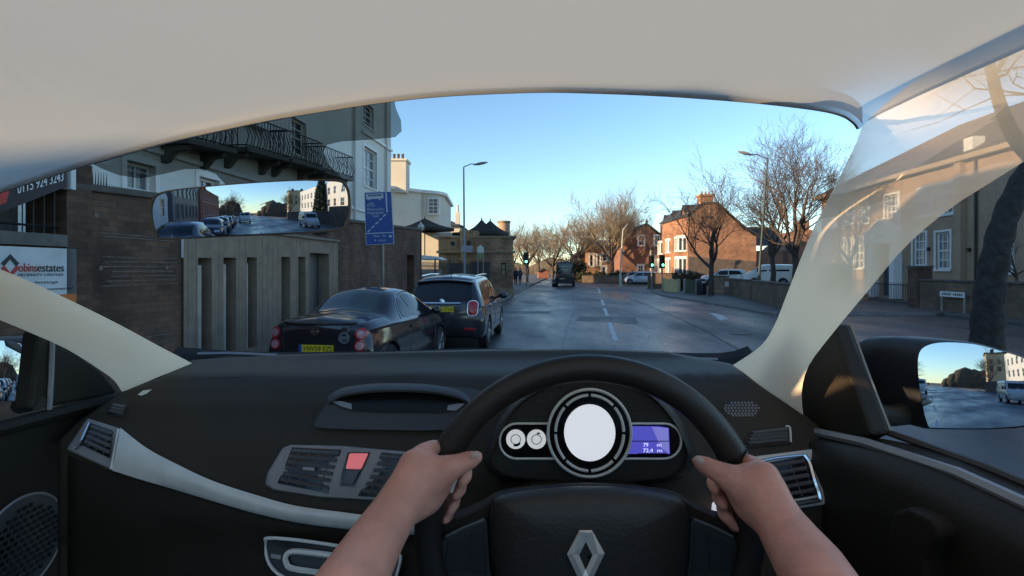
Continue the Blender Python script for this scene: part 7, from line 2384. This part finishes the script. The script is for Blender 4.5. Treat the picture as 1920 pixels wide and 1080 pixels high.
def convex(name, ol2, n, Rc, vpt, parent):
    """slightly convex glass, apex at the point that shows the road behind"""
    cc2 = sum(ol2, V((0, 0, 0))) / len(ol2)
    G = []
    for s_ in (.003, .1, .2, .3, .4, .5, .6, .7, .8, .9, 1.0):
        row = []
        for p in ol2:
            x = cc2 + (p - cc2) * s_; d = x - vpt; d = d - n * d.dot(n)
            row.append(x - n * (d.length_squared / (2 * Rc)))
        G.append(row)
    G.append([p - n * .004 for p in G[-1]])
    b = MB(); b.grid(G, cj=True); return b.build(name, m_mirror, parent, smooth=60, fix=False)
# right door
b = MB()
sec = [(XR + .02, 1.50), (XR, 1.512), (XR - .025, 1.508), (XR - .05, 1.498), (XR - .062, 1.47), (XR - .055, 1.43), (XR - .06, 1.38), (XR - .045, 1.30), (XR - .06, 1.2), (XR - .06, .9)]
G = []
for i in range(14):
    y = .05 + .95 * i / 13
    zof = -.0 - .055 * sstep(.62, 1.0, y)
    G.append([V((x - .02 * sstep(.6, 1.0, y) * (j > 2), y, z + zof)) for j, (x, z) in enumerate(sec)])
b.grid(G); RDOOR = b.build('door_panel', m_door, CAR, smooth=50, fix=False, solid=.006)
b = MB(); b.tube([V((XR - .032, .1, 1.511)), V((XR - .032, .6, 1.511)), V((XR - .040, .75, 1.497)), V((XR - .05, .98, 1.455))], [.007] * 4, n=6); b.build('sill_trim', m_bezel, RDOOR)
b = MB(); b.tube([V((XR + .003, .1, 1.517)), V((XR + .003, .60, 1.517)), V((XR + .003, .76, 1.508))], .005, n=6); b.build('window_seal', mat('brown_seal', (.07, .055, .045), .6), RDOOR)
b = MB()
hc = [(1668, 1110), (1662, 1000), (1672, 958), (1700, 950), (1740, 968), (1756, 985), (1758, 1010), (1745, 1020), (1730, 1050), (1735, 1110)]
b.prism([dx(u, v, XR - .085) for u, v in hc], (.03, 0, 0)); b.build('door_handle', m_dash_lo, RDOOR, smooth=None, bevel=.01, seg=3)
sail([(1512, 692), (1530, 662), (1560, 635), (1592, 606), (1606, 640), (1640, 730), (1672, 815), (1640, 828), (1580, 812), (1530, 790), (1506, 772)], XR)
b = MB(); b.tube([dx(1594, 610, XR + .003), dx(1630, 710, XR + .003), dx(1670, 813, XR + .003)], .0035, n=6); b.build('quarter_seal', mat('seal_silver', (.3, .27, .22), .4, metal=.4), CAR)
b = MB(); b.tube([dx(1572, 690, XR - .003), dx(1590, 745, XR - .004), dx(1605, 810, XR - .003)], [.002, .006, .003], n=8); b.build('sail_ridge', m_bezel, CAR)

# rear view mirror
RM = 'rear_view_mirror'
gp_ = [(287, 378), (296, 366), (330, 357), (420, 348), (520, 341), (600, 338), (636, 339), (648, 348), (654, 366), (654, 398), (648, 418), (634, 430), (560, 436), (440, 441), (310, 447), (294, 441), (286, 420), (283, 395)]
gp2 = [(470 + (u - 470) * .994, 392 + (v - 392) * .985) for u, v in gp_]
gsm = catmull([V((*p, 0)) for p in gp_], 3, closed=True)
c, n, gl = None, None, None
Yc = .55; c = P(463, 400, Yc); n = mirror_plane(c, BACK)
ol = [on_plane(p.x, p.y, c, n, .002) for p in gsm]
cc = sum(ol, V((0, 0, 0))) / len(ol)
b = MB(); G = [[cc + (p - cc) * s_ - n * d_ for p in ol] for s_, d_ in ((.985, .001), (1.0, 0), (1.012, .003), (1.012, .012), (.95, .026), (.7, .034), (.02, .036))]
b.grid(G, cj=True)
RVM = b.build('rear_view_mirror', mat('mirror_shell', (.05, .047, .042), .45), CAR, smooth=50, fix=False)
pts = [on_plane(p.x, p.y, c, n, .0022) for p in gsm]; pts = [cc + (p - cc) * .988 for p in pts]
convex('mirror_glass', [p + n * .004 for p in pts], n, .9, P(463, 400, .55), RVM)
b = MB(); b.tube([ol[0] * 1 for _ in ()] or [p - n * .0 for p in [cc + (q_ - cc) * 1.006 for q_ in ol]], .0014, n=5, closed=True); b.build('mirror_frame', mat('frame_tan', (.12, .10, .075), .4), RVM)
b = MB(); b.tube([cc - n * .03, cc + V((.01, .10, .0)), cc + V((.01, .16, .0))], [.012, .010, .02], n=12); b.build('mirror_stem', mat('stem_grey', (.16, .15, .14), .5), RVM)
# smoky visor
def smoky():
    m = bpy.data.materials.new('smoky_film'); m.use_nodes = True; nt = m.node_tree
    for x in list(nt.nodes): nt.nodes.remove(x)
    o = nt.nodes.new('ShaderNodeOutputMaterial'); t = nt.nodes.new('ShaderNodeBsdfTransparent'); t.inputs['Color'].default_value = (.62, .62, .60, 1)
    d = nt.nodes.new('ShaderNodeBsdfDiffuse'); d.inputs['Color'].default_value = (.05, .05, .048, 1)
    mx = nt.nodes.new('ShaderNodeMixShader'); mx.inputs[0].default_value = .12
    nt.links.new(t.outputs[0], mx.inputs[1]); nt.links.new(d.outputs[0], mx.inputs[2]); nt.links.new(mx.outputs[0], o.inputs['Surface'])
    return m
vis = [(158, 299), (300, 259), (520, 210), (640, 191), (737, 177), (741, 201), (751, 225), (752, 245), (740, 256), (690, 261), (640, 264), (612, 270), (604, 286), (615, 308), (634, 327), (649, 345), (640, 341), (600, 340), (500, 344), (427, 350), (404, 326), (378, 316), (344, 316), (296, 327), (259, 334), (222, 328), (190, 316)]
b = MB(); b.prism([P(u, v, .60) for u, v in vis], (0, .003, 0)); b.build('smoky_visor', smoky(), CAR, smooth=None)

# right wing mirror
WR = [(1722, 662), (1740, 646), (1775, 641), (1830, 645), (1880, 658), (1925, 672), (1985, 705), (2000, 740), (1985, 785), (1900, 803), (1760, 804), (1738, 795), (1726, 745), (1720, 700)]
Yc = .80; c = P(1737, 716, Yc); n = mirror_plane(c, BACK)
gs = catmull([V((*p, 0)) for p in WR], 3, closed=True)
ol = [on_plane(p.x, p.y, c, n, .004) for p in gs]; cc = sum(ol, V((0, 0, 0))) / len(ol)
far = [P(1700, 722, .98)] * 1
G = []
shift = V((-.075, .10, .0))
for s_, d_, sh in ((.985, -.002, 0), (1.0, 0, 0), (1.03, .006, 0), (1.04, .02, .08), (1.02, .05, .35), (.93, .08, .7), (.75, .105, .95), (.4, .12, 1.1), (.02, .122, 1.1)):
    G.append([cc + (p - cc) * s_ + V((0, 1, 0)) * d_ + V((-.055, .01, .002)) * sh for p in ol])
b = MB(); b.grid(G, cj=True); WMR = b.build('wing_mirror', mat('mirror_black', (.028, .027, .03), .4, bump=.1, bs=250), CAR, smooth=60, fix=False)
convex('mirror_glass', [cc + (on_plane(p.x, p.y, c, n, .012) - cc) * .985 for p in gs], n, 1.7, c, WMR)
b = MB(); b.tube([dx(1640, 775, XR), P(1668, 780, .80), P(1730, 770, .86)], [.016, .016, .02], n=12); b.build('mirror_arm', m_door, WMR)
# left wing mirror
WL_ = [(-150, 650), (-80, 640), (0, 638), (25, 641), (41, 650), (47, 690), (44, 738), (32, 751), (0, 752), (-150, 752), (-170, 700)]
Yc = .84; c = P(44, 706, Yc); n = mirror_plane(c, BACK)
gs = catmull([V((*p, 0)) for p in WL_], 3, closed=True)
ol = [on_plane(p.x, p.y, c, n, .004) for p in gs]; cc = sum(ol, V((0, 0, 0))) / len(ol)
G = []
for s_, d_, sh in ((.985, -.002, 0), (1.0, 0, 0), (1.03, .006, 0), (1.045, .02, .15), (1.02, .05, .5), (.9, .08, .9), (.6, .10, 1.1), (.02, .105, 1.1)):
    G.append([cc + (p - cc) * s_ + V((0, 1, 0)) * d_ + V((.03, 0, -.0)) * sh for p in ol])
b = MB(); b.grid(G, cj=True); WML = b.build('wing_mirror', mat('mirror_black', ()), CAR, smooth=60, fix=False)
convex('mirror_glass', [cc + (on_plane(p.x, p.y, c, n, .012) - cc) * .985 for p in gs], n, 1.6, c, WML)
b = MB(); b.tube([dx(70, 755, XL), P(40, 760, .87)], [.012, .014], n=10); b.build('mirror_arm', m_door, WML)

# ------------------------------------------------------------------ people
m_skin = mat('skin', (.70, .33, .24), .48, var=.22, vs=14, bump=.12, bs=160, sss=.15, spec=.35)
def remesh_obj(name, chains, voxel, m, parent, smooth_it=6, ell=()):
    b = MB()
    for ch in chains:
        for (p, r) in ch: b.ball(p, r, 8)
        for (p, r), (q_, s_) in zip(ch, ch[1:]):
            b.tube([p, q_], [r, s_], n=18)
    for c, r, sc, rot in ell:
        t_ = MB(); t_.ball((0, 0, 0), r, 10, sc)
        b.add([V(c) + rot @ p for p in t_.v], t_.f)
    me = bpy.data.meshes.new(name); me.from_pydata([tuple(p) for p in b.v], [], b.f)
    bm = bmesh.new(); bm.from_mesh(me); bmesh.ops.recalc_face_normals(bm, faces=bm.faces); bm.to_mesh(me); bm.free()
    o = bpy.data.objects.new('tmp', me); COL.objects.link(o)
    r_ = o.modifiers.new('r', 'REMESH'); r_.mode = 'VOXEL'; r_.voxel_size = voxel
    s_ = o.modifiers.new('s', 'SMOOTH'); s_.iterations = smooth_it; s_.factor = .5
    dg = bpy.context.evaluated_depsgraph_get()
    res = bpy.data.meshes.new_from_object(o.evaluated_get(dg))
    bpy.data.objects.remove(o)
    out = MB(); out.v = [v.co.copy() for v in res.vertices]; out.f = [tuple(p.vertices) for p in res.polygons]; out.mi = [0] * len(out.f)
    bpy.data.meshes.remove(res)
    return out
def pc(lst):
    """(u, v, Y, radius_px) -> (point, radius)"""
    return [(P(u, v, Y), r / F0 * Y) for u, v, Y, r in lst]
LA = [(V((-.19, -.12, 1.47)), .052), (V((-.235, .08, 1.39)), .045), (V((-.225, .25, 1.355)), .040)]
arm = LA + pc([(640, 1120, .42, 66), (672, 1072, .455, 62), (706, 1012, .485, 52), (742, 955, .51, 44), (762, 925, .522, 44)])
palmL = [pc([(742, 955, .51, 44), (775, 915, .53, 44), (790, 893, .535, 40), (800, 880, .54, 32)]),
         pc([(752, 945, .512, 38), (768, 900, .525, 36), (776, 872, .532, 30)]),
         pc([(762, 950, .52, 36), (800, 930, .54, 34), (820, 905, .545, 30), (828, 888, .545, 26)]),
         pc([(810, 900, .538, 34), (838, 880, .540, 27), (862, 870, .545, 20), (880, 863, .55, 18), (892, 858, .552, 14), (897, 856, .553, 10)])]
fingL = [pc([(776, 872, .535, 26), (790, 852, .548, 20), (808, 842, .565, 17), (826, 840, .595, 15), (850, 850, .610, 14), (872, 872, .606, 13), (875, 893, .590, 12), (866, 905, .582, 10)]),
         pc([(772, 886, .54, 24), (780, 876, .57, 18), (800, 872, .602, 16), (835, 880, .612, 15), (862, 900, .606, 14), (864, 918, .59, 12), (855, 930, .582, 10)]),
         pc([(772, 908, .54, 22), (778, 905, .575, 17), (800, 905, .605, 15), (832, 915, .612, 14), (853, 932, .604, 13), (851, 948, .590, 11), (844, 958, .583, 9)]),
         pc([(775, 930, .54, 20), (782, 930, .575, 15), (800, 935, .602, 13), (826, 948, .606, 12), (842, 960, .597, 11), (839, 972, .586, 10), (833, 978, .58, 8)])]
def mir(lst, du=0, dv=8):
    return [(2210 - u + du, v + dv, Y, r) for u, v, Y, r in lst]
RA = [(V((.37, -.12, 1.47)), .052), (V((.43, .08, 1.39)), .045), (V((.41, .25, 1.355)), .040)]
armR = RA + pc([(1562, 1130, .42, 68), (1522, 1068, .455, 64), (1490, 1022, .485, 54), (1462, 980, .51, 46), (1440, 945, .522, 45)])
palmR = [pc([(1462, 980, .51, 46), (1430, 940, .53, 46), (1415, 915, .535, 42), (1405, 900, .54, 32)]),
         pc([(1455, 965, .512, 40), (1440, 920, .525, 36), (1434, 893, .532, 28)]),
         pc([(1445, 975, .52, 36), (1408, 945, .54, 34), (1390, 918, .545, 30), (1378, 902, .545, 26)]),
         pc([(1400, 918, .538, 36), (1370, 897, .540, 27), (1345, 884, .545, 20), (1325, 874, .55, 18), (1312, 867, .552, 14), (1306, 863, .553, 10)])]
fingR = [pc([(1434, 893, .535, 25), (1424, 880, .548, 19), (1405, 868, .566, 16), (1385, 862, .598, 15), (1360, 868, .61, 14), (1340, 888, .606, 13), (1336, 908, .592, 12), (1342, 920, .583, 10)]),
         pc([(1436, 908, .54, 24), (1428, 895, .572, 18), (1405, 890, .605, 16), (1372, 898, .612, 15), (1347, 915, .606, 14), (1347, 935, .59, 13), (1358, 948, .582, 11)]),
         pc([(1438, 928, .54, 22), (1432, 920, .575, 17), (1408, 922, .605, 15), (1376, 934, .612, 15), (1356, 950, .604, 14), (1358, 966, .590, 13), (1368, 975, .583, 11)]),
         pc([(1436, 948, .54, 20), (1430, 945, .575, 15), (1410, 952, .602, 14), (1386, 964, .606, 14), (1372, 975, .597, 13), (1376, 986, .586, 12), (1384, 990, .58, 10)])]
torso = [[(V((.09, -.20, 1.46)), .10), (V((.09, -.22, 1.25)), .13), (V((.09, -.22, 1.0)), .14)], [(V((-.17, -.14, 1.46)), .06), (V((.09, -.18, 1.49)), .075), (V((.35, -.14, 1.46)), .06)]]
mb = remesh_obj('person', [arm] + palmL + fingL + [armR] + palmR + fingR + torso, .0036, m_skin, None, 5)
PRS = mb.build('person', m_skin, None, smooth=80)
tag(PRS, 'bare armed driver with both hands gripping the black steering wheel', 'person')
m_nail = mat('finger_nail', (.52, .36, .31), .3, var=.03, spec=.6)
def nail(u, v, Y, ru, rv, ang):
    c = P(u, v, Y); d = (EYE - c).normalized(); x = V((math.cos(ang), 0, math.sin(ang))); x = (x - d * x.dot(d)).normalized(); y = d.cross(x)
    b = MB(); G = []
    for s_ in (.02, .5, .85, 1.0):
        G.append([c + x * ru / F0 * Y * s_ * math.cos(k * PI / 8) + y * rv / F0 * Y * s_ * math.sin(k * PI / 8) + d * .0012 * (1 - s_ ** 2) for k in range(16)])
    G.append([c + x * ru / F0 * Y * math.cos(k * PI / 8) + y * rv / F0 * Y * math.sin(k * PI / 8) - d * .004 for k in range(16)])
    b.grid(G, cj=True); return b.build('finger_nail', m_nail, PRS, smooth=60, fix=False)
nail(892, 853, .5385, 9, 7, R(20))
nail(1311, 862, .5385, 9, 7, R(150))
b = remesh_obj('shirt', [[(V((.09, -.20, 1.40)), .135), (V((.09, -.22, 1.25)), .15), (V((.09, -.22, .98)), .16)], [(V((-.16, -.14, 1.455)), .072), (V((.09, -.18, 1.46)), .085), (V((.34, -.14, 1.455)), .072)]], .008, None, None, 4)
b.build('shirt', mat('dark_shirt', (.03, .035, .05), .9, bump=.3, bs=120), PRS, smooth=80)

# distant pedestrians
def pedestrian(label, u, Y, coat, legs, step=.12, rz=0):
    c = P(u, 0, Y); x, y = c.x, Y
    B0 = V((x, y, .1))
    def q_(a, b_, z): return B0 + V((a, b_, z))
    ch = [[(q_(0, 0, .95), .15), (q_(0, 0, 1.2), .17), (q_(0, 0, 1.4), .16), (q_(0, 0, 1.52), .07), (q_(0, 0, 1.62), .10), (q_(0, 0, 1.68), .10)],
          [(q_(-.08, 0, .95), .11), (q_(-.1, -step, .5), .075), (q_(-.1, -step * 1.5, .06), .05), (q_(-.1, -step * 1.5 - .14, .04), .04)],
          [(q_(.08, 0, .95), .11), (q_(.1, step, .5), .075), (q_(.1, step * 1.6, .06), .05), (q_(.1, step * 1.6 - .14, .04), .04)],
          [(q_(-.17, 0, 1.42), .065), (q_(-.24, .06, 1.15), .05), (q_(-.22, -.08, .92), .04)],
          [(q_(.17, 0, 1.42), .065), (q_(.24, -.06, 1.15), .05), (q_(.22, .08, .92), .04)]]
    m = remesh_obj('person', ch, .025, None, None, 2)
    o = m.build('person', m_skin, None, smooth=80); tag(o, label, 'person')
    b = remesh_obj('coat', [[(p, r * 1.16) for p, r in ch[0][:3]]] + [[(p, r * 1.3) for p, r in ch[3]], [(p, r * 1.3) for p, r in ch[4]]], .025, None, None, 2); b.build('coat', coat, o, smooth=80)
    b = remesh_obj('trousers', [[(p, r * 1.2) for p, r in ch[1]], [(p, r * 1.2) for p, r in ch[2]]], .025, None, None, 2); b.build('trousers', legs, o, smooth=80)
    b = MB(); b.ball(B0 + V((0, .02, 1.71)), .115, 7); b.build('hair', mat('brown_hair', (.03, .02, .014), .7), o)
    return o
pedestrian('pedestrian in a navy coat walking on the left pavement by the lodge', 967, 57, mat('navy_coat', (.02, .02, .045), .9), mat('dark_trousers', (.015, .015, .02), .9))
pedestrian('pedestrian in a dark grey coat standing behind the left traffic light', 975, 60, mat('grey_coat', (.05, .05, .06), .9), mat('dark_trousers', ()), step=.05)
